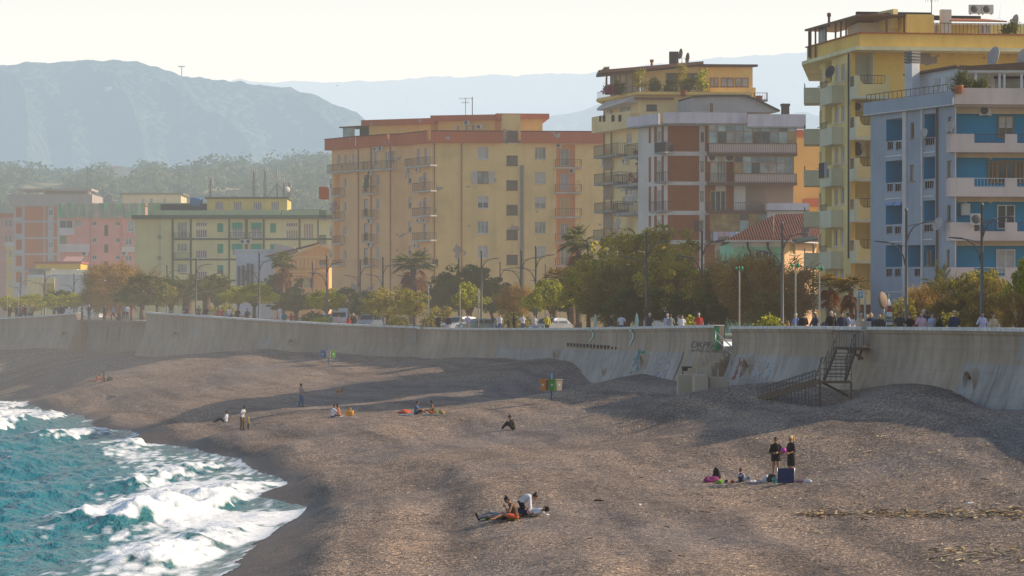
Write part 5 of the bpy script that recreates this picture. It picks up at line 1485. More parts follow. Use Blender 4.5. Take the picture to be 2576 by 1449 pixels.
def tiled_house():
 c=crop(2220,540,2.995)
 b=Bld('house','low house with red tiled hip roof and mint green wall','house',(27,262,7))
 f=Fac(b,(c(1590,0)[0],258),(c(2160,0)[0],258),0);g=Fac(b,(c(2160,0)[0],258),(c(2520,0)[0],262),0)
 ze=f.uz(*c(1600,1085))[1]
 f.z1=g.z1=ze-.1
 f.win(f.rect(*c(1830,1200),*c(1990,1290)),'g',WHITE);g.win(g.rect(*c(2225,1110),*c(2285,1240)),'g',CREAMF,gl=plain('yellow_pane',(.30,.25,.04)))
 f.done(plaster('mint_wall',(.22,.42,.30),.2));g.done(plaster('peach_wall',(.58,.40,.25),.2))
 mb=MB();f.box(mb,-.2,f.L*.95,ze-.55,ze-.12,.01,.1);b.part('frieze',mb,WHITE)
 mb=MB()
 for x in(1775,2000):
  u,z=f.uz(*c(x,1100));mb.tube((f.w(u-.25,ze-.1,.2),f.w(u-.2,ze-.7,.2),f.w(u,ze-1.0,.2),f.w(u,ze-2.2,.2)),.09,6)
 b.part('downpipe',mb,BLACKP)
 # hip roof
 tl=NB('roof_tiles');w=tl.N.new('ShaderNodeTexWave');w.wave_type='BANDS';w.bands_direction='X';w.inputs['Scale'].default_value=1.3;w.inputs['Distortion'].default_value=.6
 tl.L.new(tl.geo.outputs['Position'],w.inputs['Vector']);sp=tl.N.new('ShaderNodeSeparateXYZ');tl.L.new(tl.geo.outputs['Position'],sp.inputs[0])
 zz=tl.math('FRACT',tl.math('MULTIPLY',sp.outputs[2],4.2));hh=tl.math('ADD',w.outputs['Fac'],zz)
 cc=tl.mix(tl.math('MULTIPLY',hh,.35),tl.ramp(tl.noise(2,4),((.3,(.09,.03,.02)),(.7,(.16,.055,.03)))),(.05,.018,.012))
 tm=tl.finish(tl.bsdf(cc,.8,0,.2,tl.bump(hh,.8,.12)))
 zr=P(*c(2420,790),266).z
 a,e_,k=f.w(-.9,ze,.9),f.w(f.L+.2,ze,.9),g.w(g.L+.5,ze-.1,.8)
 r0,r1=Vector((f.w(f.L*.98,0).x,266,zr)),Vector((g.w(g.L+1,0).x,268,zr+.2))
 bk=Vector((a.x+1,276,ze));bk2=Vector((k.x,278,ze))
 mb=MB();mb.add((a,e_,k,r0,r1,bk,bk2),((0,1,3),(1,2,4,3),(0,3,5),(3,4,6,5)))
 th=MB()
 b.part('tiled_roof',mb,tm)
 mb=MB();mb.bar(a-Vector((0,0,.06)),e_-Vector((0,0,.06)),.2,.12);mb.bar(e_-Vector((0,0,.06)),k-Vector((0,0,.06)),.2,.12);b.part('gutter',mb,WHITE)
 mb=MB()
 for p,q in((a,bk),(bk,bk2)):mb.quad((p.x+.8,p.y+.8,6.8),(q.x,q.y,6.8),(q.x,q.y,ze-.1),(p.x+.8,p.y+.8,ze-.1))
 b.part('wall',mb,plaster('mint_wall',(.22,.42,.30),.2))
 dish(b,P(*c(2415,965),257),.75,(-.9,-.4,.2),plain('dish_brown',(.22,.15,.13)))
 mb=MB();p=P(*c(2040,1075),258);mb.tube((p,p+Vector((0,0,2.4))),.04,5);b.part('aerial',mb,plain('aerial_cream',(.45,.38,.28)))
 # dark awning on the right
 mb=MB();p,q=P(*c(2285,1100),256),P(*c(2490,1070),258);mb.hexa([(p.x,254.5,p.z-.2),(q.x,255,q.z-.2),(q.x,260,q.z+.2),(p.x,259,p.z+.2),(p.x,254.5,p.z-.05),(q.x,255,q.z),(q.x,260,q.z+.4),(p.x,259,p.z+.4)]);b.part('awning',mb,plain('dark_green_awning',(.03,.06,.05)))
def green_building():
 c=crop(0,600,2.0125)
 b=Bld('apartment_building','pale green apartment block with dark green bands and teal blinds','building',(-35,432,7))
 gr=plaster('yellow_green_render',(.52,.46,.27),.3);band=plain('dark_green_band',(.10,.13,.085),.8);pale=plaster('pale_green_render',(.30,.36,.24),.35,(.33,.27,.22),.70)
 och=plaster('ochre_render',(.46,.36,.16),.3);teal=plain('teal_blind',(.02,.30,.20),.6)
 D=424
 zt=ZC+(796-c(0,445)[1])/F*D
 f=Fac(b,(c(1212,0)[0],D),(c(2600,0)[0],D),zt);s=Fac(b,(c(1145,0)[0],D+3),(c(1212,0)[0],D),zt)
 def R(x0,y0,x1,y1,n=0,ff=f):return ff.rect(*c(x0,y0),*c(x1,y1),n)
 for y0,y1,k in((470,588,'g'),(630,690,'G'),(785,850,'G')):f.win(R(1338,y0,1412,y1),k,CREAMF,gl=GLASSL,cols=3)
 for r,st in((R(1310,550,1430,592,.8),'r'),(R(1310,700,1440,748,.8),'d')):f.bal(r,.8,'r',SLABG,IRON,.15,.15 if st=='r' else .09)
 for a,e in((525,585),(682,742),(840,900)):f.win(R(1477,a,1562,e),'G',WHITE,gl=plain('rust_curtain',(.30,.17,.09)),cols=5)
 f.win(R(1477,470,1562,500),'G',WHITE,gl=plain('rust_curtain',(.30,.17,.09)),cols=5)
 for a,e,k in((473,548,'s'),(630,708,'s'),(790,862,'h')):f.win(R(1636,a,1688,e),k,gr,shut=teal,cols=1)
 for x0,x1 in((1753,1830),(1897,1974)):
  for a,e in((473,580),(632,720)):
   wo=f.win(R(x0,a,x1,e),'g',WHITE,gl=GLASSL,cols=4,name='door')
   mb=MB();r=R(x0,a,x1,a+45);f.box(mb,*r,.05,.25);b.part('blind',mb,teal,wo)
  f.bal(R(x0-20,545,x1+10,592,.8),.8,'r',SLABG,IRON,.15,.16)
 f.win(R(2035,473,2085,552),'s',gr,shut=teal,cols=1);f.win(R(2035,632,2085,690),'s',gr,shut=teal,cols=1)
 f.win(R(2160,530,2248,592),'G',WHITE,gl=plain('amber_curtain',(.42,.27,.12)),cols=5);f.win(R(2160,473,2248,505),'G',WHITE,gl=plain('rust_curtain',(.30,.17,.09)),cols=5)
 f.win(R(2290,478,2365,592),'G',WHITE,gl=plain('amber_curtain',(.42,.27,.12)),cols=4)
 for x,y in((1835,615),(1880,615)):f.ac(*c(x,y),w=1.1,h=.75)
 bm=MB()
 for x0,x1 in((1296,1311),(1434,1448),(1724,1736),(1850,1870),(1984,1998),(2254,2268),(2395,2405)):
  u0,u1=f.uz(c(x0,0)[0],600)[0],f.uz(c(x1,0)[0],600)[0];f.box(bm,u0,u1,7,zt-.01,.006,.12)
 b.part('pilaster',bm,band)
 for y0,y1 in((590,604),(745,757),(903,916)):
  _,z1=f.uz(*c(1500,y0));_,z0=f.uz(*c(1500,y1));mb=MB();f.box(mb,f.uz(c(1296,0)[0],600)[0],f.L,z0,z1,.005,.09);b.part('floor_band',mb,band)
  # loggia strip on the left
 for a,e in((460,590),(620,745),(780,905)):s.hole(R(1150,a,1205,e,0,s),1.0,pale)
 for a,e in((570,596),(725,752)):s.bal(R(1148,a,1206,e,.3,s),.3,'r',SLABG,IRON,.15)
 f.done(gr);s.done(pale)
 mb=MB();f.box(mb,-4.2,f.L,zt+.0,zt+.55,-12,1.0);b.part('eaves',mb,band)
 mb=MB();z1=f.uz(*c(1400,380))[1];f.box(mb,-1.2,f.L,zt+.555,z1,-11,.3);b.part('parapet',mb,pale)
 g=Fac(b,(c(1563,0)[0],D+2),(c(2166,0)[0],D+2),0);g.z1=g.uz(*c(1800,292))[1];g.z0=zt+.6
 for x in(1622,1762,1913,2045):g.win(g.rect(*c(x,314),*c(x+62,378)),'G',CREAMF,gl=plain('lilac_curtain',(.26,.23,.28)),cols=4)
 g.done(och,'roof_storey');mb=MB();g.box(mb,0,g.L,g.z0,g.z1-.01,-8,-.25);b.part('roof_storey',mb,och);mb=MB();g.box(mb,-.3,g.L+.3,g.z1+.0,g.z1+.25,-8.2,.35);b.part('roof_edge',mb,band)
 mb=MB();g.box(mb,-9,-.05,zt+.6,g.z1-.6,-8,-1);b.part('roof_room',mb,pale);mb=MB();g.box(mb,g.L+.1,g.L+14,zt+.6,g.z1-3.2,-8,-1);b.part('roof_room',mb,pale)
 mb=MB();g.box(mb,-7,-.1,zt+.6,g.z1-.8,-.9,-.5);b.part('screen',mb,BLACKP);mb=MB();g.box(mb,g.L+.2,g.L+5.2,zt+.6,g.z1-1.6,-.9,-.5);b.part('screen',mb,plain('grey_screen',(.2,.2,.2)))
 u,z=g.uz(*c(1475,318));mb=MB();mb.lathe(g.w(u,z-.6,-1.2),((1.0,0),(1.0,1.2),(.9,1.3)),14);b.part('water_tank',mb,plain('blue_tank',(.05,.16,.36)))
 mb=MB();f.box(mb,-3.9,f.L,6.8,zt-.01,-12,-.3);b.part('wall',mb,gr)
 # phone masts
 wm=plain('mast_white',(.62,.60,.55))
 for x,y0,y1,k in((1588,115,278,0),(1916,65,278,1),(2000,55,280,2),(2092,72,282,3),(2142,145,282,4),(2182,155,290,5)):
  p,q=P(*c(x,y1),D+3),P(*c(x,y0),D+3);mb=MB();h=q.z-p.z
  mb.tube((p,q),.10,6)
  if k in(0,1,2,5):
   for i in range(9):mb.box(p.x-.28,p.x+.28,D+2.9,D+3.1,p.z+h*(.1+.09*i),p.z+h*(.1+.09*i)+.06)
   for dx in(-.25,.25):mb.box(p.x+dx-.03,p.x+dx+.03,D+2.95,D+3.05,p.z,p.z+h*.9)
  for dx in(-.28,.28):mb.box(p.x+dx-.13,p.x+dx+.13,D+2.7,D+2.9,p.z+h*.58,p.z+h*.98,1)
  if k==3:
   for dx in(-1.5,1.5):mb.tube((p+Vector((dx,0,0)),p+Vector((0,0,h*.5))),.06,5)
  if k in(1,4):mb.lathe(p+Vector((.5,-.3,h*.42)),((.05,0),(.45,.06),(.45,.2),(.05,.22)),14,1,(.3,-1,0))
  b.part('phone_mast',mb,[plain('mast_grey',(.30,.29,.29)),wm])
def brick_building():
 c=crop(0,600,2.0125);D=541
 b=Bld('apartment_building','brick panelled grey framed block with open roof frame','building',(-88,548,8))
 fr=plaster('frame_grey',(.36,.34,.34),.3);bk=plaster('brick_panel',(.40,.13,.055),.15)
 zt=ZC+(796-c(0,348)[1])/F*D
 f=Fac(b,(c(105,0)[0],D),(c(700,0)[0],D),zt)
 def R(x0,y0,x1,y1,n=0):return f.rect(*c(x0,y0),*c(x1,y1),n)
 for y0,y1 in((352,457),(472,581),(596,703),(718,825),(840,950)):
  for x0,x1 in((188,328),(342,362),(405,430)):mb=MB();f.box(mb,*R(x0,y0,x1,y1),.005,.08);b.part('panel',mb,bk)
  f.hole(R(120,y0+5,166,y1-4),1.2,bk);f.bal(R(100,y1-25,168,y1+8,.5),.5,'p',fr,fill=fr)
  f.win(R(366,y0+22,403,y0+68),'G' if y0>400 else 'g',WHITE,cut=False)
 f.done(fr)
 mb=MB();f.box(mb,0,f.L,6.8,zt-.01,-14,-1.3);b.part('wall',mb,fr)
 mb=MB();f.box(mb,-.8,f.L,zt+.0,zt+2.2,-14,.8);b.part('cornice',mb,plaster('cornice_grey',(.33,.29,.27)))
 ztr=f.uz(*c(400,215))[1];z0=zt+2.205
 u=lambda x:f.uz(c(x,0)[0],500)[0]
 for x0,x1,n0 in((150,168,-1),(150,168,-8),(655,675,-1),(318,330,-1)):mb=MB();f.box(mb,u(x0),u(x1),z0,ztr-.4,n0-.5,n0);b.part('roof_post',mb,plaster('post_pale',(.44,.38,.32)))
 mb=MB();f.box(mb,u(134),u(690),ztr-.4,ztr,-9,0);b.part('roof_frame',mb,plaster('cornice_grey',(.33,.29,.27)))
 mb=MB();f.box(mb,u(328),u(660),z0,ztr-.41,-8,-1.6);f.box(mb,u(455),u(585),z0,ztr-1.8,-1.59,-1.2,1);b.part('roof_room',mb,[plaster('roof_room_brown',(.26,.20,.18)),plaster('roof_room_pale',(.40,.37,.36))])
 antenna(b,P(*c(688,215),D),3.5);antenna(b,P(*c(658,215),D),4)
 return b
def pink_building():
 c=crop(0,600,2.0125);D=500
 b=Bld('apartment_building','pink apartment block with stepped top wrapped in green netting','building',(-66,506,8))
 pk=plaster('pink_render',(.56,.28,.24),.25);wb=plaster('balcony_pale',(.50,.46,.45),.2)
 ztop=ZC+(796-c(0,375)[1])/F*D
 zt=ZC+(796-c(0,437)[1])/F*D
 f=Fac(b,(c(450,0)[0],D),(c(1108,0)[0],D),zt);s=Fac(b,(c(1108,0)[0],D),(c(1136,0)[0],D+9),zt)
 def R(x0,y0,x1,y1,n=0):return f.rect(*c(x0,y0),*c(x1,y1),n)
 for x0,x1,ys in((695,729,(463,588,718)),(872,906,(463,588,718))):
  for y in ys:f.win(R(x0,y,x1,y+34),'g',WHITE)
 for y in(490,637,765):f.win(R(787,y,816,y+(80 if y<600 else 60)),'g',BROWNF)
 f.hole(R(447,565,503,633),1.4,plaster('green_loggia',(.25,.30,.22)))
 f.win(R(450,455,550,515,.0),'g',WHITE,cut=False);f.win(R(565,450,615,505),'g',CREAMF,gl=GLASSB)
 f.win(R(965,455,1012,540),'G',WHITE,cut=False,gl=glass('sage_glass',(.32,.36,.30),.3));f.win(R(1030,462,1105,515),'G',WHITE,cut=False);f.win(R(942,590,996,642),'G',WHITE);f.win(R(942,720,996,765),'G',WHITE);f.win(R(610,765,672,820),'s',WHITE)
 for r,n in((R(445,635,672,695,.8),.8),(R(443,518,556,568,.8),.8),(R(1012,512,1110,568,.8),.8),(R(918,655,1108,695,.7),.7)):f.bal(r,n,'p',wb,fill=wb)
 f.ac(*c(640,706),w=1.3,h=.9);f.ac(*c(940,702),w=1.3,h=.9)
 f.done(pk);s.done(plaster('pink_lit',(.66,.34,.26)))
 mb=MB();f.box(mb,.02,f.L-.05,6.8,zt-.01,-10,-1.5);b.part('wall',mb,pk)
 # stepped top
 mb=MB()
 u=lambda x:f.uz(c(x,0)[0],500)[0];z=lambda y:f.uz(c(600,0)[0],c(0,y)[1])[1]
 for x0,x1,y in((600,680,420),(682,715,408),(717,768,396),(770,798,372),(800,872,412),(874,920,425)):f.box(mb,u(x0),u(x1),zt+.003,z(y),-.4,0)
 b.part('stepped_wall',mb,pk)
 for x in(685,918):mb=MB();f.box(mb,u(x)-.15,u(x)+.15,9,z(405),.01,.2);b.part('pier',mb,plaster('pink_dark',(.48,.20,.17)))
 # netting over the top floor
 nb=NB('green_netting');w=nb.noise(1.2,4,stretch=(1,1,.25));col=nb.ramp(w,((.35,(.02,.13,.07)),(.6,(.03,.26,.14)),(.75,(.04,.38,.20))))
 tr=nb.N.new('ShaderNodeBsdfTransparent');ms=nb.N.new('ShaderNodeMixShader');fa=nb.ramp(w,((.4,(.35,.35,.35)),(.65,(.85,.85,.85))));nb.L.new(fa,ms.inputs[0]);nb.L.new(tr.outputs[0],ms.inputs[1]);nb.L.new(nb.bsdf(col,.8),ms.inputs[2])
 nm=nb.finish(ms.outputs[0])
 mb=MB();z0,z1=z(440),z(325);n=26
 for i in range(n):
  a,e=u(445)+(u(1095)-u(445))*i/n,u(445)+(u(1095)-u(445))*(i+1)/n
  na,ne=.9+.25*math.sin(i*1.9),.9+.25*math.sin((i+1)*1.9)
  mb.quad(f.w(a,z0,na),f.w(e,z0,ne),f.w(e,z1,ne),f.w(a,z1,na))
 b.part('netting',mb,nm)
 mb=MB();f.box(mb,u(450),u(1090),z0-.8,z1-.5,-9,-1.0);b.part('top_storey',mb,plaster('top_storey_brown',(.28,.18,.13)))
 mb=MB();f.box(mb,u(440),u(1100),z1-.45,z1-.1,-9,.6);b.part('roof',mb,plain('roof_red',(.30,.12,.08)))
 mb=MB()
 for x in(600,625,655,790,990,1030):f.box(mb,u(x)-.12,u(x)+.12,z0+.6,z1-.5,.2,.4)
 b.part('scaffold_post',mb,plain('post_cream',(.45,.40,.33)))
 mb=MB();f.box(mb,u(1010),u(1125),z(452),z(440),.01,.9);b.part('canopy',mb,plain('canopy_red',(.40,.10,.07)))
 dish(b,f.w(u(815),z(300),-1),1.0,(-.5,-.8,.3));antenna(b,f.w(u(765),z1,-2),2.5)
def minor_buildings():
 c=crop(0,600,2.0125)
 # cream roof block behind
 b=Bld('apartment_building','cream flat roofed upper storey showing behind the green netting','building',(-65,560,8))
 D=560;f=Fac(b,(c(925,0)[0],D),(c(1365,0)[0],D),ZC+(796-c(0,262)[1])/F*D);m=plaster('far_cream',(.54,.44,.28),.2)
 for x0,x1,k in((1065,1090,'s'),(1228,1254,'s'),(1130,1155,'G')):f.win(f.rect(*c(x0,290),*c(x1,335)),k,CREAMF,cols=1,shut=LILAC)
 f.done(m);mb=MB();f.box(mb,0,f.L,6.8,f.z1-.01,-10,-.25);b.part('wall',mb,m);mb=MB();f.box(mb,-.5,f.L+.5,f.z1+.0,f.z1+.35,-10,.6);b.part('roof',mb,plain('olive_roof',(.2,.19,.13)))
 mb=MB();z1=f.uz(*c(1200,336))[1];f.box(mb,f.uz(c(1100,0)[0],500)[0],f.uz(c(1400,0)[0],500)[0],7,z1,.8,3);b.part('lower_storey',mb,plaster('pale_moss',(.44,.44,.28),.2))
 mb=MB();p=f.uz(*c(1160,430));f.box(mb,p[0]-2,p[0]+6,7,z1-3.5,3.2,3.4);b.part('lower_panel',mb,plaster('orange_low',(.52,.30,.16)))
 antenna(b,f.w(f.L-.5,f.z1+.3,-2),5)
 # far left pink and yellow houses
 b=Bld('apartment_building','narrow pink balconied building at the far end beside the brick block','building',(-97,560,8));D=555
 f=Fac(b,(-40,D),(c(104,0)[0],D),ZC+(796-c(0,432)[1])/F*D)
 for a,e in((450,505),(565,620),(670,720),(880,940)):
  for x0,x1 in((38,56),(68,86)):f.win(f.rect(*c(x0,a),*c(x1,e)),'g',WHITE,cols=1)
 for a in(508,622,740,850):f.bal(f.rect(*c(-60,a),*c(100,a+30),.9),.9,'p',plaster('pink_slab',(.50,.26,.22)),fill=plaster('pink_slab',(.50,.26,.22)))
 f.done(plaster('dusty_pink',(.42,.24,.22),.3));mb=MB();f.box(mb,0,f.L,6.8,f.z1-.01,-9,-.25);b.part('wall',mb,plaster('dusty_pink',(.42,.24,.22),.3));mb=MB();f.box(mb,-.3,f.L+.2,f.z1,f.z1+.8,-9,.3);b.part('roof_band',mb,plaster('red_band_far',(.42,.12,.06)))
 mb=MB();f.box(mb,1,2.5,f.z1+.8,f.z1+2.2,-3,-1);b.part('water_tank',mb,BLACKP)
 b=Bld('house','yellow three storey house front below the pink balconies','house',(-93,545,8));D=545
 f=Fac(b,(c(45,0)[0],D),(c(125,0)[0],D),ZC+(796-c(0,655)[1])/F*D);m=plaster('amber_house',(.58,.40,.17),.2)
 for a in(680,790,905):f.win(f.rect(*c(64,a),*c(92,a+55)),'s' if a>700 else 'G',WHITE,cols=1)
 f.done(m);mb=MB();f.box(mb,0,f.L,6.8,f.z1-.01,-6,-.25);b.part('wall',mb,m);mb=MB();f.box(mb,-.2,f.L+.2,f.z1,f.z1+.9,-6,.3);b.part('parapet',mb,wb_ if False else plaster('balcony_pale',(.50,.46,.45),.2))
 # low white and yellow houses
 b=Bld('house','low cream house with terrace and weathered white gable end','house',(-72,470,8));D=470
 f=Fac(b,(c(205,0)[0],D),(c(745,0)[0],D),ZC+(796-c(0,865)[1])/F*D);m=plaster('weathered_white',(.46,.45,.46),.5,(.20,.19,.19),.70)
 mb=MB();r=f.rect(*c(205,830),*c(415,1060));f.box(mb,0,f.uz(c(415,0)[0],500)[0],7,f.uz(*c(300,890))[1],.01,.5);b.part('front_wall',mb,plaster('cream_low',(.55,.46,.28)))
 mb=MB();f.box(mb,*f.rect(*c(328,930),*c(415,1060)),.52,.6);b.part('garage_door',mb,plain('ochre_door',(.45,.31,.07)))
 f.done(m);mb=MB();f.box(mb,0,f.L,6.8,f.z1-.01,-9,-.02);b.part('wall',mb,m)
 mb=MB();f.box(mb,f.uz(c(330,0)[0],500)[0],f.uz(c(580,0)[0],500)[0],f.z1,f.uz(*c(400,825))[1],-4,-.5);b.part('terrace_wall',mb,plaster('cream_light',(.62,.56,.44)))
 mb=MB();f.box(mb,f.uz(c(585,0)[0],500)[0],f.uz(c(712,0)[0],500)[0],f.z1,f.uz(*c(640,828))[1],-5,-.5);b.part('terrace_wall',mb,plaster('cream_light',(.62,.56,.44)))
 mb=MB();f.box(mb,f.uz(c(215,0)[0],500)[0],f.uz(c(330,0)[0],500)[0],f.z1,f.uz(*c(250,832))[1],-4,-.3);b.part('veranda',mb,GLASSL);mb=MB();f.box(mb,-.5,f.uz(c(390,0)[0],500)[0],f.uz(*c(250,830))[1],f.uz(*c(250,820))[1],-4,.2);b.part('veranda_roof',mb,plain('grey_roof_sheet',(.30,.30,.31)))
 b=Bld('house','mustard flat roofed house with red corrugated roof panel','house',(-72,490,8));D=488
 f=Fac(b,(c(270,0)[0],D),(c(608,0)[0],D),ZC+(796-c(0,782)[1])/F*D);m=plaster('mustard_house',(.56,.37,.10),.2);f.done(m);mb=MB();f.box(mb,0,f.L,6.8,f.z1-.01,-8,-.02);b.part('wall',mb,m)
 mb=MB();f.box(mb,-.2,f.L+.2,f.z1,f.z1+.35,-8,.4);b.part('roof_edge',mb,plain('canopy_red',(.40,.10,.07)))
 mb=MB();u0,u1=f.uz(c(470,0)[0],500)[0],f.uz(c(606,0)[0],500)[0];zr=f.uz(*c(540,725))[1]
 for i in range(14):
  a,e=u0+(u1-u0)*i/14,u0+(u1-u0)*(i+1)/14;mb.quad(f.w(a,f.z1+.4,.3),f.w(e,f.z1+.4,.3),f.w(e,zr,-4),f.w(a,zr,-4),i%2)
 b.part('corrugated_roof',mb,[plain('corrugated_red',(.40,.09,.07)),plain('corrugated_pale',(.52,.44,.40))])
 # white house and peach villa in front of the green block
 b=Bld('house','plain white house wall beside the peach villa','house',(-36,400,8));D=400
 f=Fac(b,(c(1780,0)[0],D),(c(2120,0)[0],D),ZC+(796-c(0,690)[1])/F*D);m=plaster('blue_white',(.46,.48,.53),.3)
 for x0,x1,y0,y1 in((1850,1875,850,905),(1796,1812,800,905)):f.win(f.rect(*c(x0,y0),*c(x1,y1)),'g',BROWNF,cols=1)
 f.done(m);mb=MB();f.box(mb,0,f.L,6.8,f.z1-.01,-10,-.25);b.part('wall',mb,m);mb=MB();f.box(mb,-.2,f.L+.2,f.z1,f.z1+.3,-10,.2);b.part('parapet',mb,m)
 for x,y in((1805,800),(1838,795),(1875,780),(1905,785)):u,z=f.uz(*c(x,y));mb=MB();f.box(mb,u-.2,u+.2,z-4.5,z,.3,.6);b.part('flue',mb,plain('dark_flue',(.14,.13,.14)))
 b=Bld('villa','peach villa with triangular gable and red tiled roof','villa',(-28,395,8));D=388
 f=Fac(b,(c(2070,0)[0],D),(c(2480,0)[0],D),ZC+(796-c(0,735)[1])/F*D);m=plaster('villa_peach',(.60,.34,.17),.2)
 wn=f.win(f.rect(*c(2285,893),*c(2338,960)),'G',CREAMF,gl=plain('cream_blind',(.50,.40,.20)))
 for x0,x1 in((2262,2283),(2342,2366)):sb=MB();f.box(sb,*f.rect(*c(x0,890),*c(x1,962)),.02,.07);b.part('shutter',sb,plain('maroon_shutter',(.14,.05,.04)),wn)
 f.done(m);mb=MB();f.box(mb,0,f.L,6.8,f.z1-.01,-12,-.25);b.part('wall',mb,m)
 for y0,y1 in((733,745),(838,848),(800,806),(862,868)):mb=MB();f.box(mb,0,f.L,f.uz(*c(2300,y1))[1],f.uz(*c(2300,y0))[1],.004,.18);b.part('cornice',mb,plaster('villa_trim',(.66,.42,.24)))
 mb=MB()
 for i in range(22):u=.4+i*.55;f.box(mb,u,u+.28,f.z1-1.4,f.z1-.25,.19,.26)
 b.part('frieze',mb,plaster('villa_trim',(.66,.42,.24)))
 A0,A1,AP=f.w(2.0,f.z1+.02,.1),f.w(f.L+3,f.z1+.02,.1),f.w(f.L*.82,f.uz(*c(2430,640))[1],.1)
 mb=MB();mb.add((A0,A1,AP),((0,1,2),));b.part('gable',mb,m);mb=MB();mb.bar(A0,AP,.35,.3);mb.bar(AP,A1,.35,.3);mb.bar(A0,A1,.3,.25);b.part('gable_moulding',mb,plaster('villa_trim',(.66,.42,.24)))
 rg=Vector((AP.x,AP.y+13,AP.z+.6));l0=Vector((A0.x-3.5,A0.y,A0.z-.1));l1=l0+Vector((0,13,0));mb=MB();mb.quad(l0+Vector((0,0,.2)),AP+Vector((0,.2,.35)),rg,l1+Vector((0,0,.4)));mb.quad(AP+Vector((0,.2,.35)),A1+Vector((0,0,.3)),A1+Vector((0,13,.3)),rg);b.part('tiled_roof',mb,plain('villa_tiles',(.20,.075,.055),.9,var=.3,scale=4))
 mb=MB();p=P(*c(2070,672),396);q=P(*c(2215,612),396);mb.hexa([(p.x,396,p.z-2.5),(q.x+3.5,396,p.z-2.5),(q.x+3.5,403,p.z-2.5),(p.x,403,p.z-2.5),(p.x,396,q.z-.3),(q.x,396,q.z-.9),(q.x,403,q.z-.9),(p.x,403,q.z-.3)]);b.part('rear_wing',mb,plaster('villa_rear',(.46,.44,.43)))
 # house on the wooded hill
 b=Bld('house','small hillside house with red hipped roof among trees','house',(-118,880,50));D=890
 p,q=P(258,441,D),P(334,441,D);z1=P(0,427,D).z;mb=MB();mb.box(p.x,q.x,D,D+9,p.z-8,z1);b.part('wall',mb,plaster('hill_house',(.52,.40,.34),.1))
 zr=P(0,416,D).z;mb=MB();mb.add([(p.x-.8,D-.6,z1),(q.x+.8,D-.6,z1),(q.x+.8,D+10,z1),(p.x-.8,D+10,z1),(p.x+3,D+4.5,zr),(q.x-4,D+4.5,zr)],((0,1,5,4),(1,2,5),(2,3,4,5),(3,0,4)));b.part('roof',mb,plain('hill_roof',(.24,.09,.08)))
 mb=MB();g=P(308,430,D-.3)
 mb.add([(g.x-3.2,D-.8,z1),(g.x+3.2,D-.8,z1),(g.x,D-.8,zr-.3)],((0,1,2),));b.part('gable',mb,plaster('hill_house',(.52,.40,.34),.1))
 mb=MB();p=on_hill(274,227);mb.box(p.x-2.4,p.x+2.4,p.y-2.5,p.y+1.5,p.z-1.5,p.z+2.2);o=solo('hut',mb,plain('hut_white',(.95,.93,.88)),'tiny white hut shining on the mountain slope','hut')
def corner_building():
 b=Bld('apartment_building','plain ochre block standing outside the frame beyond the sea wall, its shadow crossing the gravel','building',(50,148,7))
 m=plaster('ochre_render',(.46,.36,.16),.3);f=Fac(b,(41.6,135.3),(60,136.8),20.3,xy=True);g=Fac(b,(42.1,162),(41.6,135.3),20.3,xy=True)
 for k in range(4):
  for i in range(4):f.win((1.5+4.2*i,3.2+4.2*i,8.5+3.05*k,9.9+3.05*k),'s' if(i+k)%3 else 'G',WHITE)
  for i in range(5):g.win((2+5*i,3.6+5*i,8.5+3.05*k,9.9+3.05*k),'G' if(i+k)%3 else 's',WHITE)
 f.done(m);g.done(m);mb=MB();mb.prism([(42.2,135.8),(60,137),(60,162),(42.6,162)],6.8,20.28);b.part('wall',mb,m);mb=MB();mb.prism([(41.2,134.8),(60.4,136.4),(60.4,162.4),(41.7,162.4)],20.305,21.1);b.part('roof',mb,SLABW)
corner_building()
blue_building()
yellow_building()
peach_building()
brown_building()
cream_building()
orange_building()
tiled_house()
green_building()
brick_building()
pink_building()
minor_buildings()
# ---------------------------------------------------------------- foliage
def leaf_mat(name,dark,lit,trans=.45,tcol=None,scale=.9):
 b=NB(name)
 tone=b.attr('tone')
 f=b.math('ADD',b.math('MULTIPLY',tone,.7),b.math('MULTIPLY',b.noise(scale,3),.3))
 c=b.ramp(f,((.2,dark),(.8,lit)))
 d=b.bsdf(c,.6,0,.35)
 t=b.N.new('ShaderNodeBsdfTranslucent');b.L.new(b.mix(1,c,tcol or(2.0,1.9,.9),'MULTIPLY'),t.inputs[0])
 m=b.N.new('ShaderNodeMixShader');m.inputs[0].default_value=trans
 b.L.new(d,m.inputs[1]);b.L.new(t.outputs[0],m.inputs[2])
 return b.finish(m.outputs[0])
LEAF={
'bright':leaf_mat('leaf_bright',(.09,.11,.013),(.42,.42,.045),.5),
'olive':leaf_mat('leaf_olive',(.095,.09,.018),(.40,.35,.065),.47),
'dark':leaf_mat('leaf_dark',(.035,.05,.013),(.15,.155,.035),.42),
'tamarisk':leaf_mat('leaf_tamarisk',(.13,.09,.032),(.45,.30,.105),.45,(1.5,1.3,.7)),
'tamarisk_dark':leaf_mat('leaf_tamarisk_dark',(.075,.07,.022),(.28,.235,.07),.45,(1.5,1.3,.7)),
'palm':leaf_mat('leaf_palm',(.035,.05,.016),(.13,.14,.04),.38),
'palm_gold':leaf_mat('leaf_palm_gold',(.07,.07,.02),(.20,.15,.035),.45,(1.9,1.4,.6)),
'dead':leaf_mat('leaf_dead',(.10,.05,.02),(.26,.14,.05),.4,(1.6,1.1,.5)),
'pink':leaf_mat('petal_pink',(.16,.02,.06),(.42,.06,.16),.4,(1.4,.9,1.1)),
'hill':leaf_mat('leaf_hill',(.03,.04,.022),(.14,.15,.075),.3),
}
BARK=plain('bark',(.14,.10,.07),.95,var=.35,scale=5)
PALMBARK=plain('palm_bark',(.15,.10,.065),.95,var=.4,scale=7)
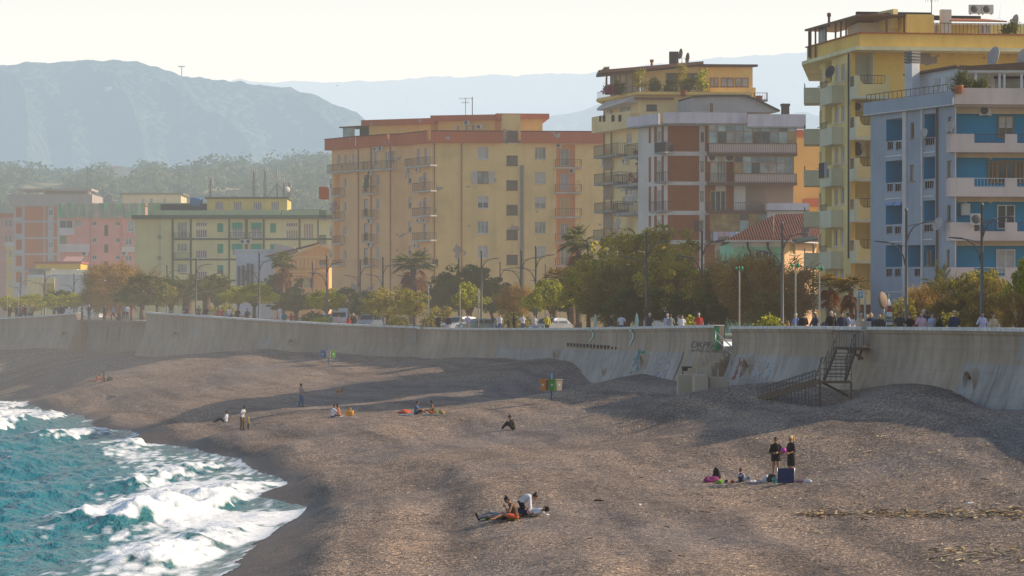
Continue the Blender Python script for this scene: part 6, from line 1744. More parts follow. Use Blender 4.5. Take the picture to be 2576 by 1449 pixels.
def leaves_mesh(name,C,N,S,T,mat,elong=1.5,rs=None):
 """Many small leaf quads: centres C, facing N, half size S, tone T."""
 rs=rs or np.random.RandomState(1)
 n=len(C)
 N=N/np.maximum(np.linalg.norm(N,axis=1,keepdims=True),1e-6)
 a=rs.normal(size=(n,3));U=np.cross(N,a);U/=np.maximum(np.linalg.norm(U,axis=1,keepdims=True),1e-6);V=np.cross(N,U)
 s=S[:,None];U=U*s*elong;V=V*s
 bend=N*s*.35
 v=np.stack((C-U,C-V*.9+bend,C+U,C+V*.9+bend),1).reshape(-1,3)
 me=bpy.data.meshes.new(name)
 me.vertices.add(n*4);me.vertices.foreach_set('co',v.astype(np.float32).ravel())
 me.loops.add(n*4);me.loops.foreach_set('vertex_index',np.arange(n*4,dtype=np.int32))
 me.polygons.add(n);me.polygons.foreach_set('loop_start',np.arange(0,n*4,4,dtype=np.int32))
 me.update(calc_edges=True)
 at=me.attributes.new('tone','FLOAT','POINT');at.data.foreach_set('value',np.repeat(T,4).astype(np.float32))
 me.materials.append(mat)
 return me
def strips_mesh(name,P0,D,Ln,W,T,droop,mat,seg=3,rs=None):
 """Feathery strands or fronds leaflets: start P0, direction D, length Ln, width W, drooping."""
 n=len(P0);rs=rs or np.random.RandomState(2)
 D=D/np.linalg.norm(D,axis=1,keepdims=True)
 side=np.cross(D,rs.normal(size=(n,3)));side/=np.maximum(np.linalg.norm(side,axis=1,keepdims=True),1e-6)
 vs=[]
 for k in range(seg+1):
  t=k/seg;w=W*(1-.75*t)
  c=P0+D*(Ln*t)[:,None]+np.array((0,0,-1.0))*(droop*Ln*t*t)[:,None]
  vs.append(c-side*w[:,None]);vs.append(c+side*w[:,None])
 v=np.stack(vs,1)
 base=np.arange(n)[:,None]*(2*(seg+1))
 f=np.concatenate([np.stack((base[:,0]+2*k,base[:,0]+2*k+1,base[:,0]+2*k+3,base[:,0]+2*k+2),1)for k in range(seg)])
 me=bpy.data.meshes.new(name)
 me.vertices.add(v.shape[0]*v.shape[1]);me.vertices.foreach_set('co',v.astype(np.float32).ravel())
 me.loops.add(len(f)*4);me.loops.foreach_set('vertex_index',f.astype(np.int32).ravel())
 me.polygons.add(len(f));me.polygons.foreach_set('loop_start',np.arange(0,len(f)*4,4,dtype=np.int32))
 me.update(calc_edges=True)
 at=me.attributes.new('tone','FLOAT','POINT');at.data.foreach_set('value',np.repeat(T,v.shape[1]).astype(np.float32))
 me.materials.append(mat)
 return me
def limbs(rs,n,base_h,top,spread,r0,lean=0):
 """Trunk with forking limbs, from the origin."""
 mb=MB()
 k=Vector((lean,0,base_h))
 mb.tube(((0,0,-.15),(lean*.3,.03,base_h*.5),k),(r0*1.15,r0*.9,r0*.75),8)
 tips=[]
 for i in range(n):
  a=2*math.pi*i/n+rs.uniform(-.5,.5);e=Vector((lean+math.cos(a)*spread*rs.uniform(.5,1),math.sin(a)*spread*rs.uniform(.5,1),top*rs.uniform(.75,1)))
  m=k.lerp(e,.5)+Vector((0,0,.25));mb.tube((k-Vector((0,0,.1)),m,e),(r0*.55,r0*.35,r0*.12),6);tips.append(e)
  for j in range(2):
   a2=a+rs.uniform(-.9,.9);e2=m+Vector((math.cos(a2)*spread*.5,math.sin(a2)*spread*.5,(top-base_h)*.35));mb.tube((m,e2),(r0*.25,r0*.06),5)
 return mb
def tree_proto(kind,seed):
 """A 5 m tall, about 4.4 m wide tree at the origin: Empty > trunk, crown."""
 rs=np.random.RandomState(seed);rr=random.Random(seed)
 root=thing({'tamarisk':'tamarisk_tree','tamarisk_dark':'tamarisk_tree'}.get(kind,'broadleaf_tree'),'tree','tree')
 h0={'bright':2.3,'olive':1.9,'dark':1.7}.get(kind,1.2)
 t=limbs(rr,5,h0*.8,4.2,1.6,.16 if kind!='dark' else .24).build('trunk',BARK,root)
 n=150
 d=rs.normal(size=(n,3));d/=np.linalg.norm(d,axis=1,keepdims=True)
 r=rs.uniform(.35,1,n)**.45
 lob=1+.32*np.sin(d[:,0]*3.1+seed)*np.cos(d[:,1]*2.7+seed*2)+.2*np.sin(d[:,2]*5+seed)
 cc=d*(r*lob)[:,None]
 flat=(5-h0)/2
 C0=np.stack((cc[:,0]*2.2,cc[:,1]*2.2,np.where(cc[:,2]>0,cc[:,2]*flat*1.0,cc[:,2]*flat*.8)+h0+flat*.85),1)
 # carve a few gaps
 for _ in range(3):
  g=rs.normal(size=3);g[2]=abs(g[2])*.3;g=g/np.linalg.norm(g)*np.array((1.9,1.9,flat))+np.array((0,0,h0+flat))
  keep=np.linalg.norm(C0-g,axis=1)>.75;C0=C0[keep]
 m=len(C0);ctone=rs.uniform(0,1,m)
 if kind.startswith('tamarisk'):
  per=60;idx=np.repeat(np.arange(m),per);q=len(idx)
  P0=C0[idx]+rs.normal(size=(q,3))*.22
  out=P0-np.array((0,0,2.0));out/=np.linalg.norm(out,axis=1,keepdims=True)
  D=out*.8+rs.normal(size=(q,3))*.55+np.array((0,0,.45))
  me=strips_mesh('crown',P0,D,rs.uniform(.35,.85,q),np.full(q,.022),np.clip(ctone[idx]*.6+rs.uniform(0,.4,q),0,1),np.full(q,.35),LEAF[kind],2,rs)
 else:
  per=46;idx=np.repeat(np.arange(m),per);q=len(idx)
  off=rs.normal(size=(q,3));off/=np.linalg.norm(off,axis=1,keepdims=True)
  rad=rs.uniform(.22,.46,m)[idx]*rs.uniform(.5,1,q)**.4
  Cc=C0[idx]+off*rad[:,None]*np.array((1.15,1.15,.8))
  Nn=off+np.array((0,0,.5))+rs.normal(size=(q,3))*.6
  sz={'bright':.085,'olive':.075,'dark':.085}[kind]
  me=leaves_mesh('crown',Cc,Nn,rs.uniform(.7,1.3,q)*sz,np.clip(ctone[idx]*.55+rs.uniform(0,.45,q),0,1),LEAF[kind],1.5,rs)
 o=bpy.data.objects.new('crown',me);COL.objects.link(o);adopt(o,root)
 return root
def fan_palm_proto(seed,skirt=True,gold=False):
 """Fan palm, 6 m to the growing point, crown about 3.4 m across."""
 rs=np.random.RandomState(seed);rr=random.Random(seed)
 root=thing('fan_palm','palm','palm')
 mb=MB();mb.tube([(.06*math.sin(i),0,-.2+6.1*i/8)for i in range(9)],[.34-.015*i for i in range(9)],10);mb.build('trunk',PALMBARK,root)
 P0,D,L,T,W,Dr=[],[],[],[],[],[]
 def fan(base,dr,r,tone,droop):
  dr=Vector(dr).normalized();s=dr.cross(Vector((0,0,1)));s=s.normalized()if s.length>.01 else Vector((1,0,0));up=s.cross(dr)
  c=Vector(base)
  for k in range(17):
   a=(k-8)/8*1.75
   v=dr*math.cos(a)+s*math.sin(a)+up*rr.uniform(-.08,.08)
   P0.append(c);D.append(v);L.append(r*(1-.18*abs(a)/1.75));T.append(tone+rr.uniform(-.15,.15));W.append(.055);Dr.append(droop)
 stems=MB()
 for i in range(30):
  el=math.asin(rr.uniform(-.35,.98));az=rr.uniform(0,6.28)
  v=Vector((math.cos(el)*math.cos(az),math.cos(el)*math.sin(az),math.sin(el)))
  L0=rr.uniform(.75,1.05);c=Vector((0,0,6.0))+v*L0-Vector((0,0,.12*L0*math.cos(el)))
  stems.tube((Vector((0,0,5.8)),c),(.035,.02),4)
  fan(c,v+Vector((0,0,-.15)),rr.uniform(.75,1.0),.3+.5*max(0,v.z)+rr.uniform(-.1,.2),.28)
 me=strips_mesh('crown',np.array(P0),np.array(D),np.array(L),np.array(W),np.clip(np.array(T),0,1),np.array(Dr),LEAF['palm_gold' if gold else 'palm'],3,rs)
 o=bpy.data.objects.new('crown',me);COL.objects.link(o);adopt(o,root)
 stems.build('frond_stalks',plain('frond_stalk',(.16,.15,.05)),root)
 if skirt:
  P0,D,L,T,W,Dr=[],[],[],[],[],[]
  for i in range(26):
   az=rr.uniform(0,6.28);z=rr.uniform(4.2,5.7);v=Vector((math.cos(az),math.sin(az),-1.6));c=Vector((math.cos(az)*.3,math.sin(az)*.3,z))+v*.25
   fan(c,v,rr.uniform(.6,.95),rr.uniform(0,1),.35)
  me=strips_mesh('dead_fronds',np.array(P0),np.array(D),np.array(L),np.array(W),np.clip(np.array(T),0,1),np.array(Dr),LEAF['dead'],2,rs)
  o=bpy.data.objects.new('dead_fronds',me);COL.objects.link(o);adopt(o,root)
 return root
def date_palm_proto(seed,gold=False,trunk=3.2,n=38,ln=2.7):
 rs=np.random.RandomState(seed);rr=random.Random(seed)
 root=thing('date_palm','palm','palm')
 mb=MB();mb.tube([(0,0,-.2+(trunk+.2)*i/6)for i in range(7)],[.42-.02*i for i in range(7)],10);mb.build('trunk',PALMBARK,root)
 P0,D,L,T=[],[],[],[];ribs=MB()
 for i in range(n):
  el=rr.uniform(-.1,1.35);az=6.283*i/n+rr.uniform(-.2,.2);l=ln*rr.uniform(.8,1.1)
  v=Vector((math.cos(el)*math.cos(az),math.cos(el)*math.sin(az),math.sin(el)))
  pts=[Vector((0,0,trunk))+v*l*t-Vector((0,0,1))*(.55*l*t*t*math.cos(el))for t in(0,.25,.5,.75,1)]
  ribs.tube(pts,(.035,.03,.025,.018,.01),4)
  tn=rr.uniform(.1,.8)
  for k in range(26):
   t=.12+.88*k/26;j=min(3,int(t*4));p=pts[j].lerp(pts[j+1],t*4-j);tg=(pts[j+1]-pts[j]).normalized();s=tg.cross(Vector((0,0,1)));s=s.normalized()if s.length>.01 else Vector((1,0,0))
   for sg in(-1,1):
    P0.append(p);D.append(s*sg*.8+tg*.75+Vector((0,0,.15)));L.append(.48*math.sin(.25+t*2.6)+.08);T.append(tn+rr.uniform(-.15,.15))
 q=len(P0)
 me=strips_mesh('crown',np.array(P0),np.array(D),np.array(L),np.full(q,.022),np.clip(np.array(T),0,1),np.full(q,.3),LEAF['palm_gold' if gold else 'palm'],2,rs)
 o=bpy.data.objects.new('crown',me);COL.objects.link(o);adopt(o,root)
 ribs.build('frond_ribs',plain('frond_stalk',(.16,.15,.05)),root)
 return root
PROTO={}
USED=set()
DIM={}
def plant(key,make,px,top,width,d,label,group,cat='tree',H=5.0,W=4.4,name=None,base=None):
 """Stand a tree where it is seen: top of its crown at view height top, width in view pixels."""
 if key not in PROTO:PROTO[key]=make()
 o=PROTO[key]if key not in USED else copy_tree(PROTO[key]);USED.add(key)
 if key not in DIM:
  cr=[q for q in kids(PROTO[key])if q.name.startswith('crown')][0].data;co=np.empty(len(cr.vertices)*3);cr.vertices.foreach_get('co',co);co=co.reshape(-1,3)
  DIM[key]=(np.percentile(co[:,2],99.7),np.percentile(np.abs(co[:,:2]),98.5)*2)
 H,W=DIM[key]
 d=max(d,wall_dist(px)+width/F*d*.32+.8)
 x=(px-CX)/F*d;g=prom_z(x,d)if base is None else base
 h=ZC-(top-YH)/F*d-g;w=width/F*d
 rz=(px*7.3+d*1.7)%6.28
 place(o,(x,d,g),rz,(w/W,w/W,h/H))
 if name:o.name=name
 o['label']=label;o['category']=cat;o['group']=group
 return o
def make_trees():
 def br(k):return('bright%d'%k,lambda:tree_proto('bright',20+k))
 def ol(k):return('olive%d'%k,lambda:tree_proto('olive',30+k))
 def dk(k):return('dark%d'%k,lambda:tree_proto('dark',40+k))
 def ta(k):return('tam%d'%k,lambda:tree_proto('tamarisk',50+k))
 def td(k):return('tamd%d'%k,lambda:tree_proto('tamarisk_dark',60+k))
 G='trees along the promenade'
 rows=[

(br(0),22,744,62,352,'pale green low tree over the wall at the far end'),(br(1),82,740,78,356,'bright green bushy tree beside the low white houses'),(br(2),138,741,74,350,'yellow green rounded tree below the weathered gable'),
(br(0),192,737,72,346,'bright green spreading tree just short of the orange tamarisk'),(dk(0),150,730,90,372,'dark rounded tree in front of the white gable end'),(ol(0),52,752,70,345,'small olive green tree at the foot of the brick block'),
(ta(0),300,660,150,336,'tall orange tinged tamarisk below the pink building'),(td(1),262,668,90,340,'dusky tamarisk against the pink building, sea side'),(dk(1),358,692,120,322,'dark tree with a visible trunk above the pointed wall end'),
(br(1),330,728,70,332,'sunlit green sapling behind the slipway'),(ol(1),395,712,86,330,'olive toned tree next to the drooping date palms'),(dk(0),545,690,90,340,'dark dense tree against the pale green block'),(dk(1),430,700,100,345,'dark tree between the slipway and the date palms'),
(br(2),640,713,130,312,'bright umbrella shaped tree in front of the white house'),(br(0),600,724,70,318,'small bright tree at the corner of the green block'),(dk(1),745,738,110,318,'dark low tree left of the twin lamp'),(br(1),822,727,86,296,'sunlit tree wrapped round the lamp post by parked cars'),(dk(0),702,688,110,372,'dark round tree behind the shaggy palm'),
(dk(1),880,726,110,330,'dark hedge like tree below the peach balconies'),(dk(0),930,735,80,300,'dark bushy tree beside the parked van'),(ol(0),975,722,96,288,'olive gold rounded tree under the peach block'),(ol(1),1042,729,78,279,'olive gold tree on a leaning forked trunk'),
(dk(0),1180,668,190,312,'large dark umbrella tree before the peach block'),(dk(1),1110,690,110,318,'dark tree between fan palm and umbrella tree'),(dk(0),1238,700,90,308,'dark tree leaning behind the double lamp'),(br(1),1180,711,96,276,'bright yellow green tree standing before the dark umbrella tree'),(ol(0),1105,770,60,280,'low scrubby olive bush tree by the white poles'),
(ta(1),1296,715,92,268,'small rusty tamarisk between two lamps'),(br(2),1386,704,130,250,'deep green leafy tree with sunlit top'),(dk(1),1432,690,120,258,'dark leafy tree under the golden palms'),(br(0),1345,735,70,262,'bright small tree behind the rusty tamarisk'),
(ol(1),1612,571,240,238,'tallest olive gold tree rising beside the brown panelled block'),(ol(0),1530,620,170,236,'broad olive tree below the cream balconies'),(ol(0),1700,628,130,232,'olive tree between tall tree and orange tamarisk'),
(ol(0),1480,655,150,226,'olive tree under the big fan palm'),(td(1),1570,668,190,220,'dusky tamarisk crowding the tall central lamp'),(ol(1),1690,660,170,214,'dense olive tree right of the tall central lamp'),(dk(0),1580,720,150,215,'dark low round tree behind the pale fins'),(dk(1),1680,730,130,208,'dark low tree behind strollers above the graffiti'),(dk(0),1775,735,110,203,'dark low tree beside the stair gap'),
(ta(1),1905,634,225,204,'big orange tamarisk in front of the tiled house'),(td(1),1818,665,150,208,'half brown tamarisk just behind the stair gap'),(ta(0),1990,665,130,207,'orange tamarisk beside the yellow tower'),(td(0),1940,730,150,198,'shaded tamarisk thicket beneath the big orange tamarisk'),
(td(1),2400,695,150,170,'purplish tamarisk below the blue block, centre of three'),(ta(1),2330,715,110,174,'gold brown tamarisk at the corner of the blue block'),(ol(1),2462,678,120,168,'olive tree against the lowest blue balcony'),(td(0),2488,700,130,165,'dark tamarisk behind the two women in the corner'),(br(2),2590,652,120,160,'vivid green tree cut by the right edge'),(ta(0),2560,735,100,158,'small rusty tamarisk under the vivid green tree'),(ol(0),2275,750,70,172,'low feathery bush tree by the campaign flag'),
]
 for(key,mk),px,top,w,d,label in rows:
  if px<1000:w*=1.2
  plant(key,mk,px,top,w,d,label,G)
 GP='palms along the promenade'
 fp=lambda s,**k:(lambda:fan_palm_proto(s,**k))
 plant('fan0',fp(1),712,630,66,352,'shaggy fan palm in front of the peach villa',GP,'palm',7.0,3.6)
 plant('fan0',fp(1),1040,628,108,330,'dark fan palm with hanging skirt against the peach block',GP,'palm',7.0,3.6)
 plant('fan1',fp(2),1454,561,96,270,'tall fan palm towering left of the olive gold tree',GP,'palm',7.0,3.6)
 plant('fan2',fp(3,gold=True,skirt=False),1395,672,70,262,'short golden fan palm in front of the recessed balconies',GP,'palm',7.0,3.6)
 plant('fan2',fp(3,gold=True,skirt=False),1440,668,76,256,'short golden fan palm beneath the tall fan palm',GP,'palm',7.0,3.6)
 plant('fan3',fp(4,gold=True),2088,684,92,180,'fat trunked golden fan palm by the yellow tower',GP,'palm',7.0,3.6)
 plant('fan4',fp(5,gold=True),2142,690,84,176,'slimmer golden fan palm beside the beach sign',GP,'palm',7.0,3.6)
 plant('date0',lambda:date_palm_proto(6),472,690,150,334,'wide drooping dark date palm above the pointed wall end',GP,'palm',5.4,4.6)
 plant('date0',lambda:date_palm_proto(6),520,698,120,330,'drooping dark date palm close to the pale green block',GP,'palm',5.4,4.6)
 plant('date1',lambda:date_palm_proto(8,gold=False,n=24,ln=2.2),2366,655,110,182,'young date palm with stiff fronds before the blue block',GP,'palm',5.2,4.0)
 plant('date1',lambda:date_palm_proto(8),1690,684,90,216,'dark palm buried among the tamarisks',GP,'palm',5.2,4.0)
make_trees()
def shrub(name,c,r,kind,n,label,cat,group=None,seed=0,sz=.07,strands=False):
 rs=np.random.RandomState(seed+100);c=np.array(c);r=np.array(r)
 root=thing(name,label,cat,tuple(c),group)
 m=max(8,n//40);d=rs.normal(size=(m,3));d/=np.linalg.norm(d,axis=1,keepdims=True);C0=d*(rs.uniform(.2,1,m)**.5)[:,None]*r*np.array((1,1,.5))+np.array((0,0,r[2]*.55))
 idx=rs.randint(0,m,n);Cc=C0[idx]+rs.normal(size=(n,3))*.17
 Cc[:,2]=np.maximum(Cc[:,2],.03)
 if strands:me=strips_mesh('foliage',Cc,rs.normal(size=(n,3))*.6+np.array((0,0,1.0)),rs.uniform(.3,.8,n),np.full(n,.03),rs.uniform(0,1,n),np.full(n,.5),LEAF[kind],2,rs)
 else:me=leaves_mesh('foliage',Cc,rs.normal(size=(n,3))+np.array((0,0,.5)),rs.uniform(.7,1.3,n)*sz,rs.uniform(0,1,n),LEAF[kind],1.5,rs)
 o=bpy.data.objects.new('foliage',me);COL.objects.link(o);adopt(o,root)
 st=MB()
 for i in range(5):st.tube(((rs.normal()*.06,rs.normal()*.06,-.02),tuple(C0[i]*.7)),(.03,.012),5)
 k=st.v;me2=bpy.data.meshes.new('stems');me2.from_pydata(k,[],st.f);me2.materials.append(BARK);o2=bpy.data.objects.new('stems',me2);COL.objects.link(o2);adopt(o2,root)
 return root
def make_shrubs():
 G='low shrubs behind the sea wall'
 for px,top,w,d,kind,lab in((1000,800,60,278,'olive','low olive scrub under the leaning forked tree'),(1085,795,50,270,'olive','wispy yellowish bush next to the leftmost white pole'),(790,790,70,296,'dark','dark low shrub beside a seated stroller'),(815,800,50,291,'bright','sunlit shrub behind the wall by parked cars'),
(1740,805,40,190,'bright','small sunlit bush by the stair gap'),(1935,800,60,182,'bright','leafy bush beneath the big orange tamarisk'),(2240,805,46,160,'bright','small green hedge at the foot of the campaign flag'),(2395,790,60,164,'olive','yellowing bush behind the man in the straw hat'),(560,770,80,325,'olive','low hedge along the fence by the green block'),(1300,790,90,262,'olive','bush under the small rusty tamarisk')):
  d=max(d,wall_dist(px)+w/F*d*.5+.9);x=(px-CX)/F*d;g=prom_z(x,d);h=ZC-(top-YH)/F*d-g;shrub('shrub',(x,d,g),(w/F*d/2,w/F*d/2,max(h,.5)),kind,1400,lab,'shrub',G,int(px))
make_shrubs()
# roof terrace planting
def terrace_plants():
 e=crop(2200,180,2.787);c=crop(2220,540,2.995);a=crop(2940,0,2.787)
 zt=ZC+(796-e(0,500)[1])/F*304+.3;G='plants on the roof terrace of the cream block'
 for x,top,w,kind,lab,st in((565,235,130,'olive','tall cactus like plant on the roof terrace',True),(690,330,130,'palm','low cycad on the roof terrace',True),(880,350,160,'dark','dark bush on the roof terrace railing',False),(1060,330,130,'dark','bush under the roof terrace window',False),(1205,250,150,'bright','round leafy shrub at the end of the roof terrace',False),(330,360,110,'dark','bush beside the glazed corner of the roof terrace',False),(230,400,90,'pink','pink flowering plant at the roof terrace corner',False),(1000,165,80,'olive','spiky yucca poking above the sloping roof',True)):
  p=P(e(x,0)[0],0,305.5);z1=ZC-(e(x,top)[1]-YH)/F*305.5;w=w/2.787/1.4907/F*305.5
  shrub('terrace_plant',(p.x,305.6,zt),(w/2,.7,z1-zt),kind,900,lab,'plant',G,x,.085,st)
 p=P(*e(208,390),305.5);o=fan_palm_proto(9,skirt=False);place(o,(p.x,305.2,zt),0,(.42,.42,.40));o.name='terrace_palm';tag(o,'miniature palm on the corner of the roof terrace','palm')
 b1=P(*c(590,430),301);shrub('bougainvillea',tuple(P(*c(600,330),301.5)),(1.3,.8,3.2),'pink',1100,'pink bougainvillea climbing a balcony of the cream block','plant',None,5,.08)
 shrub('bougainvillea',tuple(P(*c(520,450),300.5)),(.9,.6,1.6),'pink',500,'lower spray of pink bougainvillea on the balcony rail','plant',None,6,.07)
 zt2=ZC+(796-263)/F*196+.26
 for x,w,top,lab in((1880,260,755,'feathery palm bush on the blue block roof terrace'),(2060,160,800,'smaller feathery bush on the blue block roof terrace')):
  p=P(*a(x,top),197.5);w=w/2.787/1.4907/F*197.5;shrub('terrace_plant',(p.x,197.7,zt2),(w/2,.6,p.z-zt2-.3),'palm',1300,lab,'plant','plants on the blue block roof',x,.06,True)
 p=P(*a(2385,360),215);shrub('terrace_plant',(p.x,216.3,p.z),(.7,.5,.8),'dark',600,'bushy plant at the far corner of the yellow tower roof','plant',None,77,.07)
 for x,y,lab in((2205,450,'dark potted plant on a peach balcony'),):pass
terrace_plants()
def wooded_hill():
 line=[(-150,450),(-40,452),(40,446),(60,438),(100,450),(150,454),(220,446),(270,440),(330,448),(360,440),(395,432),(430,446),(480,436),(540,424),(620,428),(700,424),(760,420),(830,414),(900,424),(1000,440),(1200,470)]
 xs=np.linspace(-150,1200,150);top=np.interp(xs,[p[0]for p in line],[p[1]for p in line]);d=920;rows=40
 X=np.empty((rows,150));Y=X.copy();Z=X.copy();H=ZC-(top+6-YH)/F*d
 for r in range(rows):
  t=r/30;y=560+(d-560)*t
  X[r]=(xs-CX)/F*d*(.62+.38*t);Y[r]=y
  prof=1-(1-min(t,1))**1.5 if t<=1 else 1-(t-1)*.8
  Z[r]=9+(H-9)*prof*(1+.16*min(1,max(0,1-t))*fbm(X[r]/40,np.full(150,y/40),3))
 tag(grid_mesh('hills',X,Y,Z,hill_mat('wooded_hill_soil',(.05,.05,.025),(.11,.10,.05),(.30,.25,.13),.05,.12)),kind='structure')
 rs=np.random.RandomState(3);n=2300
 i=rs.uniform(0,149,n);j=rs.uniform(2,31,n)
 i0,j0=i.astype(int),j.astype(int)
 def samp(A):return A[j0,i0]+(A[j0,np.minimum(i0+1,149)]-A[j0,i0])*(i-i0)+(A[np.minimum(j0+1,rows-1),i0]-A[j0,i0])*(j-j0)
 tx,ty,tz=samp(X),samp(Y),samp(Z)
 dens=fbm(tx/26,ty/26,3);hx=tx/ty*F+CX;keep=(dens>-.12)&~((hx>262)&(hx<338)&(ty>800));tx,ty,tz=tx[keep],ty[keep],tz[keep];n=len(tx)
 rad=(1.5+4.6*rs.rand(n)**2.2)*(ty/920)**.5;hgt=rad*rs.uniform(.8,1.25,n)
 per=46;idx=np.repeat(np.arange(n),per);q=len(idx)
 o=rs.normal(size=(q,3));o/=np.linalg.norm(o,axis=1,keepdims=True);o[:,2]=np.abs(o[:,2])*1.0-.15
 C=np.stack((tx,ty,tz),1)[idx]+o*np.stack((rad,rad,hgt),1)[idx]*rs.uniform(.7,1.05,q)[:,None]+np.array((0,0,.6))
 tone=np.clip(rs.uniform(0,.6,n)[idx]+rs.uniform(0,.4,q),0,1)
 me=leaves_mesh('woodland',C,o+rs.normal(size=(q,3))*.4,rs.uniform(.35,.75,q),tone,LEAF['hill'],1.3,rs)
 ob=bpy.data.objects.new('woodland',me);COL.objects.link(ob);tag(ob,kind='stuff')
wooded_hill()
# ---------------------------------------------------------------- figures
V=Vector
WORK=bpy.data.scenes.new('workbench')
def remesh(mb,name,mat,voxel,sm=3):
 me=bpy.data.meshes.new('tmp');me.from_pydata([tuple(v)for v in mb.v],[],mb.f)
 o=bpy.data.objects.new('tmp',me);WORK.collection.objects.link(o)
 r=o.modifiers.new('r','REMESH');r.mode='VOXEL';r.voxel_size=voxel
 s=o.modifiers.new('s','SMOOTH');s.factor=.5;s.iterations=sm
 vl=WORK.view_layers[0]
 with bpy.context.temp_override(scene=WORK,view_layer=vl):
  m2=bpy.data.meshes.new_from_object(o.evaluated_get(bpy.context.evaluated_depsgraph_get()))
 bpy.data.objects.remove(o);bpy.data.meshes.remove(me)
 m2.name=name;m2.materials.clear();m2.materials.append(mat)
 m2.polygons.foreach_set('use_smooth',[True]*len(m2.polygons))
 return m2
def oball(mb,c,ax,n=12,k=8):
 c=V(c);rings=[]
 for i in range(k+1):
  t=math.pi*i/k;q=max(math.sin(t),.02)
  rings.append([c+ax[0]*(math.cos(2*math.pi*j/n)*q)+ax[1]*(math.sin(2*math.pi*j/n)*q)-ax[2]*math.cos(t)for j in range(n)])
 mb.loft(rings)
def ring(c,sx,sy,rx,ry,n=14):return[V(c)+sx*(math.cos(2*math.pi*j/n)*rx)+sy*(math.sin(2*math.pi*j/n)*ry)for j in range(n)]
def limb(mb,pts,rs,n=9):
 pts=[V(p)for p in pts]
 for i in range(len(pts)-1):
  a,b=pts[i],pts[i+1]
  mb.tube((a,a.lerp(b,.33),a.lerp(b,.66),b),(rs[i],rs[i]*.7+rs[i+1]*.36,rs[i]*.36+rs[i+1]*.7,rs[i+1]),n)
 for p,r in zip(pts,rs):mb.ball(p,r,9,6)
def frame(J):
 up=(J['nek']-J['pel']).normalized();sx=(J['shR']-J['shL']).normalized();fw=up.cross(sx).normalized()
 return up,sx,fw
def spine(J,g=0.0,sex='m',top=True,low=0.0):
 """Torso rings from crotch to neck, grown by g."""
 up,sx,fw=frame(J);hx=(J['hiR']-J['hiL']).normalized();hup=(J['che']-J['pel']).normalized();hf=hup.cross(hx).normalized()if abs(hup.dot(hx))<.95 else fw
 k=J.get('k',1.0);w={'m':(.165,.15,.175,.185),'f':(.175,.125,.15,.155)}[sex]
 P_,C_,N_=J['pel'],J['che'],J['nek'];wa=P_.lerp(C_,.45)
 r=[ring(P_-hup*(.10+low)*k,hx,-hf,.10*k+g,.09*k+g),ring(P_-hup*.02*k,hx,-hf,w[0]*k+g,.115*k+g),ring(P_+hup*.07*k,hx,-hf,w[0]*.97*k+g,.112*k+g),ring(wa,(hx+sx)/2,-(hf+fw)/2,w[1]*k+g,.10*k+g),ring(C_,sx,-fw,w[2]*k+g,.118*k+g),ring(C_.lerp(N_,.6),sx,-fw,w[3]*k+g,.10*k+g),ring(N_-up*.03*k,sx,-fw,.105*k+g,.075*k+g)]
 if top:
  H=J['hed'];r+=[ring(N_+up*.02*k,sx,-fw,.056*k,.058*k),ring(N_.lerp(H,.55),sx,-fw,.05*k,.055*k)]
 else:r+=[ring(N_+up*.012*k,sx,-fw,.075*k+g*.5,.068*k+g*.5)]
 return r
def hand(mb,wr,d,palm_n,k,curl=.5):
 """Palm and five separate bent fingers."""
 d=d.normalized();s=d.cross(palm_n);s=s.normalized()if s.length>.05 else d.orthogonal().normalized();pn=s.cross(d)
 c=wr+d*.05*k
 oball(mb,c,(s*.042*k,pn*.017*k,d*.055*k),10,6)
 for i,(o,l)in enumerate(((-.031,.062),(-.011,.074),(.011,.070),(.030,.055))):
  b=c+d*.042*k+s*o*k;m=b+(d*math.cos(curl*.6)+pn*math.sin(curl*.6))*l*.52*k;e=m+(d*math.cos(curl*1.7)+pn*math.sin(curl*1.7))*l*.5*k
  mb.tube((b-d*.02*k,b,m,e),(.0105*k,.0105*k,.0095*k,.0085*k),6)
 b=c-d*.022*k-s*.034*k;mb.tube((b,b-s*.028*k+d*.03*k+pn*.012*k,b-s*.03*k+d*.062*k+pn*.022*k),(.014*k,.0115*k,.009*k),6)
def hk(J):return J.get('k',1.0)*J.get('hk',1.0)
def head_axes(J):
 f=J['look'].normalized();u0=J.get('hup',(J['hed']-J['nek'])).normalized();s=f.cross(u0);s=s.normalized()if s.length>.05 else frame(J)[1];return s,f,s.cross(f)
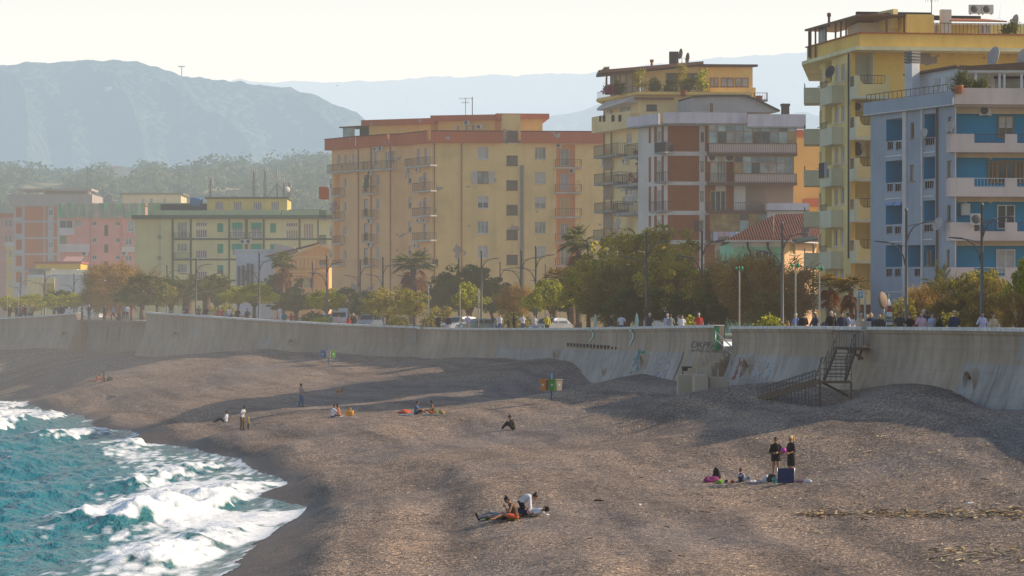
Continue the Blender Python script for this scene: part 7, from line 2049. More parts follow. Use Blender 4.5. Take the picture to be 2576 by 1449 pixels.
def body_mesh(J,sex,skin):
 mb=MB();k=J.get('k',1.0);up,sx,fw=frame(J)
 mb.loft(spine(J,0,sex))
 s,f,u=head_axes(J);H=J['hed'];kb,k=k,hk(J)
 oball(mb,H+u*.015*k,(s*.074*k,f*.094*k,u*.108*k),14,10)
 oball(mb,H-u*.06*k+f*.035*k,(s*.05*k,f*.055*k,u*.055*k),10,7)
 oball(mb,H+f*.098*k-u*.012*k,(s*.014*k,f*.02*k,u*.028*k),8,6)
 oball(mb,H+f*.082*k+u*.028*k,(s*.05*k,f*.014*k,u*.012*k),8,5)
 oball(mb,H+f*.078*k-u*.052*k,(s*.026*k,f*.016*k,u*.012*k),8,5)
 for sg in(-1,1):oball(mb,H+s*sg*.075*k-u*.004*k,(s*.012*k,f*.02*k,u*.03*k),8,5)
 k=kb
 a=(.047,.041,.027)if sex=='m' else(.039,.035,.024)
 for S in 'LR':
  limb(mb,(J['sh'+S],J['el'+S],J['wr'+S]),[q*k for q in a])
  hand(mb,J['wr'+S],J['ha'+S]-J['wr'+S],J.get('pn'+S,-sx if S=='R' else sx),k,J.get('curl',.5))
  limb(mb,(J['hi'+S],J['kn'+S],J['an'+S]),[q*k for q in((.088,.056,.037)if sex=='m' else(.09,.053,.034))])
  cf=J['kn'+S].lerp(J['an'+S],.28);mb.ball(cf,.052*k,8,6)
  t=J['to'+S];an=J['an'+S];hl=an-(t-an)*.28-V((0,0,.02*k))
  limb(mb,(hl,an.lerp(t,.5),t),[.034*k,.036*k,.026*k],8)
 return remesh(mb,'person',skin,.0125*max(k,.8))
def shirt_mesh(J,sex,mat,sleeve=.6,g=.016,low=.02,name='shirt',hem=None):
 mb=MB();r=spine(J,g,sex,False,0)
 r=r[1:]if hem is None else r[1:]
 up=(J['che']-J['pel']).normalized();hx=(J['hiR']-J['hiL']).normalized();hf=up.cross(hx).normalized();k=J.get('k',1.0)
 if hem:r=[ring(J['pel']-up*hem*k+J.get('hemshift',V()),hx,-hf,(.17 if sex=='m' else .20)*k+g,.135*k+g)]+r
 else:r=[ring(J['pel']-up*low*k,hx,-hf,(.165 if sex=='m' else .178)*k+g,.118*k+g)]+r
 mb.loft(r)
 q=(.042,.042,.032)if sex=='m' else(.035,.037,.030)
 for S in 'LR':
  a,e,w=J['sh'+S],J['el'+S],J['wr'+S]
  if sleeve<=0:continue
  if sleeve<=1:limb(mb,(a,a.lerp(e,sleeve)),[(q[0]+g)*k,(q[1]+g)*k])
  else:limb(mb,(a,e,e.lerp(w,sleeve-1)),[(q[0]+g)*k,(q[1]+g)*k,(q[2]+g)*k])
 return remesh(mb,name,mat,.0145*max(k,.8))
def trousers_mesh(J,sex,mat,leg=2.0,g=.014,name='trousers',wide=0):
 mb=MB();k=J.get('k',1.0);mb.loft(spine(J,g,sex,False)[:4])
 for S in 'LR':
  h,n,a=J['hi'+S],J['kn'+S],J['an'+S]
  if leg<=1:limb(mb,(h,h.lerp(n,leg)),[(.09+g)*k,(.075+g)*k])
  else:limb(mb,(h,n,n.lerp(a,leg-1)),[(.09+g)*k,(.06+g+wide)*k,(.042+g+wide)*k])
 return remesh(mb,name,mat,.0145*max(k,.8))
def hair_mesh(J,mat,style='short'):
 mb=MB();k=hk(J);s,f,u=head_axes(J);H=J['hed']
 oball(mb,H+u*.045*k-f*.012*k,(s*.086*k,f*.102*k,u*.095*k),14,9)
 if style=='fringe':oball(mb,H+u*.06*k+f*.03*k,(s*.078*k,f*.07*k,u*.065*k))
 if style in('bun','pony','long','bob','short','fringe'):oball(mb,H-f*.055*k-u*.005*k,(s*.07*k,f*.05*k,u*.08*k))
 if style=='bun':oball(mb,H+u*.145*k-f*.05*k,(s*.045*k,f*.045*k,u*.042*k))
 if style=='pony':mb.tube((H-f*.08*k+u*.09*k,H-f*.15*k+u*.11*k,H-f*.17*k+u*.01*k,H-f*.14*k-u*.12*k,H-f*.13*k-u*.2*k),(.03*k,.04*k,.042*k,.035*k,.012*k),9)
 if style in('long','bob'):
  L=.30 if style=='long' else .15
  for sg in(-1,0,1):mb.tube((H+s*sg*.06*k-f*(.03+.03*(sg==0))*k+u*.03*k,H+s*sg*.085*k-f*.045*k-u*.1*k,H+s*sg*.08*k-f*.06*k-u*L*k),(.05*k,.05*k,.028*k),9)
 return remesh(mb,'hair',mat,.0145*max(k,.8))
def shoes_mesh(J,mat,name='shoes'):
 mb=MB();k=J.get('k',1.0)
 for S in 'LR':
  t=J['to'+S];an=J['an'+S];hl=an-(t-an)*.3-V((0,0,.025*k));limb(mb,(hl,an.lerp(t,.5),t+(t-an).normalized()*.02),[.042*k,.044*k,.034*k],8)
 return remesh(mb,name,mat,.014*max(k,.8))
def J_of(d):
 J={q:(V(v)if isinstance(v,(tuple,list))else v)for q,v in d.items()}
 return J
def fill(J):
 """Hands follow the forearms, toes are given; shoulders from the chest where missing."""
 for S in 'LR':
  if 'ha'+S not in J:J['ha'+S]=J['wr'+S]+(J['wr'+S]-J['el'+S]).normalized()*.1
 J.setdefault('look',V((0,1,0)))
 k=J.get('k',1.0)
 if k!=1.0:
  for q,v in J.items():
   if isinstance(v,Vector)and q not in('look','pnL','pnR','hup'):J[q]=v*k
 return J
def stand(sex='m',arms='down',walk=0.0,k=1.0,bend=0.0,look=(0,1,0),arms2=None):
 sw=.182 if sex=='m' else .155;w=walk
 d=dict(k=k,look=look,pel=(0,0,.95),che=(0,.01+bend*.2,1.24),nek=(0,bend*.38,1.47-bend*.07),hed=(0,.025+bend*.56,1.615-bend*.14),shL=(-sw,bend*.32,1.40-bend*.05),shR=(sw,bend*.32,1.40-bend*.05),hiL=(-.09,0,.90),hiR=(.09,0,.90),
knL=(-.10,.03+w*.22,.50),anL=(-.10,-.01+w*.26,.085),toL=(-.12,.14+w*.26,.035),knR=(.10,.03-w*.05,.50),anR=(.10,-.01-w*.36,.085+w*.08),toR=(.12,.14-w*.34,.03))
 A={'down':((-.25,-.03+w*-.12,1.12),(-.26,.06-w*.12,.87)),'front':((-.25,.0,1.12),(-.10,.24,1.10)),'hip':((-.34,-.06,1.14),(-.19,.05,1.0)),'phone':((-.24,.02,1.13),(-.12,.22,1.28)),'ear':((-.28,.10,1.18),(-.12,.10,1.50)),'reach':((-.25,.12,1.15),(-.24,.36,1.08)),'carry':((-.24,.02,1.12),(-.22,.25,1.05))}
 for S,a in(('L',arms),('R',arms2 or arms)):
  e,r=A[a];m=1 if S=='L' else-1;wm=1 if S=='L' else-1
  d['el'+S]=(e[0]*m,(e[1]+w*.12+wm*w*-.12 if a=='down' else e[1])+bend*.2,e[2]-bend*.05);d['wr'+S]=(r[0]*m,(r[1]+w*.12-wm*w*.2 if a=='down' else r[1])+bend*.2,r[2]-bend*.05)
 return fill(J_of(d))
SKIN={'fair':plain('skin_fair',(.50,.29,.20),.55,var=.05),'tan':plain('skin_tan',(.36,.19,.115),.55,var=.05),'deep':plain('skin_deep',(.20,.10,.06),.55,var=.05)}
HAIRM={'black':plain('hair_black',(.02,.016,.014),.5),'brown':plain('hair_brown',(.06,.032,.018),.5),'blond':plain('hair_blond',(.52,.36,.16),.5),'grey':plain('hair_grey',(.46,.44,.42),.6),'red':plain('hair_auburn',(.15,.06,.03),.5)}
def cloth(name,col):return plain('cloth_'+name,col,.85,var=.1,scale=6)
CL={n:cloth(n,c)for n,c in dict(black=(.018,.017,.018),navy=(.025,.035,.075),blue=(.12,.16,.42),lilac=(.38,.38,.62),white=(.70,.69,.70),pink=(.58,.38,.44),red=(.42,.035,.03),teal=(.04,.17,.18),grey=(.22,.22,.24),beige=(.46,.36,.25),denim=(.07,.13,.24),brown=(.12,.07,.04),olive=(.14,.12,.06),orange=(.48,.16,.06),green=(.03,.30,.05),yellow=(.58,.48,.04),coral=(.60,.10,.05),purple=(.30,.22,.42),char=(.05,.05,.055),check=(.34,.26,.26),paleblue=(.34,.38,.50)).items()}
def figure(J,sex,label,loc,rz=0,skin='fair',hair=('short','brown'),top=('shirt','white',.6),bottom=('trousers','denim',2.0),shoes='black',group=None,scale=1.0,extra=None,hem=None):
 """A person: the body mesh is the thing, hair and clothing its children."""
 me=body_mesh(J,sex,SKIN[skin])
 o=bpy.data.objects.new('person',me);COL.objects.link(o)
 def child(nm,m):c=bpy.data.objects.new(nm,m);COL.objects.link(c);adopt(c,o);return c
 if hair:child('hair',hair_mesh(J,HAIRM[hair[1]],hair[0]))
 if top:child(top[0],shirt_mesh(J,sex,CL[top[1]],top[2],name=top[0],hem=hem,g=.026 if top[0]in('jacket','cardigan')else .017))
 if bottom:child(bottom[0],trousers_mesh(J,sex,CL[bottom[1]],bottom[2],name=bottom[0]))
 if shoes:child('shoes',shoes_mesh(J,CL[shoes]))
 s,f,u=head_axes(J);H=J['hed'];k=hk(J)
 ey=MB()
 for sg in(-1,1):oball(ey,H+f*.088*k+s*sg*.03*k+u*.008*k,(s*.011*k,f*.008*k,u*.006*k),6,4)
 m=bpy.data.meshes.new('eyes');m.from_pydata([tuple(v)for v in ey.v],[],ey.f);m.materials.append(CL['black']);child('eyes',m)
 for nm,mb,mt in(extra or[]):
  m=bpy.data.meshes.new(nm);m.from_pydata([tuple(v)for v in mb.v],[],mb.f);m.materials.append(mt);m.polygons.foreach_set('use_smooth',[True]*len(m.polygons));child(nm,m)
 place(o,loc,rz,scale)
 return tag(o,label,'person',group)
def glasses(J):
 mb=MB();s,f,u=head_axes(J);H=J['hed'];k=J.get('k',1)
 for sg in(-1,1):oball(mb,H+f*.095*k+s*sg*.034*k+u*.01*k,(s*.03*k,f*.012*k,u*.022*k),8,5)
 mb.bar(H+f*.102*k-s*.06*k+u*.014*k,H+f*.102*k+s*.06*k+u*.014*k,.012)
 return('sunglasses',mb,CL['black'])
def cap(J,mat,brim=.0):
 mb=MB();s,f,u=head_axes(J);H=J['hed']
 if brim:
  rings=[ring(H+u*.07,s,f,.17,.19),ring(H+u*.085,s,f,.17,.19),ring(H+u*.085,s,f,.092,.108),ring(H+u*.16,s,f,.08,.095),ring(H+u*.175,s,f,.04,.05)]
  mb.loft(rings)
 else:
  oball(mb,H+u*.06-f*.01,(s*.086,f*.10,u*.085));mb.hexa([H+u*.06+f*.07+s*q+f*w+u*h for h in(0,.012)for q,w in((-.06,0),(.06,0),(.05,.09),(-.05,.09))])
 return('hat',mb,mat)
def crowd():
 protos={}
 Z=(0,0,-500)
 def proto(key):
  sex,kind=key[0],key[1:]
  if kind=='jw':J=stand(sex,'down',1.0);kw=dict(top=('jacket','black',1.95),hem=.12)
  elif kind=='js':J=stand(sex,'down',.15,arms2='phone');kw=dict(top=('jacket','black',1.95),hem=.12)
  elif kind=='sw':J=stand(sex,'down',1.0);kw=dict(top=('shirt','white',.65))
  elif kind=='ss':J=stand(sex,'down',.1,arms2='hip');kw=dict(top=('shirt','white',.65))
  elif kind=='ls':J=stand(sex,'front',.2);kw=dict(top=('shirt','white',1.9),hem=.08)
  else:J=stand(sex,'down',.6,arms2='ear');kw=dict(top=('shirt','white',1.9),hem=.08)
  return figure(J,sex,'x',Z,0,hair=None,bottom=('trousers','denim',2.0),**kw),J
 hairs={}
 used=set()
 def someone(px,key,face,label,topc,hair,bottom='denim',skin='fair',back=2.5,k=1.0,hat=None,group='people strolling on the promenade'):
  if key not in protos:protos[key]=proto(key)
  src,J=protos[key]
  if key in used:o=copy_tree(src)
  else:o=src;used.add(key)
  q,n=stations(px,px+.01)[0]
  d=q.y+back;x=(px-CX)/F*d
  # keep them on the landward side
  place(o,(x,d,prom_z(x,d)),face,k)
  o['label']=label;o['group']=group
  def paint(ob,m):ob.material_slots[0].link='OBJECT';ob.material_slots[0].material=m
  paint(o,SKIN[skin])
  for ch in kids(o):
   if ch.name.startswith(('shirt','jacket')):paint(ch,CL[topc])
   elif ch.name.startswith('trousers'):paint(ch,CL[bottom])
   elif ch.name.startswith('hair'):drop(ch,o)
  if hair:
   hk=(key,hair[0])
   if hk not in hairs:hairs[hk]=hair_mesh(J,HAIRM[hair[1]],hair[0])
   h=bpy.data.objects.new('hair',hairs[hk]);COL.objects.link(h);adopt(h,o);h.material_slots[0].link='OBJECT';h.material_slots[0].material=HAIRM[hair[1]]
  if hat:
   nm,mb,mt=cap(J,hat[0],hat[1]);m=bpy.data.meshes.new(nm);m.from_pydata([tuple(v)for v in mb.v],[],mb.f);m.materials.append(mt);h=bpy.data.objects.new(nm,m);COL.objects.link(h);adopt(h,o)
  return o
 C,A,Lf,Rt=math.pi,0.0,math.pi/2,-math.pi/2
 sh=lambda c:('short',c)
 rows=[
(2002,'msw',Lf+.5,'white haired man in a blue shirt leaning forward by the white pole','blue',sh('grey'),'beige'),(2021,'mjs',A,'man in a black jacket seen from behind beside the blue shirted man','black',sh('black'),'black'),(2050,'fjw',Lf+.6,'brown haired woman in a dark jacket walking under the palm','navy',('long','brown'),'black'),
(2091,'mjw',C,'grey haired man in a zipped black jacket walking towards the sea','black',sh('grey'),'denim','fair',2.0,1.06),(2099,'mjs',C+.4,'old white haired man half hidden behind the zipped black jacket','olive',sh('grey'),'beige','fair',4.2),(2118,'mjw',C,'dark haired man in a navy blazer over grey shirt looking down','navy',sh('black'),'denim','fair',2.0,1.03),(2134,'msw',Lf,'youth in a pale lilac tee beside the navy blazer','lilac',sh('black'),'denim','tan',3.4),(2146,'fsw',Rt+.3,'long brown haired woman in a white top at the post','white',('long','red'),'denim','fair',2.0,.96),
(2166,'mls',C,'grey haired man in a beige shirt between the two white posts','beige',sh('grey'),'beige','fair',2.6),(2181,'mjs',C,'small grey head just right of the white post','grey',sh('grey'),'char','fair',5.5,.95),(2191,'fjw',C,'blond woman in an open dark cardigan','navy',('bob','blond'),'denim','fair',2.4),(2213,'mjw',C,'balding man in a dark jacket left of the campaign flag','char',None,'denim','fair',2.4,.96),
(2264,'mss',C,'man in sunglasses and a dark polo right of the campaign flag','char',sh('black'),'denim','tan',2.4,1.03),(2289,'fsw',C,'dark haired woman in a black top by the lamp foot','black',('bun','black'),'denim','fair',2.2,.97),(2304,'fss',C,'short red faced woman behind the pink shirted man','red',('short','blond'),'denim','fair',5.0,.92),(2318,'mlw',C,'bald man in a loose pink shirt','pink',None,'beige','fair',1.6),(2323,'mjs',C,'tall white haired man behind the pink shirted man','navy',sh('grey'),'char','fair',3.2,1.1),(2333,'mjs',A,'dark haired man in navy turned away behind the pink shirt','navy',sh('brown'),'char','fair',4.4,1.06),(2344,'fsw',C+.3,'woman in a patterned blue blouse holding a bag','paleblue',('bun','brown'),'white','fair',1.8),
(2364,'fjw',Rt,'dark haired woman in black walking away to the right','black',('bob','brown'),'black','fair',2.6,.95),(2401,'mjs',A,'stout man in a straw hat and navy jacket seen from behind','navy',None,'char','fair',1.7,1.04),(2472,'flw',C,'long dark haired woman in a lilac blouse touching her face','lilac',('long','black'),'denim','fair',1.7,1.02),(2499,'fjw',C+.2,'woman in sunglasses and a beige cardigan over a blue top','beige',('short','red'),'denim','fair',1.9,.98),
(1540,'fjw',Lf,'woman in black bending beside the left pale fin','black',('long','black'),'white','fair',2.6,.97),(1563,'mss',A,'man in a white tee seen from behind between the pale fins','white',sh('black'),'denim','tan',2.4),(1634,'mjs',Rt+.5,'balding man in a dark polo next to the right pale fin','char',sh('grey'),'char','fair',2.2,1.03),(1679,'mls',A,'grey haired man in a grey shirt close to his partner','paleblue',sh('grey'),'beige','fair',2.6),(1687,'fls',A,'brown haired woman in a grey top close to her partner','grey',('short','brown'),'denim','fair',2.0,.98),(1716,'fss',C,'young woman in a white tee alone above the graffiti','white',('bob','brown'),'denim','fair',2.0,.95),(1758,'mss',C,'white haired man in a bright red polo','red',sh('grey'),'beige','fair',2.0,1.02),
(1083,'fls',Rt,'woman in black leaning on the wall by the joint','black',('short','red'),'black','fair',2.0,.95),(1095,'mls',A,'man in a pale blue shirt with his back to the sea','paleblue',sh('brown'),'denim','fair',3.0,1.06),(1103,'fjs',A,'person in black right behind the pale blue shirt','black',('short','brown'),'black','fair',2.0),(1128,'fjw',C,'woman in a black vest left of the thin white pole','black',('short','black'),'white','fair',2.5,.95),(1176,'mls',C,'man in a lilac shirt with beige sleeves before the parked cars','lilac',sh('red'),'beige','fair',2.2),(1240,'mjs',Rt,'bald man in a dark jacket beside the child in a blue cap','char',None,'denim','fair',2.4,1.05),(1249,'mss',C,'child in a bright blue cap','grey',None,'denim','fair',3.0,.82),(1258,'fsw',C,'woman in a white top right of the blue capped child','white',('short','red'),'denim','fair',2.6),(1279,'fjs',Lf,'hunched person in black in front of the rusty tamarisk','black',('short','black'),'black','fair',2.2,.82),(1293,'fjs',Rt,'tall woman in black with dark hair','black',('long','black'),'black','fair',2.4,1.05),(1315,'mss',C,'man in a printed white tee facing the sea','white',sh('brown'),'denim','tan',2.2,1.02),(1345,'fss',C,'person in a white vest by the leafy tree','white',('short','brown'),'red','fair',6.0,.95),(1376,'mjs',C,'person in a yellow jacket deep under the leafy tree','yellow',sh('black'),'char','fair',9.0),
(470,'mjw',Lf,'man in navy near the pointed wall end','navy',sh('black'),'denim','fair',6.0),(500,'msw',A,'slim person in olive right of the date palms','olive',sh('brown'),'char','fair',5.0),(518,'mjs',A,'broad man in black with pale trousers','black',sh('black'),'white','fair',4.0,1.02),(550,'mjw',A,'man in an orange jacket beside the red and white top','orange',sh('brown'),'char','fair',3.0),(560,'fsw',Rt,'woman in a red top with a white back','red',('short','brown'),'denim','fair',3.0,.98),(568,'fls',C,'child in grey beside the white shirt','grey',('short','brown'),'denim','fair',2.6,.8),(577,'mls',A,'man in a crisp white shirt','white',sh('black'),'denim','tan',4.0,1.03),(582,'fjs',Rt,'small person in black below the white shirt','black',('short','black'),'black','fair',2.0,.82),(598,'mjs',A,'man in black by the bench','black',sh('black'),'char','fair',4.0),(623,'mjs',A,'man in a dark jacket and brown trousers on his own','char',sh('brown'),'brown','tan',3.0,1.03),(704,'fsw',C,'person in white further back under the trees','white',('short','brown'),'white','fair',16.0),(716,'mls',A,'man in teal by the low shrub','teal',sh('brown'),'char','fair',3.0),(733,'fss',C,'woman in a plain red top left of the parked cars','red',('bob','brown'),'denim','fair',2.4,.95),
(831,'fjs',Rt,'woman in a teal jacket right of the twin lamp','teal',('short','red'),'denim','fair',2.4),(852,'fss',C,'woman in pale pink before the white car','pink',('short','brown'),'denim','fair',2.0,.95),(877,'fjw',A,'small woman in a red jacket beside the man in black','red',('bob','brown'),'black','fair',2.2,.92),(889,'mjs',C,'white haired man in a black jumper','black',sh('grey'),'char','fair',2.2,1.06),
]
 for r in rows:
  hat=(plain('straw',(.52,.44,.30)),1)if 'straw hat' in r[3]else(CL['blue'],0)if 'blue cap' in r[3]and 'child in a bright' in r[3]else None
  o=someone(*r,hat=hat)
 far=[(24,'black','dark clad person first in the cluster over the far wall'),(42,'navy','navy clad person second in the cluster over the far wall'),(50,'brown','brown clad person in the middle of the far wall cluster'),(57,'red','red clad person in the far wall cluster'),(65,'black','black clad person beside the red one on the far wall'),(73,'beige','beige clad person near the end of the far wall cluster'),(80,'olive','olive clad person last in the far wall cluster'),(135,'teal','person in teal leaning on the humped crest'),(150,'navy','person in navy on the humped crest'),(157,'black','person in black pressed against the navy one on the humped crest'),(174,'white','pale haired person near the end of the humped crest'),
(206,'brown','brown clad person at the slipway corner'),(224,'black','person in black walking across the slipway'),(264,'char','person in charcoal standing mid slipway'),(286,'paleblue','person in pale blue on the slipway'),(297,'orange','person in a sunlit orange top on the slipway'),(311,'grey','grey clad person right of the orange top'),(320,'white','white clad person by the dark slipway tree')]
 for i,(px,c,lab)in enumerate(far):
  someone(px,('mjs','fss','mss','fjw','mjw')[i%5],(C,A,Lf,Rt)[i%4],lab,c,sh('black' if i%3 else 'grey'),'char','fair',3.0 if px>195 else 1.6,1.0)
crowd()
# ---------------------------------------------------------------- people on the beach
def sit(sex='m',lean=0.0,knees='up',k=1.0,look=(0,1,-.1),arms='knee',spread=.12,turn=0.0):
 """Sitting on the ground facing +y."""
 sw=.18 if sex=='m' else .155;y0=lean
 d=dict(k=k,look=look,pel=(0,0,.12),che=(0,y0*.5,.40),nek=(0,y0,.62-abs(y0)*.15),hed=(0,y0*1.35+.03,.77-abs(y0)*.3),shL=(-sw,y0*.9,.555-abs(y0)*.13),shR=(sw,y0*.9,.555-abs(y0)*.13),hiL=(-.09,.04,.11),hiR=(.09,.04,.11))
 if knees=='up':kn,an,to=(.35,.46),(.66,.07),(.82,.03)
 elif knees=='half':kn,an,to=(.42,.30),(.78,.07),(.93,.05)
 elif knees=='cross':kn,an,to=(.30,.16),(.30,.07),(.42,.05)
 else:kn,an,to=(.48,.14),(.90,.07),(.96,.20)
 for S,m in(('L',-1),('R',1)):
  if knees=='cross':d['kn'+S]=(.33*m,kn[0],kn[1]);d['an'+S]=(-.10*m,an[0]+.02*m,an[1]);d['to'+S]=(-.24*m,to[0]-.06,to[1])
  else:d['kn'+S]=(spread*m,kn[0],kn[1]);d['an'+S]=(spread*m*.9,an[0],an[1]);d['to'+S]=(spread*m,to[0],to[1])
  if arms=='knee':d['el'+S]=(.26*m,y0+.16,.36);d['wr'+S]=(.14*m,y0+.36,.36)
  elif arms=='back':d['el'+S]=(.24*m,y0-.22,.33);d['wr'+S]=(.22*m,y0-.38,.10)
  elif arms=='lap':d['el'+S]=(.24*m,y0+.08,.34);d['wr'+S]=(.06*m,y0+.24,.27)
  elif arms=='face':d['el'+S]=(.20*m,y0+.13,.33);d['wr'+S]=(.05*m,y0+.20,.55)
 return fill(J_of(d))
def lie(sex='m',k=1.0,headup=.0):
 """On the back, head towards +x, feet towards -x (local), face up."""
 sw=.19 if sex=='m' else .16
 d=dict(k=k,look=(-.25 if headup else-.05,0,1),hup=(1,0,.2),pel=(0,0,.13),che=(.30,0,.15),nek=(.54,0,.16+headup),hed=(.69,0,.17+headup*2),shL=(.47,sw,.14),shR=(.47,-sw,.14),hiL=(-.04,.09,.12),hiR=(-.04,-.09,.12),knL=(-.44,.12,.24),knR=(-.46,-.12,.14),anL=(-.86,.10,.07),anR=(-.88,-.12,.07),toL=(-.94,.13,.21),toR=(-.96,-.16,.21),elL=(.26,.32,.09),wrL=(.04,.30,.10),elR=(.24,-.32,.10),wrR=(.06,-.20,.22))
 return fill(J_of(d))
def beach_people():
 C,Lf,Rt=math.pi,math.pi/2,-math.pi/2
 # --- standing pair by the blue chair
 p=B(1952,1206);J=stand('f','front',.12);J['look']=V((.0,1,-.12))
 figure(J,'f','woman in sunglasses and a black sweater with bare legs, standing with hands together',p,C-.15,'tan',('short','brown'),('sweater','black',1.9),('shorts','black',.3),None,hem=.18,extra=[glasses(J)])
 p=B(1991,1204);J=stand('f','carry',.05);J['look']=V((0,1,-.2))
 figure(J,'f','woman in a loose black dress with a blond ponytail holding a pink ball',p+V((0,.15,0)),Lf+.55,'tan',('pony','blond'),('dress','black',1.0),None,None,hem=.42)
 k=.60;J=sit('m',-.02,'flat',k,(0.35,1,0),'lap');J['hk']=1.45;J['hed']+=V((0,0,.03))
 t=B(1864,1213)
 kid=figure(J,'m','toddler in a navy vest sitting with its back turned among the toys',t,-.25,'fair',('short','red'),('vest','navy',0),('trousers','navy',2.0),'white')
 sl=shirt_mesh(J,'m',CL['white'],1.7,.008,name='sleeves');o=bpy.data.objects.new('sleeves',sl);COL.objects.link(o);adopt(o,kid)
 cu=bpy.data.curves.new('lettering','FONT');cu.body='NY';cu.size=.13;cu.align_x='CENTER';cu.offset=.006
 tmp=bpy.data.objects.new('tmp',cu);COL.objects.link(tmp);me=bpy.data.meshes.new_from_object(tmp.evaluated_get(bpy.context.evaluated_depsgraph_get()));bpy.data.objects.remove(tmp)
 me.name='lettering';me.materials.clear();me.materials.append(CL['white']);lt=bpy.data.objects.new('lettering',me);COL.objects.link(lt);adopt(lt,kid)
 lt.matrix_basis=Matrix.Translation(V((0,-.105,.235)))@Matrix.Rotation(math.radians(93),4,'X')
 # --- group on the green towel
 q=B(1290,1309);S=.99
 x0=q.x;y0=q.y
 def g(x,y):return V((x0+x,y0+y,bz(x0+x,y0+y)))
 J=J_of(dict(look=(-.75,.1,-.6),pel=(.0,0,.13),che=(-.06,0,.40),nek=(-.20,-.02,.60),hed=(-.31,-.03,.72),shL=(-.14,-.16,.55),shR=(-.16,.15,.55),hiL=(-.03,-.09,.12),hiR=(-.03,.09,.12),knL=(-.45,-.20,.22),anL=(-.78,-.38,.08),toL=(-.92,-.45,.04),knR=(-.48,.08,.17),anR=(-.92,.10,.08),toR=(-1.03,.10,.15),elL=(-.22,-.24,.30),wrL=(-.36,-.10,.46),elR=(-.26,.22,.30),wrR=(-.38,.06,.48),hup=(-.35,0,1)))
 fill(J);figure(J,'f','sitting woman in a dark vest and red shorts with a top knot, head bowed',g(.10,0),0,'tan',('bun','black'),('vest','brown',0),('shorts','coral',.55),None,scale=S)
 J=J_of(dict(look=(.8,-.15,-.6),hup=(.4,0,1),pel=(-.12,0,.50),che=(.08,-.02,.68),nek=(.26,-.04,.74),hed=(.38,-.06,.70),shL=(.2,.15,.70),shR=(.2,-.19,.68),hiL=(-.12,.10,.46),hiR=(-.12,-.10,.46),knL=(.08,.14,.07),anL=(-.34,.14,.06),toL=(-.48,.14,.03),knR=(.10,-.12,.07),anR=(-.32,-.12,.06),toR=(-.46,-.12,.03),elL=(.22,.2,.42),wrL=(.24,.16,.18),elR=(.2,-.24,.40),wrR=(.2,-.2,.16)))
 fill(J);figure(J,'f','kneeling woman in a white blouse bending forward over the one lying down',g(.42,.62),0,'tan',('bun','black'),('blouse','white',1.85),('shorts','black',.45),None,scale=S)
 figure(lie('m'),'m','man lying on his back in grey trousers and black shoes behind the bowed woman',g(-.38,.55),0,'tan',('short','black'),('shirt','char',.6),('trousers','grey',2.0),'black',scale=S)
 J=lie('f',1.0,.05);figure(J,'f','person lying with head on a folded arm, dark cap and sunglasses',g(.62,.45),math.radians(-34),'tan',('short','black'),('shirt','white',.5),('trousers','navy',2.0),None,scale=S,extra=[glasses(J),('cap',(lambda m:(oball(m,J['hed']+V((.07,0,.0)),(V((0,.09,0)),V((0,0,.095)),V((.08,0,0)))),m)[1])(MB()),CL['black'])])
 # --- near the water
 p=B(562,1063);J=sit('m',-.10,'half',1.0,(.1,1,-.55),'lap',.16)
 figure(J,'m','man sitting near the water in a white and navy jacket, looking down',p+V((.15,0,0)),Lf-.25,'tan',('short','black'),('jacket','white',1.95),('trousers','navy',2.0),'brown')
 p=B(609,1083);J=stand('f','phone',.15,bend=.32,look=(.1,1,-.8),arms2='down')
 figure(J,'f','adult in a white tee and brown trousers stooping towards a small child',p,Rt-.5,'tan',('short','brown'),('shirt','white',.6),('trousers','brown',2.0),'brown',scale=.97)
 p=B(625,1080);J=stand('m','down',.2,.46);J['hk']=1.5;J['hed']+=V((0,0,.03))
 figure(J,'m','small child in a yellow top by the stooping adult',p,C-.8,'fair',('short','blond'),('shirt','yellow',.6),('trousers','char',2.0),'black')
 p=B(757,1024);J=stand('m','reach',.35,look=(.1,1,-.1))
 figure(J,'m','man in a checked shirt and jeans standing in the long shadow',p,Rt-.35,'tan',('short','black'),('shirt','check',.7),('jeans','denim',2.0),'brown',hem=.1)
 # --- couple with the yellow bag
 p=B(836,1050);figure(sit('m',.10,'flat',1.0,(.5,1,0),'knee'),'m','young man in a white tee and navy shorts facing a girl on a towel',p,Rt+.5,'tan',('short','black'),('shirt','white',.6),('shorts','navy',.9),None)
 p=B(852,1048);figure(sit('f',.06,'cross',.98,(0,1,0),'knee'),'f','girl in an orange bikini top sitting against the young man',p+V((0,.2,0)),Lf-.1,'tan',('bob','black'),('top','orange',0),('shorts','coral',.35),None)
 # --- couple with the towels
 p=B(1046,1043);figure(sit('m',.06,'half',1.0,(.3,1,0),'knee'),'m','man in a blue shirt sitting on towels turned to a bare backed woman',p,Rt-.15,'tan',('short','black'),('shirt','denim',.8),('shorts','navy',.9),None)
 p=B(1089,1043);figure(sit('f',.05,'half',.98,(.1,1,0),'lap'),'f','bare backed woman in a dark top and red shorts beside a straw basket',p+V((0,.1,0)),Lf+.1,'tan',('bun','black'),('top','brown',0),('shorts','coral',.4),None)
 p=B(1291,1081);figure(sit('f',.12,'up',1.0,(0,1,-.5),'lap',.14),'f','person all in black sitting alone with knees drawn up',p,Lf+.1,'tan',('bun','black'),('jacket','black',1.95),('trousers','black',2.0),'white')
 # --- far ones
 p=B(240,961);figure(sit('f',-.28,'flat',1.0,(0,1,0),'back'),'f','bather leaning back on a towel at the far end of the beach',p,Lf,'tan',('bun','brown'),('top','coral',0),('shorts','coral',.35),None)
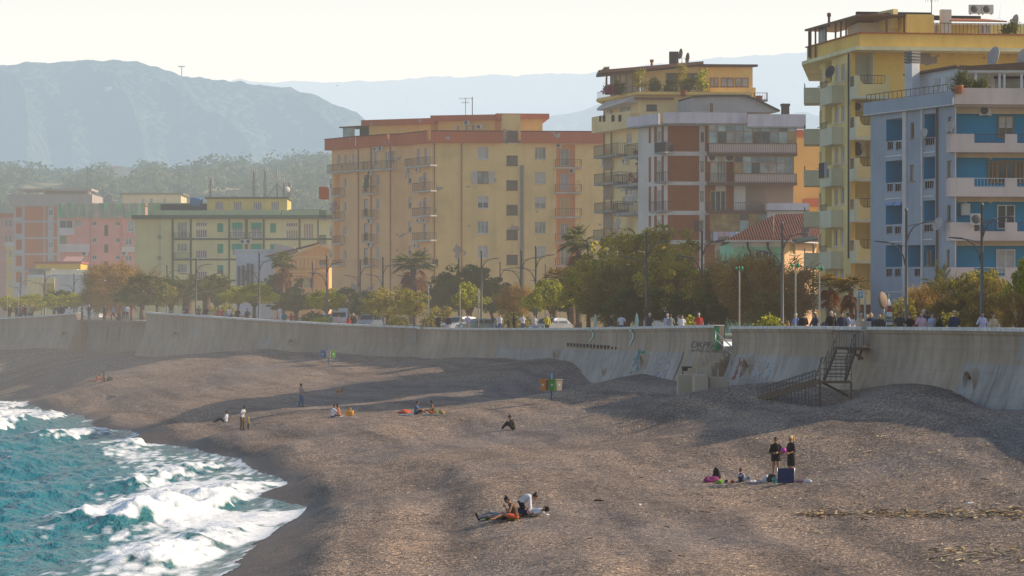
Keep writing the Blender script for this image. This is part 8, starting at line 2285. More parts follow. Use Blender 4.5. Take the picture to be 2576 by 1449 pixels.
 p=B(262,960);figure(sit('f',.0,'half',1.05,(0,1,0),'back'),'f','upright bather with long dark hair at the far end of the beach',p,Lf,'tan',('long','black'),('top','brown',0),('shorts','coral',.35),None)
 p=B(919,886);figure(sit('f',.12,'half',.98,(0,1,-.3),'face'),'f','dark haired woman crouched at the foot of the curving wall',p,Lf,'tan',('long','black'),('shirt','char',.6),('trousers','char',2.0),'black')
 p=B(1056,897);figure(sit('m',.10,'up',.95,(.3,1,0),'knee'),'m','boy in dark clothes huddled at the wall joint',p,Rt,'tan',('short','black'),('shirt','char',1.9),('jeans','denim',2.0),'black')
 p=B(1064,896);figure(sit('m',.12,'half',1.0,(.1,1,0),'knee'),'m','boy in a vivid green shirt huddled at the wall joint',p+V((.05,-.2,0)),Lf,'tan',('short','black'),('shirt','green',1.4),('trousers','navy',2.0),'black')
beach_people()
def dog():
 p=B(853,994);tan=plain('dog_fur',(.40,.22,.10),.8,var=.2,scale=8);mb=MB()
 def lf(c,ry,rz):return[V(c)+V((0,math.cos(2*math.pi*j/12)*ry,math.sin(2*math.pi*j/12)*rz))for j in range(12)]
 mb.loft([lf((-.34,0,.42),.05,.06),lf((-.28,0,.42),.10,.11),lf((-.05,0,.40),.09,.11),lf((.16,0,.40),.115,.15),lf((.28,0,.43),.10,.13),lf((.34,0,.48),.06,.08)])
 limb(mb,((.26,0,.48),(.38,0,.62)),(.085,.065));mb.ball((.42,0,.66),(.085,.075,.075),10,7);limb(mb,((.46,0,.64),(.57,0,.61)),(.05,.03))
 for s in(-1,1):
  limb(mb,((.22,.07*s,.36),(.20+.04*s,.075*s,.2),(.23+.06*s,.07*s,.03)),(.055,.034,.024),8);limb(mb,((.23+.06*s,.07*s,.025),(.29+.06*s,.07*s,.02)),(.026,.022),6)
  limb(mb,((-.24,.07*s,.38),(-.18-.03*s,.08*s,.24),(-.33-.04*s,.08*s,.15),(-.31-.04*s,.08*s,.03)),(.075,.05,.026,.023),8);limb(mb,((-.31-.04*s,.08*s,.025),(-.25-.04*s,.08*s,.02)),(.026,.022),6)
  mb.loft([[V((.39,.05*s,.72)),V((.42,.07*s,.70)),V((.37,.07*s,.69))],[V((.385,.065*s,.79)),V((.39,.07*s,.79)),V((.38,.07*s,.785))]])
 mb.tube(((-.34,0,.46),(-.44,.02,.56),(-.46,.02,.66)),(.028,.022,.012),7)
 me=remesh(mb,'dog',tan,.011,2);o=bpy.data.objects.new('dog',me);COL.objects.link(o);place(o,p,math.radians(-35));tag(o,'small tan dog standing at the edge of the long shadow','dog')
 nm=MB();nm.ball((.585,0,.615),.018,7,5)
 m=bpy.data.meshes.new('nose');m.from_pydata([tuple(v)for v in nm.v],[],nm.f);m.materials.append(CL['black']);c=bpy.data.objects.new('nose',m);COL.objects.link(c);adopt(c,o)
dog()
def soft(name,c,r,mat,label,cat,group=None,seed=1,rz=0,squash=.75):
 """A slumped cloth or leather shape resting on the gravel."""
 rs=np.random.RandomState(seed);mb=MB();n,k=18,9;rings=[]
 for i in range(k+1):
  t=math.pi*i/k;ring_=[]
  for j in range(n):
   a=2*math.pi*j/n;q=max(math.sin(t),.02)**.7;z=-math.cos(t)
   f=1+.18*math.sin(a*3+seed)*q+.13*math.sin(a*7+i*1.7+seed)+rs.uniform(-.05,.05)
   ring_.append(V((math.cos(a)*q*r[0]*f,math.sin(a)*q*r[1]*f,(max(z,-.55)+.55)/1.55*r[2]*(1+.2*math.sin(a*2+seed)+.12*math.sin(a*5+i)))))
  rings.append(ring_)
 mb.loft(rings)
 me=bpy.data.meshes.new(name);me.from_pydata([tuple(v)for v in mb.v],[],mb.f);me.materials.append(mat);me.polygons.foreach_set('use_smooth',[True]*len(me.polygons))
 o=bpy.data.objects.new(name,me);COL.objects.link(o);place(o,V(c)-V((0,0,.02)),rz);return tag(o,label,cat,group)
def towel(px0,px1,py,dep,mat,label,rz=0.0,stripes=None):
 a,b=B(px0,py),B(px1,py);n,m=12,6;mb=MB();vs=[]
 for i in range(n+1):
  for j in range(m+1):
   x=a.x+(b.x-a.x)*i/n+rz*j/m;y=a.y+(b.y-a.y)*i/n+dep*(j/m)
   vs.append((x,y,bz(x,y)+.03+.012*math.sin(i*1.7+j)))
 fs=[(i*(m+1)+j,(i+1)*(m+1)+j,(i+1)*(m+1)+j+1,i*(m+1)+j+1)for i in range(n)for j in range(m)]
 mb.add(vs,fs,0,True)
 if stripes:mb.m=[(k//m)%2 for k in range(len(fs))]
 return solo('towel',mb,[mat]+(stripes or[]),label,'towel')
def tub(name,px,py,r,h,mat,label,cat='bucket',handle=True,tilt=0,group=None):
 p=B(px,py);t=thing(name,label,cat,p,group);mb=MB();ax=V((math.sin(tilt),0,math.cos(tilt)))
 mb.lathe(p,((r*.75,0),(r,h),(r*1.08,h),(r*1.08,h*.93),(r*.9,h*.93),(r*.68,.02)),14,0,ax,cap=False);mb.lathe(p,((.01,.005),(r*.76,.005)),14,0,ax,cap=False)
 mb.build('tub',mat,t)
 if handle:hb=MB();c=p+ax*h;hb.tube([c+V((math.cos(a)*r*1.05,0,math.sin(a)*r*.7))for a in(0,.6,1.2,1.9,2.5,3.14)],.008,5);hb.build('handle',plain('white_plastic',(.7,.7,.7)),t)
 return t
def plastic(n,c):return plain('plastic_'+n,c,.35,var=.06)
def beach_things():
 towel(1210,1300,1311,1.0,CL['green']if False else plain('towel_green',(.10,.26,.03),.9),'lime green towel under the group by the water',.2)
 p=B(1236,1307);t=soft('handbag',p+V((0,.2,.0)),(.20,.12,.20),plain('brown_leather',(.07,.03,.02),.5),'brown leather handbag with a pale flap on the lime towel','handbag',None,4)
 fb=MB();fb.hexa([(.06,-.13,.02),(.16,-.12,.02),(.16,-.10,.02),(.06,-.11,.02),(.05,-.12,.19),(.10,-.10,.2),(.10,-.08,.2),(.05,-.10,.19)])
 m=bpy.data.meshes.new('flap');m.from_pydata([tuple(v)for v in fb.v],[],fb.f);m.materials.append(plain('pale_leather',(.50,.42,.34)));f=bpy.data.objects.new('flap',m);COL.objects.link(f);adopt(f,t)
 # sandal and litter
 p=B(1507,1260);t=thing('sandal','dark red sandal lying on the gravel by itself','sandal',p);mb=MB();mb.loft([ring(p+V((x,0,.03)),V((0,1,0)),V((0,0,1)),w,.022,10)for x,w in((-.2,.02),(-.17,.055),(-.05,.05),(.08,.065),(.15,.05),(.18,.02))]);mb.build('sole',CL['black'],t);sb=MB();sb.tube([p+V((.05,.07*math.cos(a),.03+.045*math.sin(a)))for a in(0,.8,1.57,2.3,3.14)],.025,6);sb.tube([p+V((-.08,.055*math.cos(a),.03+.045*math.sin(a)))for a in(0,.8,1.57,2.3,3.14)],.025,6);sb.build('strap',plain('sandal_red',(.16,.03,.03)),t)
 wp=plain('white_plastic',(.7,.7,.7))
 for px,py,r,lab in((1609,1271,(.06,.05,.07),'crumpled white cup on the gravel right of the sandal'),(1376,1296,(.09,.05,.05),'scrap of white paper beside the reclining head'),(2440,1265,(.12,.08,.05),'white scrap on the upper right gravel'),(1683,1185,(.08,.06,.05),'white scrap above the toddler to the left'),(2418,1382,(.14,.10,.10),'tan driftwood chunk near the right edge')):
  soft('paper_scrap' if 'scrap' in lab else 'driftwood' if 'tan' in lab else 'cup',B(px,py),r,wp if 'tan' not in lab else plain('driftwood',(.34,.25,.15)),lab,'scrap','scraps lying on the gravel',px)
  # --- toys and bags of the standing pair, left to right
 soft('beach_bag',B(1789,1213),(.33,.2,.22),plain('magenta_cloth',(.24,.03,.14)),'magenta bag at the far left of the toys','bag',None,2)
 p=B(1803,1210);t=soft('backpack',p+V((0,.25,0)),(.16,.13,.46),CL['black'],'black backpack standing behind the magenta bag','backpack',None,3)
 soft('beach_bag',B(1812,1215),(.17,.12,.14),plain('lime_cloth',(.16,.40,.03)),'lime green pouch in front of the black backpack','bag',None,6)
 tub('bucket',1827,1214,.075,.12,plastic('purple',(.07,.04,.28)),'small purple bucket between lime pouch and red bucket','bucket',False)
 tub('bucket',1842,1215,.075,.11,plastic('red',(.55,.05,.03)),'small red bucket next to the toddler','bucket',False)
 tub('bucket',1880,1207,.08,.13,plastic('sky',(.06,.30,.60)),'sky blue bucket at the toddler hand','bucket',True,.5)
 for px,py,r,lab in((1893,1214,(.16,.10,.10),'white crumpled bag right of the toddler'),(1912,1213,(.18,.10,.09),'pale pinkish bag between the toddler and the black holdall'),(1928,1212,(.17,.12,.24),'upright white carrier bag by the black holdall'),(2033,1213,(.15,.10,.12),'white pair of trainers at the end of the striped rug')):
  soft('carrier_bag' if 'trainers' not in lab else 'trainers',B(px,py),r,CL['white']if 'pink' not in lab else CL['pink'],lab,'bag' if 'trainers' not in lab else 'shoes','white bits around the toys',px)
 soft('holdall',B(1942,1212),(.22,.15,.25),CL['char'],'black holdall beside the bare legged woman','bag',None,9)
 tub('bucket',1949,1216,.11,.17,plastic('cyan',(.02,.38,.42)),'turquoise bucket in front of the blue chair','bucket',True)
 towel(2000,2024,1213,.7,plain('rug_rose',(.25,.10,.13)),'striped rose rug behind the blue chair',0,[plain('rug_navy',(.07,.06,.14))])
 # white ball held by the blond woman
 p=B(1991,1204);mb=MB();mb.ball((0,0,0),.12,16,10);c=V((p.x-.33,p.y-.28+.15,p.z+1.16));mb.v=[tuple(V(v)+c)for v in mb.v];solo('ball',mb,plastic('magenta',(.45,.05,.32)),'magenta beach ball in the blond woman hands','ball')
 # folding beach chair seen from behind
 p=B(1976,1218);t=thing('beach_chair','navy blue folding beach chair seen from behind','chair',p);fr=plain('chair_tube',(.60,.60,.60),.35,.6)
 n,m=8,8;mb=MB();vs=[]
 for j in range(m+1):
  for i in range(n+1):
   x=-.33+.66*i/n;z=.05+.60*j/m;y=-.05-.10*j/m+.05*math.cos((i/n-.5)*3.14);vs.append((p.x+x,p.y+y,p.z+z))
 mb.add(vs,[(j*(n+1)+i,j*(n+1)+i+1,(j+1)*(n+1)+i+1,(j+1)*(n+1)+i)for j in range(m)for i in range(n)],0,True);mb.build('backrest',plain('chair_navy',(.035,.05,.14),.8,var=.2,scale=6),t)
 sb=MB();sb.hexa([p+V(q)for q in((-.3,.0,.12),(.3,.0,.12),(.3,.5,.22),(-.3,.5,.22),(-.3,.0,.14),(.3,.0,.14),(.3,.5,.24),(-.3,.5,.24))]);sb.build('seat',plain('chair_navy',(.035,.05,.14)),t)
 for s in(-1,1):
  lb=MB();lb.tube((p+V((.345*s,-.16,.67)),p+V((.345*s,0,.06)),p+V((.345*s,.5,.02))),.014,7);lb.build('frame_tube',fr,t)
  ab=MB();ab.tube((p+V((.35*s,.5,.02)),p+V((.35*s,.42,.36)),p+V((.35*s,-.08,.40))),.014,7);ab.build('armrest',fr,t)
  # --- other groups
 towel(828,862,1050,1.2,plain('towel_white',(.55,.52,.50),.9),'pale towel under the couple with the yellow bag')
 p=B(880,1045);t=thing('beach_bag','bright yellow tote bag with two handles','bag',p);yb=plain('yellow_tote',(.75,.34,.02),.6);mb=MB();mb.loft([[p+V((x*w,y*.5,z))for x,y in((-1,-.25),(-.5,-.3),(0,-.3),(.5,-.3),(1,-.25),(1,.25),(.5,.3),(0,.3),(-.5,.3),(-1,.25))]for w,z in((.19,0),(.25,.05),(.27,.25),(.245,.33))]);mb.build('body',yb,t)
 for s in(-1,1):hb=MB();hb.tube([p+V((-.05*0+.10*math.cos(a),.1*s,.32+.22*math.sin(a)))for a in(3.14,2.5,1.9,1.25,.6,0)],.016,6);hb.build('handle',yb,t)
 towel(1005,1040,1045,1.0,plain('towel_blue',(.22,.33,.42),.9),'pale blue towel at the feet of the blue shirted man');towel(1065,1108,1045,1.0,plain('towel_teal',(.18,.30,.26),.9),'teal towel under the bare backed woman')
 soft('cloth_bundle',B(1018,1040),(.40,.2,.24),CL['coral'],'heap of red cloth on the pale blue towel','cloth',None,12)
 p=B(1108,1042);t=thing('basket','straw basket at the end of the teal towel','basket',p);mb=MB();mb.lathe(p,((.16,0),(.22,.12),(.2,.26),(.17,.26),(.15,.05)),14,0,(.5,0,.9),cap=False);mb.build('body',plain('straw_dark',(.36,.24,.11),.9,var=.4,scale=20),t);hb=MB();hb.tube([p+V((.12+.15*math.cos(a),0,.22+.16*math.sin(a)))for a in(0,.6,1.2,1.9,2.5,3.14)],.014,5);hb.build('handle',plain('straw_dark',(.36,.24,.11)),t)
 soft('beach_bag',B(1097,1041),(.16,.12,.22),plain('olive_cloth',(.17,.19,.05)),'olive bag squeezed between woman and straw basket','bag',None,13)
 towel(228,262,961,1.4,plain('towel_rose',(.36,.16,.14),.9),'rose towel of the two far bathers');soft('beach_bag',B(275,958),(.30,.2,.34),CL['char'],'round dark bag next to the far bathers','bag',None,14)
 soft('cup',B(1312,1073),(.10,.06,.06),wp,'white cup just behind the lone sitter in black','scrap',None,3)
 mb=MB();p=B(515,909);mb.bar((p.x-.5,p.y,p.z+.05),(p.x+.5,p.y+.2,p.z+.1),.16,.05);solo('plank',mb,plain('driftwood',(.34,.25,.15)),'pale plank lying on the far gravel','plank')
beach_things()
def debris():
 """Dry reeds and splinters, far too many to count."""
 rs=np.random.RandomState(8);mb=MB();cols=[plain('reed_pale',(.62,.50,.32),.8),plain('reed_tan',(.36,.25,.13),.9),plain('reed_brown',(.11,.07,.045),.9)]
 def put(px,py,lo,hi,m):
  p=B(px,py);a=rs.uniform(0,3.14);l=rs.uniform(lo,hi);d=V((math.cos(a)*l,math.sin(a)*l*.8,rs.uniform(-.02,.05)));mb.bar(p-d/2+V((0,0,.03)),p+d/2+V((0,0,.035)),rs.uniform(.02,.05),.02,m)
 for _ in range(340):px=2010+(570)*rs.beta(1.1,1.0);put(px,1296+rs.normal()*5+(px-2300)*-.004-(8 if rs.rand()<.3 else 0),.1,.55,rs.choice((0,1,1,2,2)))
 for _ in range(90):put(rs.uniform(2330,2576),1395+rs.normal()*14,.08,.45,rs.choice((0,0,1,2)))
 for _ in range(260):put(rs.uniform(1700,2576),rs.uniform(1090,1290),.05,.3,rs.choice((0,0,0,1,2)))
 for _ in range(220):put(rs.uniform(1000,2576),rs.uniform(930,1440),.04,.25,rs.choice((0,1,2)))
 for _ in range(120):put(rs.uniform(1350,2100),rs.uniform(985,1060),.06,.35,rs.choice((0,1,1,2)))
 o=mb.build('debris',cols);tag(o,kind='stuff')
debris()
# ---------------------------------------------------------------- bins on the beach
def recycling(px,py,cols,label,hgt=1.75):
 p=B(px,py);t=thing('recycling_stand',label,'bin',p);post=MB();post.tube((p-V((0,0,.2)),p+V((0,0,hgt))),.055,8);post.build('post',plain('bin_post_blue',(.03,.14,.38),.5),t)
 for i,(c,off,ang)in enumerate(zip(cols,((-.46,-.05),(.02,-.28),(.42,.05)),(-.5,0.05,.5))):
  b=p+V((off[0],off[1],.62));ux,uy=V((math.cos(ang),math.sin(ang),0)),V((-math.sin(ang),math.cos(ang),0));mb=MB()
  sec=lambda w,d,z:[b+ux*(w*x)+uy*(d*y)+V((0,0,z))for x,y in((-1,-.8),(-.85,-1),(.85,-1),(1,-.8),(1,.8),(.85,1),(-.85,1),(-1,.8))]
  mb.loft([sec(.20,.15,0),sec(.24,.18,.66),sec(.27,.21,.67),sec(.27,.21,.73),sec(.23,.17,.73),sec(.19,.14,.1)],0,False)
  o=mb.build('bin',plain('bin_%s'%c[0],c[1],.5),t)
  lg=MB();f=b-uy*.172+V((0,0,.38));lg.quad(f-ux*.07-V((0,0,.07)),f+ux*.07-V((0,0,.07)),f+ux*.06+V((0,0,.05))-uy*.012,f-ux*.06+V((0,0,.05))-uy*.012);lg.build('emblem',plain('emblem_white',(.6,.65,.6)),o)
recycling(1387,1007,(('orange',(.50,.17,.03)),('green',(.07,.25,.04)),('beige',(.36,.30,.25))),'three bin recycling post, orange, green and beige')
recycling(826,917,(('blue',(.02,.13,.40)),('cream',(.45,.40,.34)),('green',(.07,.25,.04))),'three bin recycling post, blue, cream and green',1.55)
def trash(px,py,label):
 p=B(px,py);t=thing('trash_can',label,'bin',p,'black bins by the stair gap');mb=MB();mb.lathe(p-V((0,0,.05)),((.27,0),(.34,.95),(.37,.95),(.37,1.02),(.33,1.02),(.26,.1)),18,0,cap=False);mb.lathe(p,((.01,.9),(.32,.9)),18,0,cap=False);mb.build('bin_body',plain('bin_black',(.03,.035,.025),.6),t)
trash(1729,962,'black bin on the shaded side of the stair wall');trash(1776,971,'black bin in front of the sunlit stair wall')
def stair_gap():
 a,n=wface(1800,0,0);b_,_=wface(1850,0,0);t=V((b_.x-a.x,b_.y-a.y,0)).normalized();n3=V((n.x,n.y,0));mid=(a+b_)/2
 root=thing('beach_steps','concrete steps with green side panels through the gap in the sea wall','steps',(mid.x,mid.y,5));cm=CONC;half=(b_-a).length/2-.1
 z1=7.15;mb=MB()
 for i in range(9):
  z=z1-.19*i;c=mid+n3*(.28*i-.4);q=[c-t*half-n3*3,c+t*half-n3*3,c+t*half,c-t*half];mb.hexa([(p.x,p.y,4.2)for p in q]+[(p.x,p.y,z)for p in q])
 mb.build('stairs',cm,root)
 # side panel of the far wall end, painted green
 gm=plain('gate_green',(.05,.33,.11),.6);gm2=plain('gate_teal',(.03,.34,.24),.6);
 for px0,px1,d,z0,m in((1797,1809,175.4,6.9,gm),(1842,1850,173.6,7.2,gm2)):
  p,q=P(px0,823,d),P(px1,823,d);m2=MB();m2.box(p.x,q.x,d,d+.25,z0,p.z);m2.build('side_panel',m,root)
 rl=MB()
 for dy in(0,19):rl.tube((P(1799,833+dy,175.2),P(1841,873+dy*.9,171.5)),.035,6)
 for px_,py_,d_ in((1800,834,175.1),(1820,853,173.3),(1840,872,171.6)):q=P(px_,py_,d_);rl.tube((q,q-V((0,0,1.1))),.03,6)
 rl.build('handrail',plain('galvanised',(.42,.43,.44),.4,.6),root)
 # low landing walls in front
 lm=plaster('landing_concrete',(.36,.31,.25),.5,streak=.5)
 for i,(x0,y0,x1,y1,d,dep)in enumerate(((1706,943,1756,975,167,1.2),(1752,926,1790,960,166.6,.5),(1786,949,1836,975,164.5,1.2))):
  p,q=P(x0,y1,d),P(x1,y0,d);m2=MB();m2.box(p.x,q.x,d,d+dep,3.8,q.z);m2.build('landing_wall',lm,root)
 p,q=P(1748,975,163.8),P(1768,944,163.8);m2=MB();m2.hexa([(p.x,163.7,3.8),(q.x+.3,163.7,3.8),(q.x+.3,166.4,3.8),(p.x,166.4,3.8),(p.x,163.7,q.z),(q.x+.3,163.7,q.z),(q.x+.3,166.4,q.z),(p.x,166.4,q.z)]);m2.build('landing_wall',lm,root)
 m2=MB();p=P(1806,943,165);m2.box(p.x-.03,p.x+.03,165,165.06,5.2,p.z+.35);m2.build('post',plain('galvanised',(.42,.43,.44)),root)
stair_gap()
def metal_stairs():
 st=plain('stair_steel',(.10,.095,.09),.7,.2);ru=plain('stair_rust',(.17,.115,.08),.85,.1)
 c=wface(2150,1.55,.0)[0];root=thing('metal_staircase','dark rusting metal staircase folding down the sea wall to the beach','staircase',(c.x,c.y,5))
 A=P(2095,873,149.5);Bq=P(2172,876,149.3)
 A2,B2=A+V((.6,2.2,0)),Bq+V((.9,2.2,0))
 pl=MB();pl.hexa([A-V((0,0,.12)),Bq-V((0,0,.12)),B2-V((0,0,.12)),A2-V((0,0,.12)),A,Bq,B2,A2]);pl.build('platform',ru,root)
 rl=MB();h=V((0,0,.85))
 for p,q in((A,Bq),):
  rl.bar(p+h,q+h,.05)
  for i in range(19):u=p.lerp(q,i/18);rl.bar(u,u+h,.025)
 rl.bar(A2+h,A+h,.05);rl.build('railing',st,root)
 bp=MB();e=P(2180,872,150.4);bp.box(e.x-.25,e.x+.25,e.y,e.y+.5,e.z+.1,e.z+1.35);bp.build('gate_post',plain('post_concrete',(.40,.34,.29),.9),root)
 br=MB();br.bar(P(2126,874,149.3),P(2171,903,149.6),.12);br.bar(P(2168,878,149.6),P(2160,905,150),.1);br.build('bracket',ru,root)
 # steep flight
 L0,R0=P(2103,880,149.4),P(2152,880,149.6);L1,R1=P(2073,956,147.2),P(2126,957,147.4)
 sb=MB();sb.bar(L0,L1,.09,.22);sb.bar(R0,R1,.09,.22);sb.build('stringer',ru,root)
 tb=MB()
 for i in range(1,9):p,q=L0.lerp(L1,i/9),R0.lerp(R1,i/9);tb.hexa([p+V((0,-.02,-.02)),q+V((0,-.02,-.02)),q+V((0,.26,-.02)),p+V((0,.26,-.02)),p+V((0,-.02,.02)),q+V((0,-.02,.02)),q+V((0,.26,.02)),p+V((0,.26,.02))])
 tb.build('tread',st,root)
 hb=MB();up=V((0,0,.95))
 for p,q in((L0,L1),(R0,R1)):
  hb.bar(p+up,q+up,.045);hb.bar(p+up*.5,q+up*.5,.03)
  for i in range(6):u=p.lerp(q,i/5);hb.bar(u,u+up,.03)
 hb.build('handrail',st,root)
 # landing cage
 lb=MB();lb.hexa([L1+V(q)for q in((-.3,-1.0,-.15),(1.3,-1.0,-.15),(1.3,.1,-.15),(-.3,.1,-.15),(-.3,-1.0,-.03),(1.3,-1.0,-.03),(1.3,.1,-.03),(-.3,.1,-.03))]);lb.build('landing',ru,root)
 gb=MB();o=L1+V((-.3,-1.0,0));w=1.6
 for i in range(7):gb.bar(o+V((w*i/6,0,0)),o+V((w*i/6,0,1.15)),.028)
 for z in(.3,.6,.9,1.15):gb.bar(o+V((0,0,z)),o+V((w,0,z)),.03)
 gb.build('railing',st,root)
 lg=MB();lg.bar(o+V((.1,.1,-.1)),B(2140,990)+V((0,0,-.2)),.09);lg.bar(o+V((w,.1,-.1)),V((o.x+w,o.y+.1,bz(o.x+w,o.y)-.2)),.09);lg.bar(o+V((.0,.1,-.1)),V((o.x,o.y+.1,bz(o.x,o.y)-.2)),.09);lg.build('leg',ru,root)
 # long lower flight down to the gravel
 T0=L1+V((-.3,-.5,-.05));T1=B(1916,1006)+V((0,.3,.05));off=V((-.1,.85,0))
 sb=MB();sb.bar(T0,T1,.09,.24);sb.bar(T0+off,T1+off,.09,.24);sb.build('stringer',ru,root)
 tb=MB()
 for i in range(1,15):p=T0.lerp(T1,i/15);tb.hexa([p+V(q)for q in((-.13,0,0),(.13,0,0),(.03,.85,0),(-.23,.85,0),(-.13,0,.03),(.13,0,.03),(.03,.85,.03),(-.23,.85,.03))])
 tb.build('tread',st,root)
 hb=MB();up=V((0,0,.55))
 for d_ in(V((0,0,0)),off):
  hb.bar(T0+d_+up,T1+d_+up,.04);hb.bar(T0+d_+up*.6,T1+d_+up*.6,.03)
  for i in range(10):u=(T0+d_).lerp(T1+d_,i/9);hb.bar(u,u+up,.028)
 hb.build('handrail',st,root)
 pb=MB()
 for i in range(16):
  u=T0.lerp(T1,i/17);g=bz(u.x,u.y)
  if u.z-g>.1:pb.bar(V((u.x,u.y,g-.1)),u,.05 if i%4==0 else .028)
 pb.build('support_post',st,root)
metal_stairs()
# ---------------------------------------------------------------- street furniture
def lamp_proto():
 m=plain('lamp_steel',(.14,.135,.14),.5,.3);t=thing('street_lamp','x','street lamp')
 mb=MB();mb.lathe((0,0,-.1),((.17,0),(.17,.5),(.115,.6),(.095,4.5),(.07,8.0),(.10,8.02),(.11,8.12),(.05,8.22),(.01,8.25)),10);mb.build('pole',m,t)
 for sg,z0,z1,L in((1,6.15,7.25,1.75),(-1,4.65,6.05,1.85)):
  ab=MB();ab.tube([V((sg*x*L,0,z))for x,z in((.03,z0),(.10,z0+(z1-z0)*.4),(.24,z0+(z1-z0)*.75),(.45,z1-.08),(.62,z1))],(.05,.045,.04,.035,.03),7);ab.tube([V((sg*x*L,0,z))for x,z in((.03,z1-.25),(.3,z1-.10),(.5,z1-.03))],.02,5);a=ab.build('arm',m,t)
  hb=MB();hb.loft([ring((sg*x*L,0,z1+dz),V((0,1,0)),V((0,0,1)),w,h,10)for x,dz,w,h in((.55,0,.05,.04),(.62,.01,.13,.05),(.8,.04,.16,.05),(.98,.07,.13,.035),(1.03,.08,.04,.02))]);hb.build('lamp_head',m,a)
 return t
def lamps():
 rows=[(2280,522,0,'tall twin lamp in front of the left face of the blue block'),(2470,508,0,'tallest twin lamp before the blue balconies'),(2367,590,.1,'lower twin lamp between the two tall ones at the blue block'),(2158,606,0,'twin lamp against the foot of the yellow tower'),(2046,612,.05,'twin lamp at the left corner of the yellow tower'),(1968,556,0,'twin lamp in front of the red tiled roof'),(1766,576,0,'twin lamp beside the washing line'),(1626,580,0,'tall twin lamp rising from the olive gold treetop'),(1479,606,0,'twin lamp between fan palm and olive gold tree'),(1592,650,.2,'half hidden twin lamp inside the olive gold tree'),(1348,618,0,'twin lamp in front of the grey flue of the peach block'),(1311,626,0,'twin lamp just left of the grey flue'),(1211,628,0,'twin lamp by the stair windows, nearest the dark umbrella tree'),(1154,650,.1,'distant twin lamp left of the dark umbrella tree'),(1258,656,.1,'distant twin lamp above the dark umbrella tree'),(1372,664,.1,'small distant twin lamp right of the grey flue'),(1041,648,.1,'twin lamp in front of the dark fan palm'),(963,646,0,'twin lamp at the left face of the peach block'),(906,652,.15,'faint twin lamp below the seaward peach balconies'),(822,640,0,'twin lamp at the corner of the peach block'),(786,658,.1,'distant twin lamp before the peach villa'),(652,634,0,'twin lamp in front of the white house'),(493,648,0,'twin lamp above the date palms'),(420,665,.1,'distant twin lamp left of the date palms'),(540,690,.1,'faint twin lamp before the pale green block'),(113,680,0,'twin lamp before the brick block'),(186,688,.1,'twin lamp before the weathered gable'),(237,700,.2,'faint twin lamp beside the orange tinged tamarisk'),(52,694,.15,'faint twin lamp at the far left end')]
 pr=lamp_proto();first=True
 for px,top,rz,lab in rows:
  d=max(F*6.42/(YH-top),wall_dist(px)+2.2);x=(px-CX)/F*d;g=prom_z(x,d)
  sc=(ZC-(top-YH)/F*d-g)/8.15
  o=pr if first else copy_tree(pr);first=False
  place(o,(x,d,g),rz,(1,1,sc));o['label']=lab;o['group']='twin armed street lamps along the promenade'
lamps()
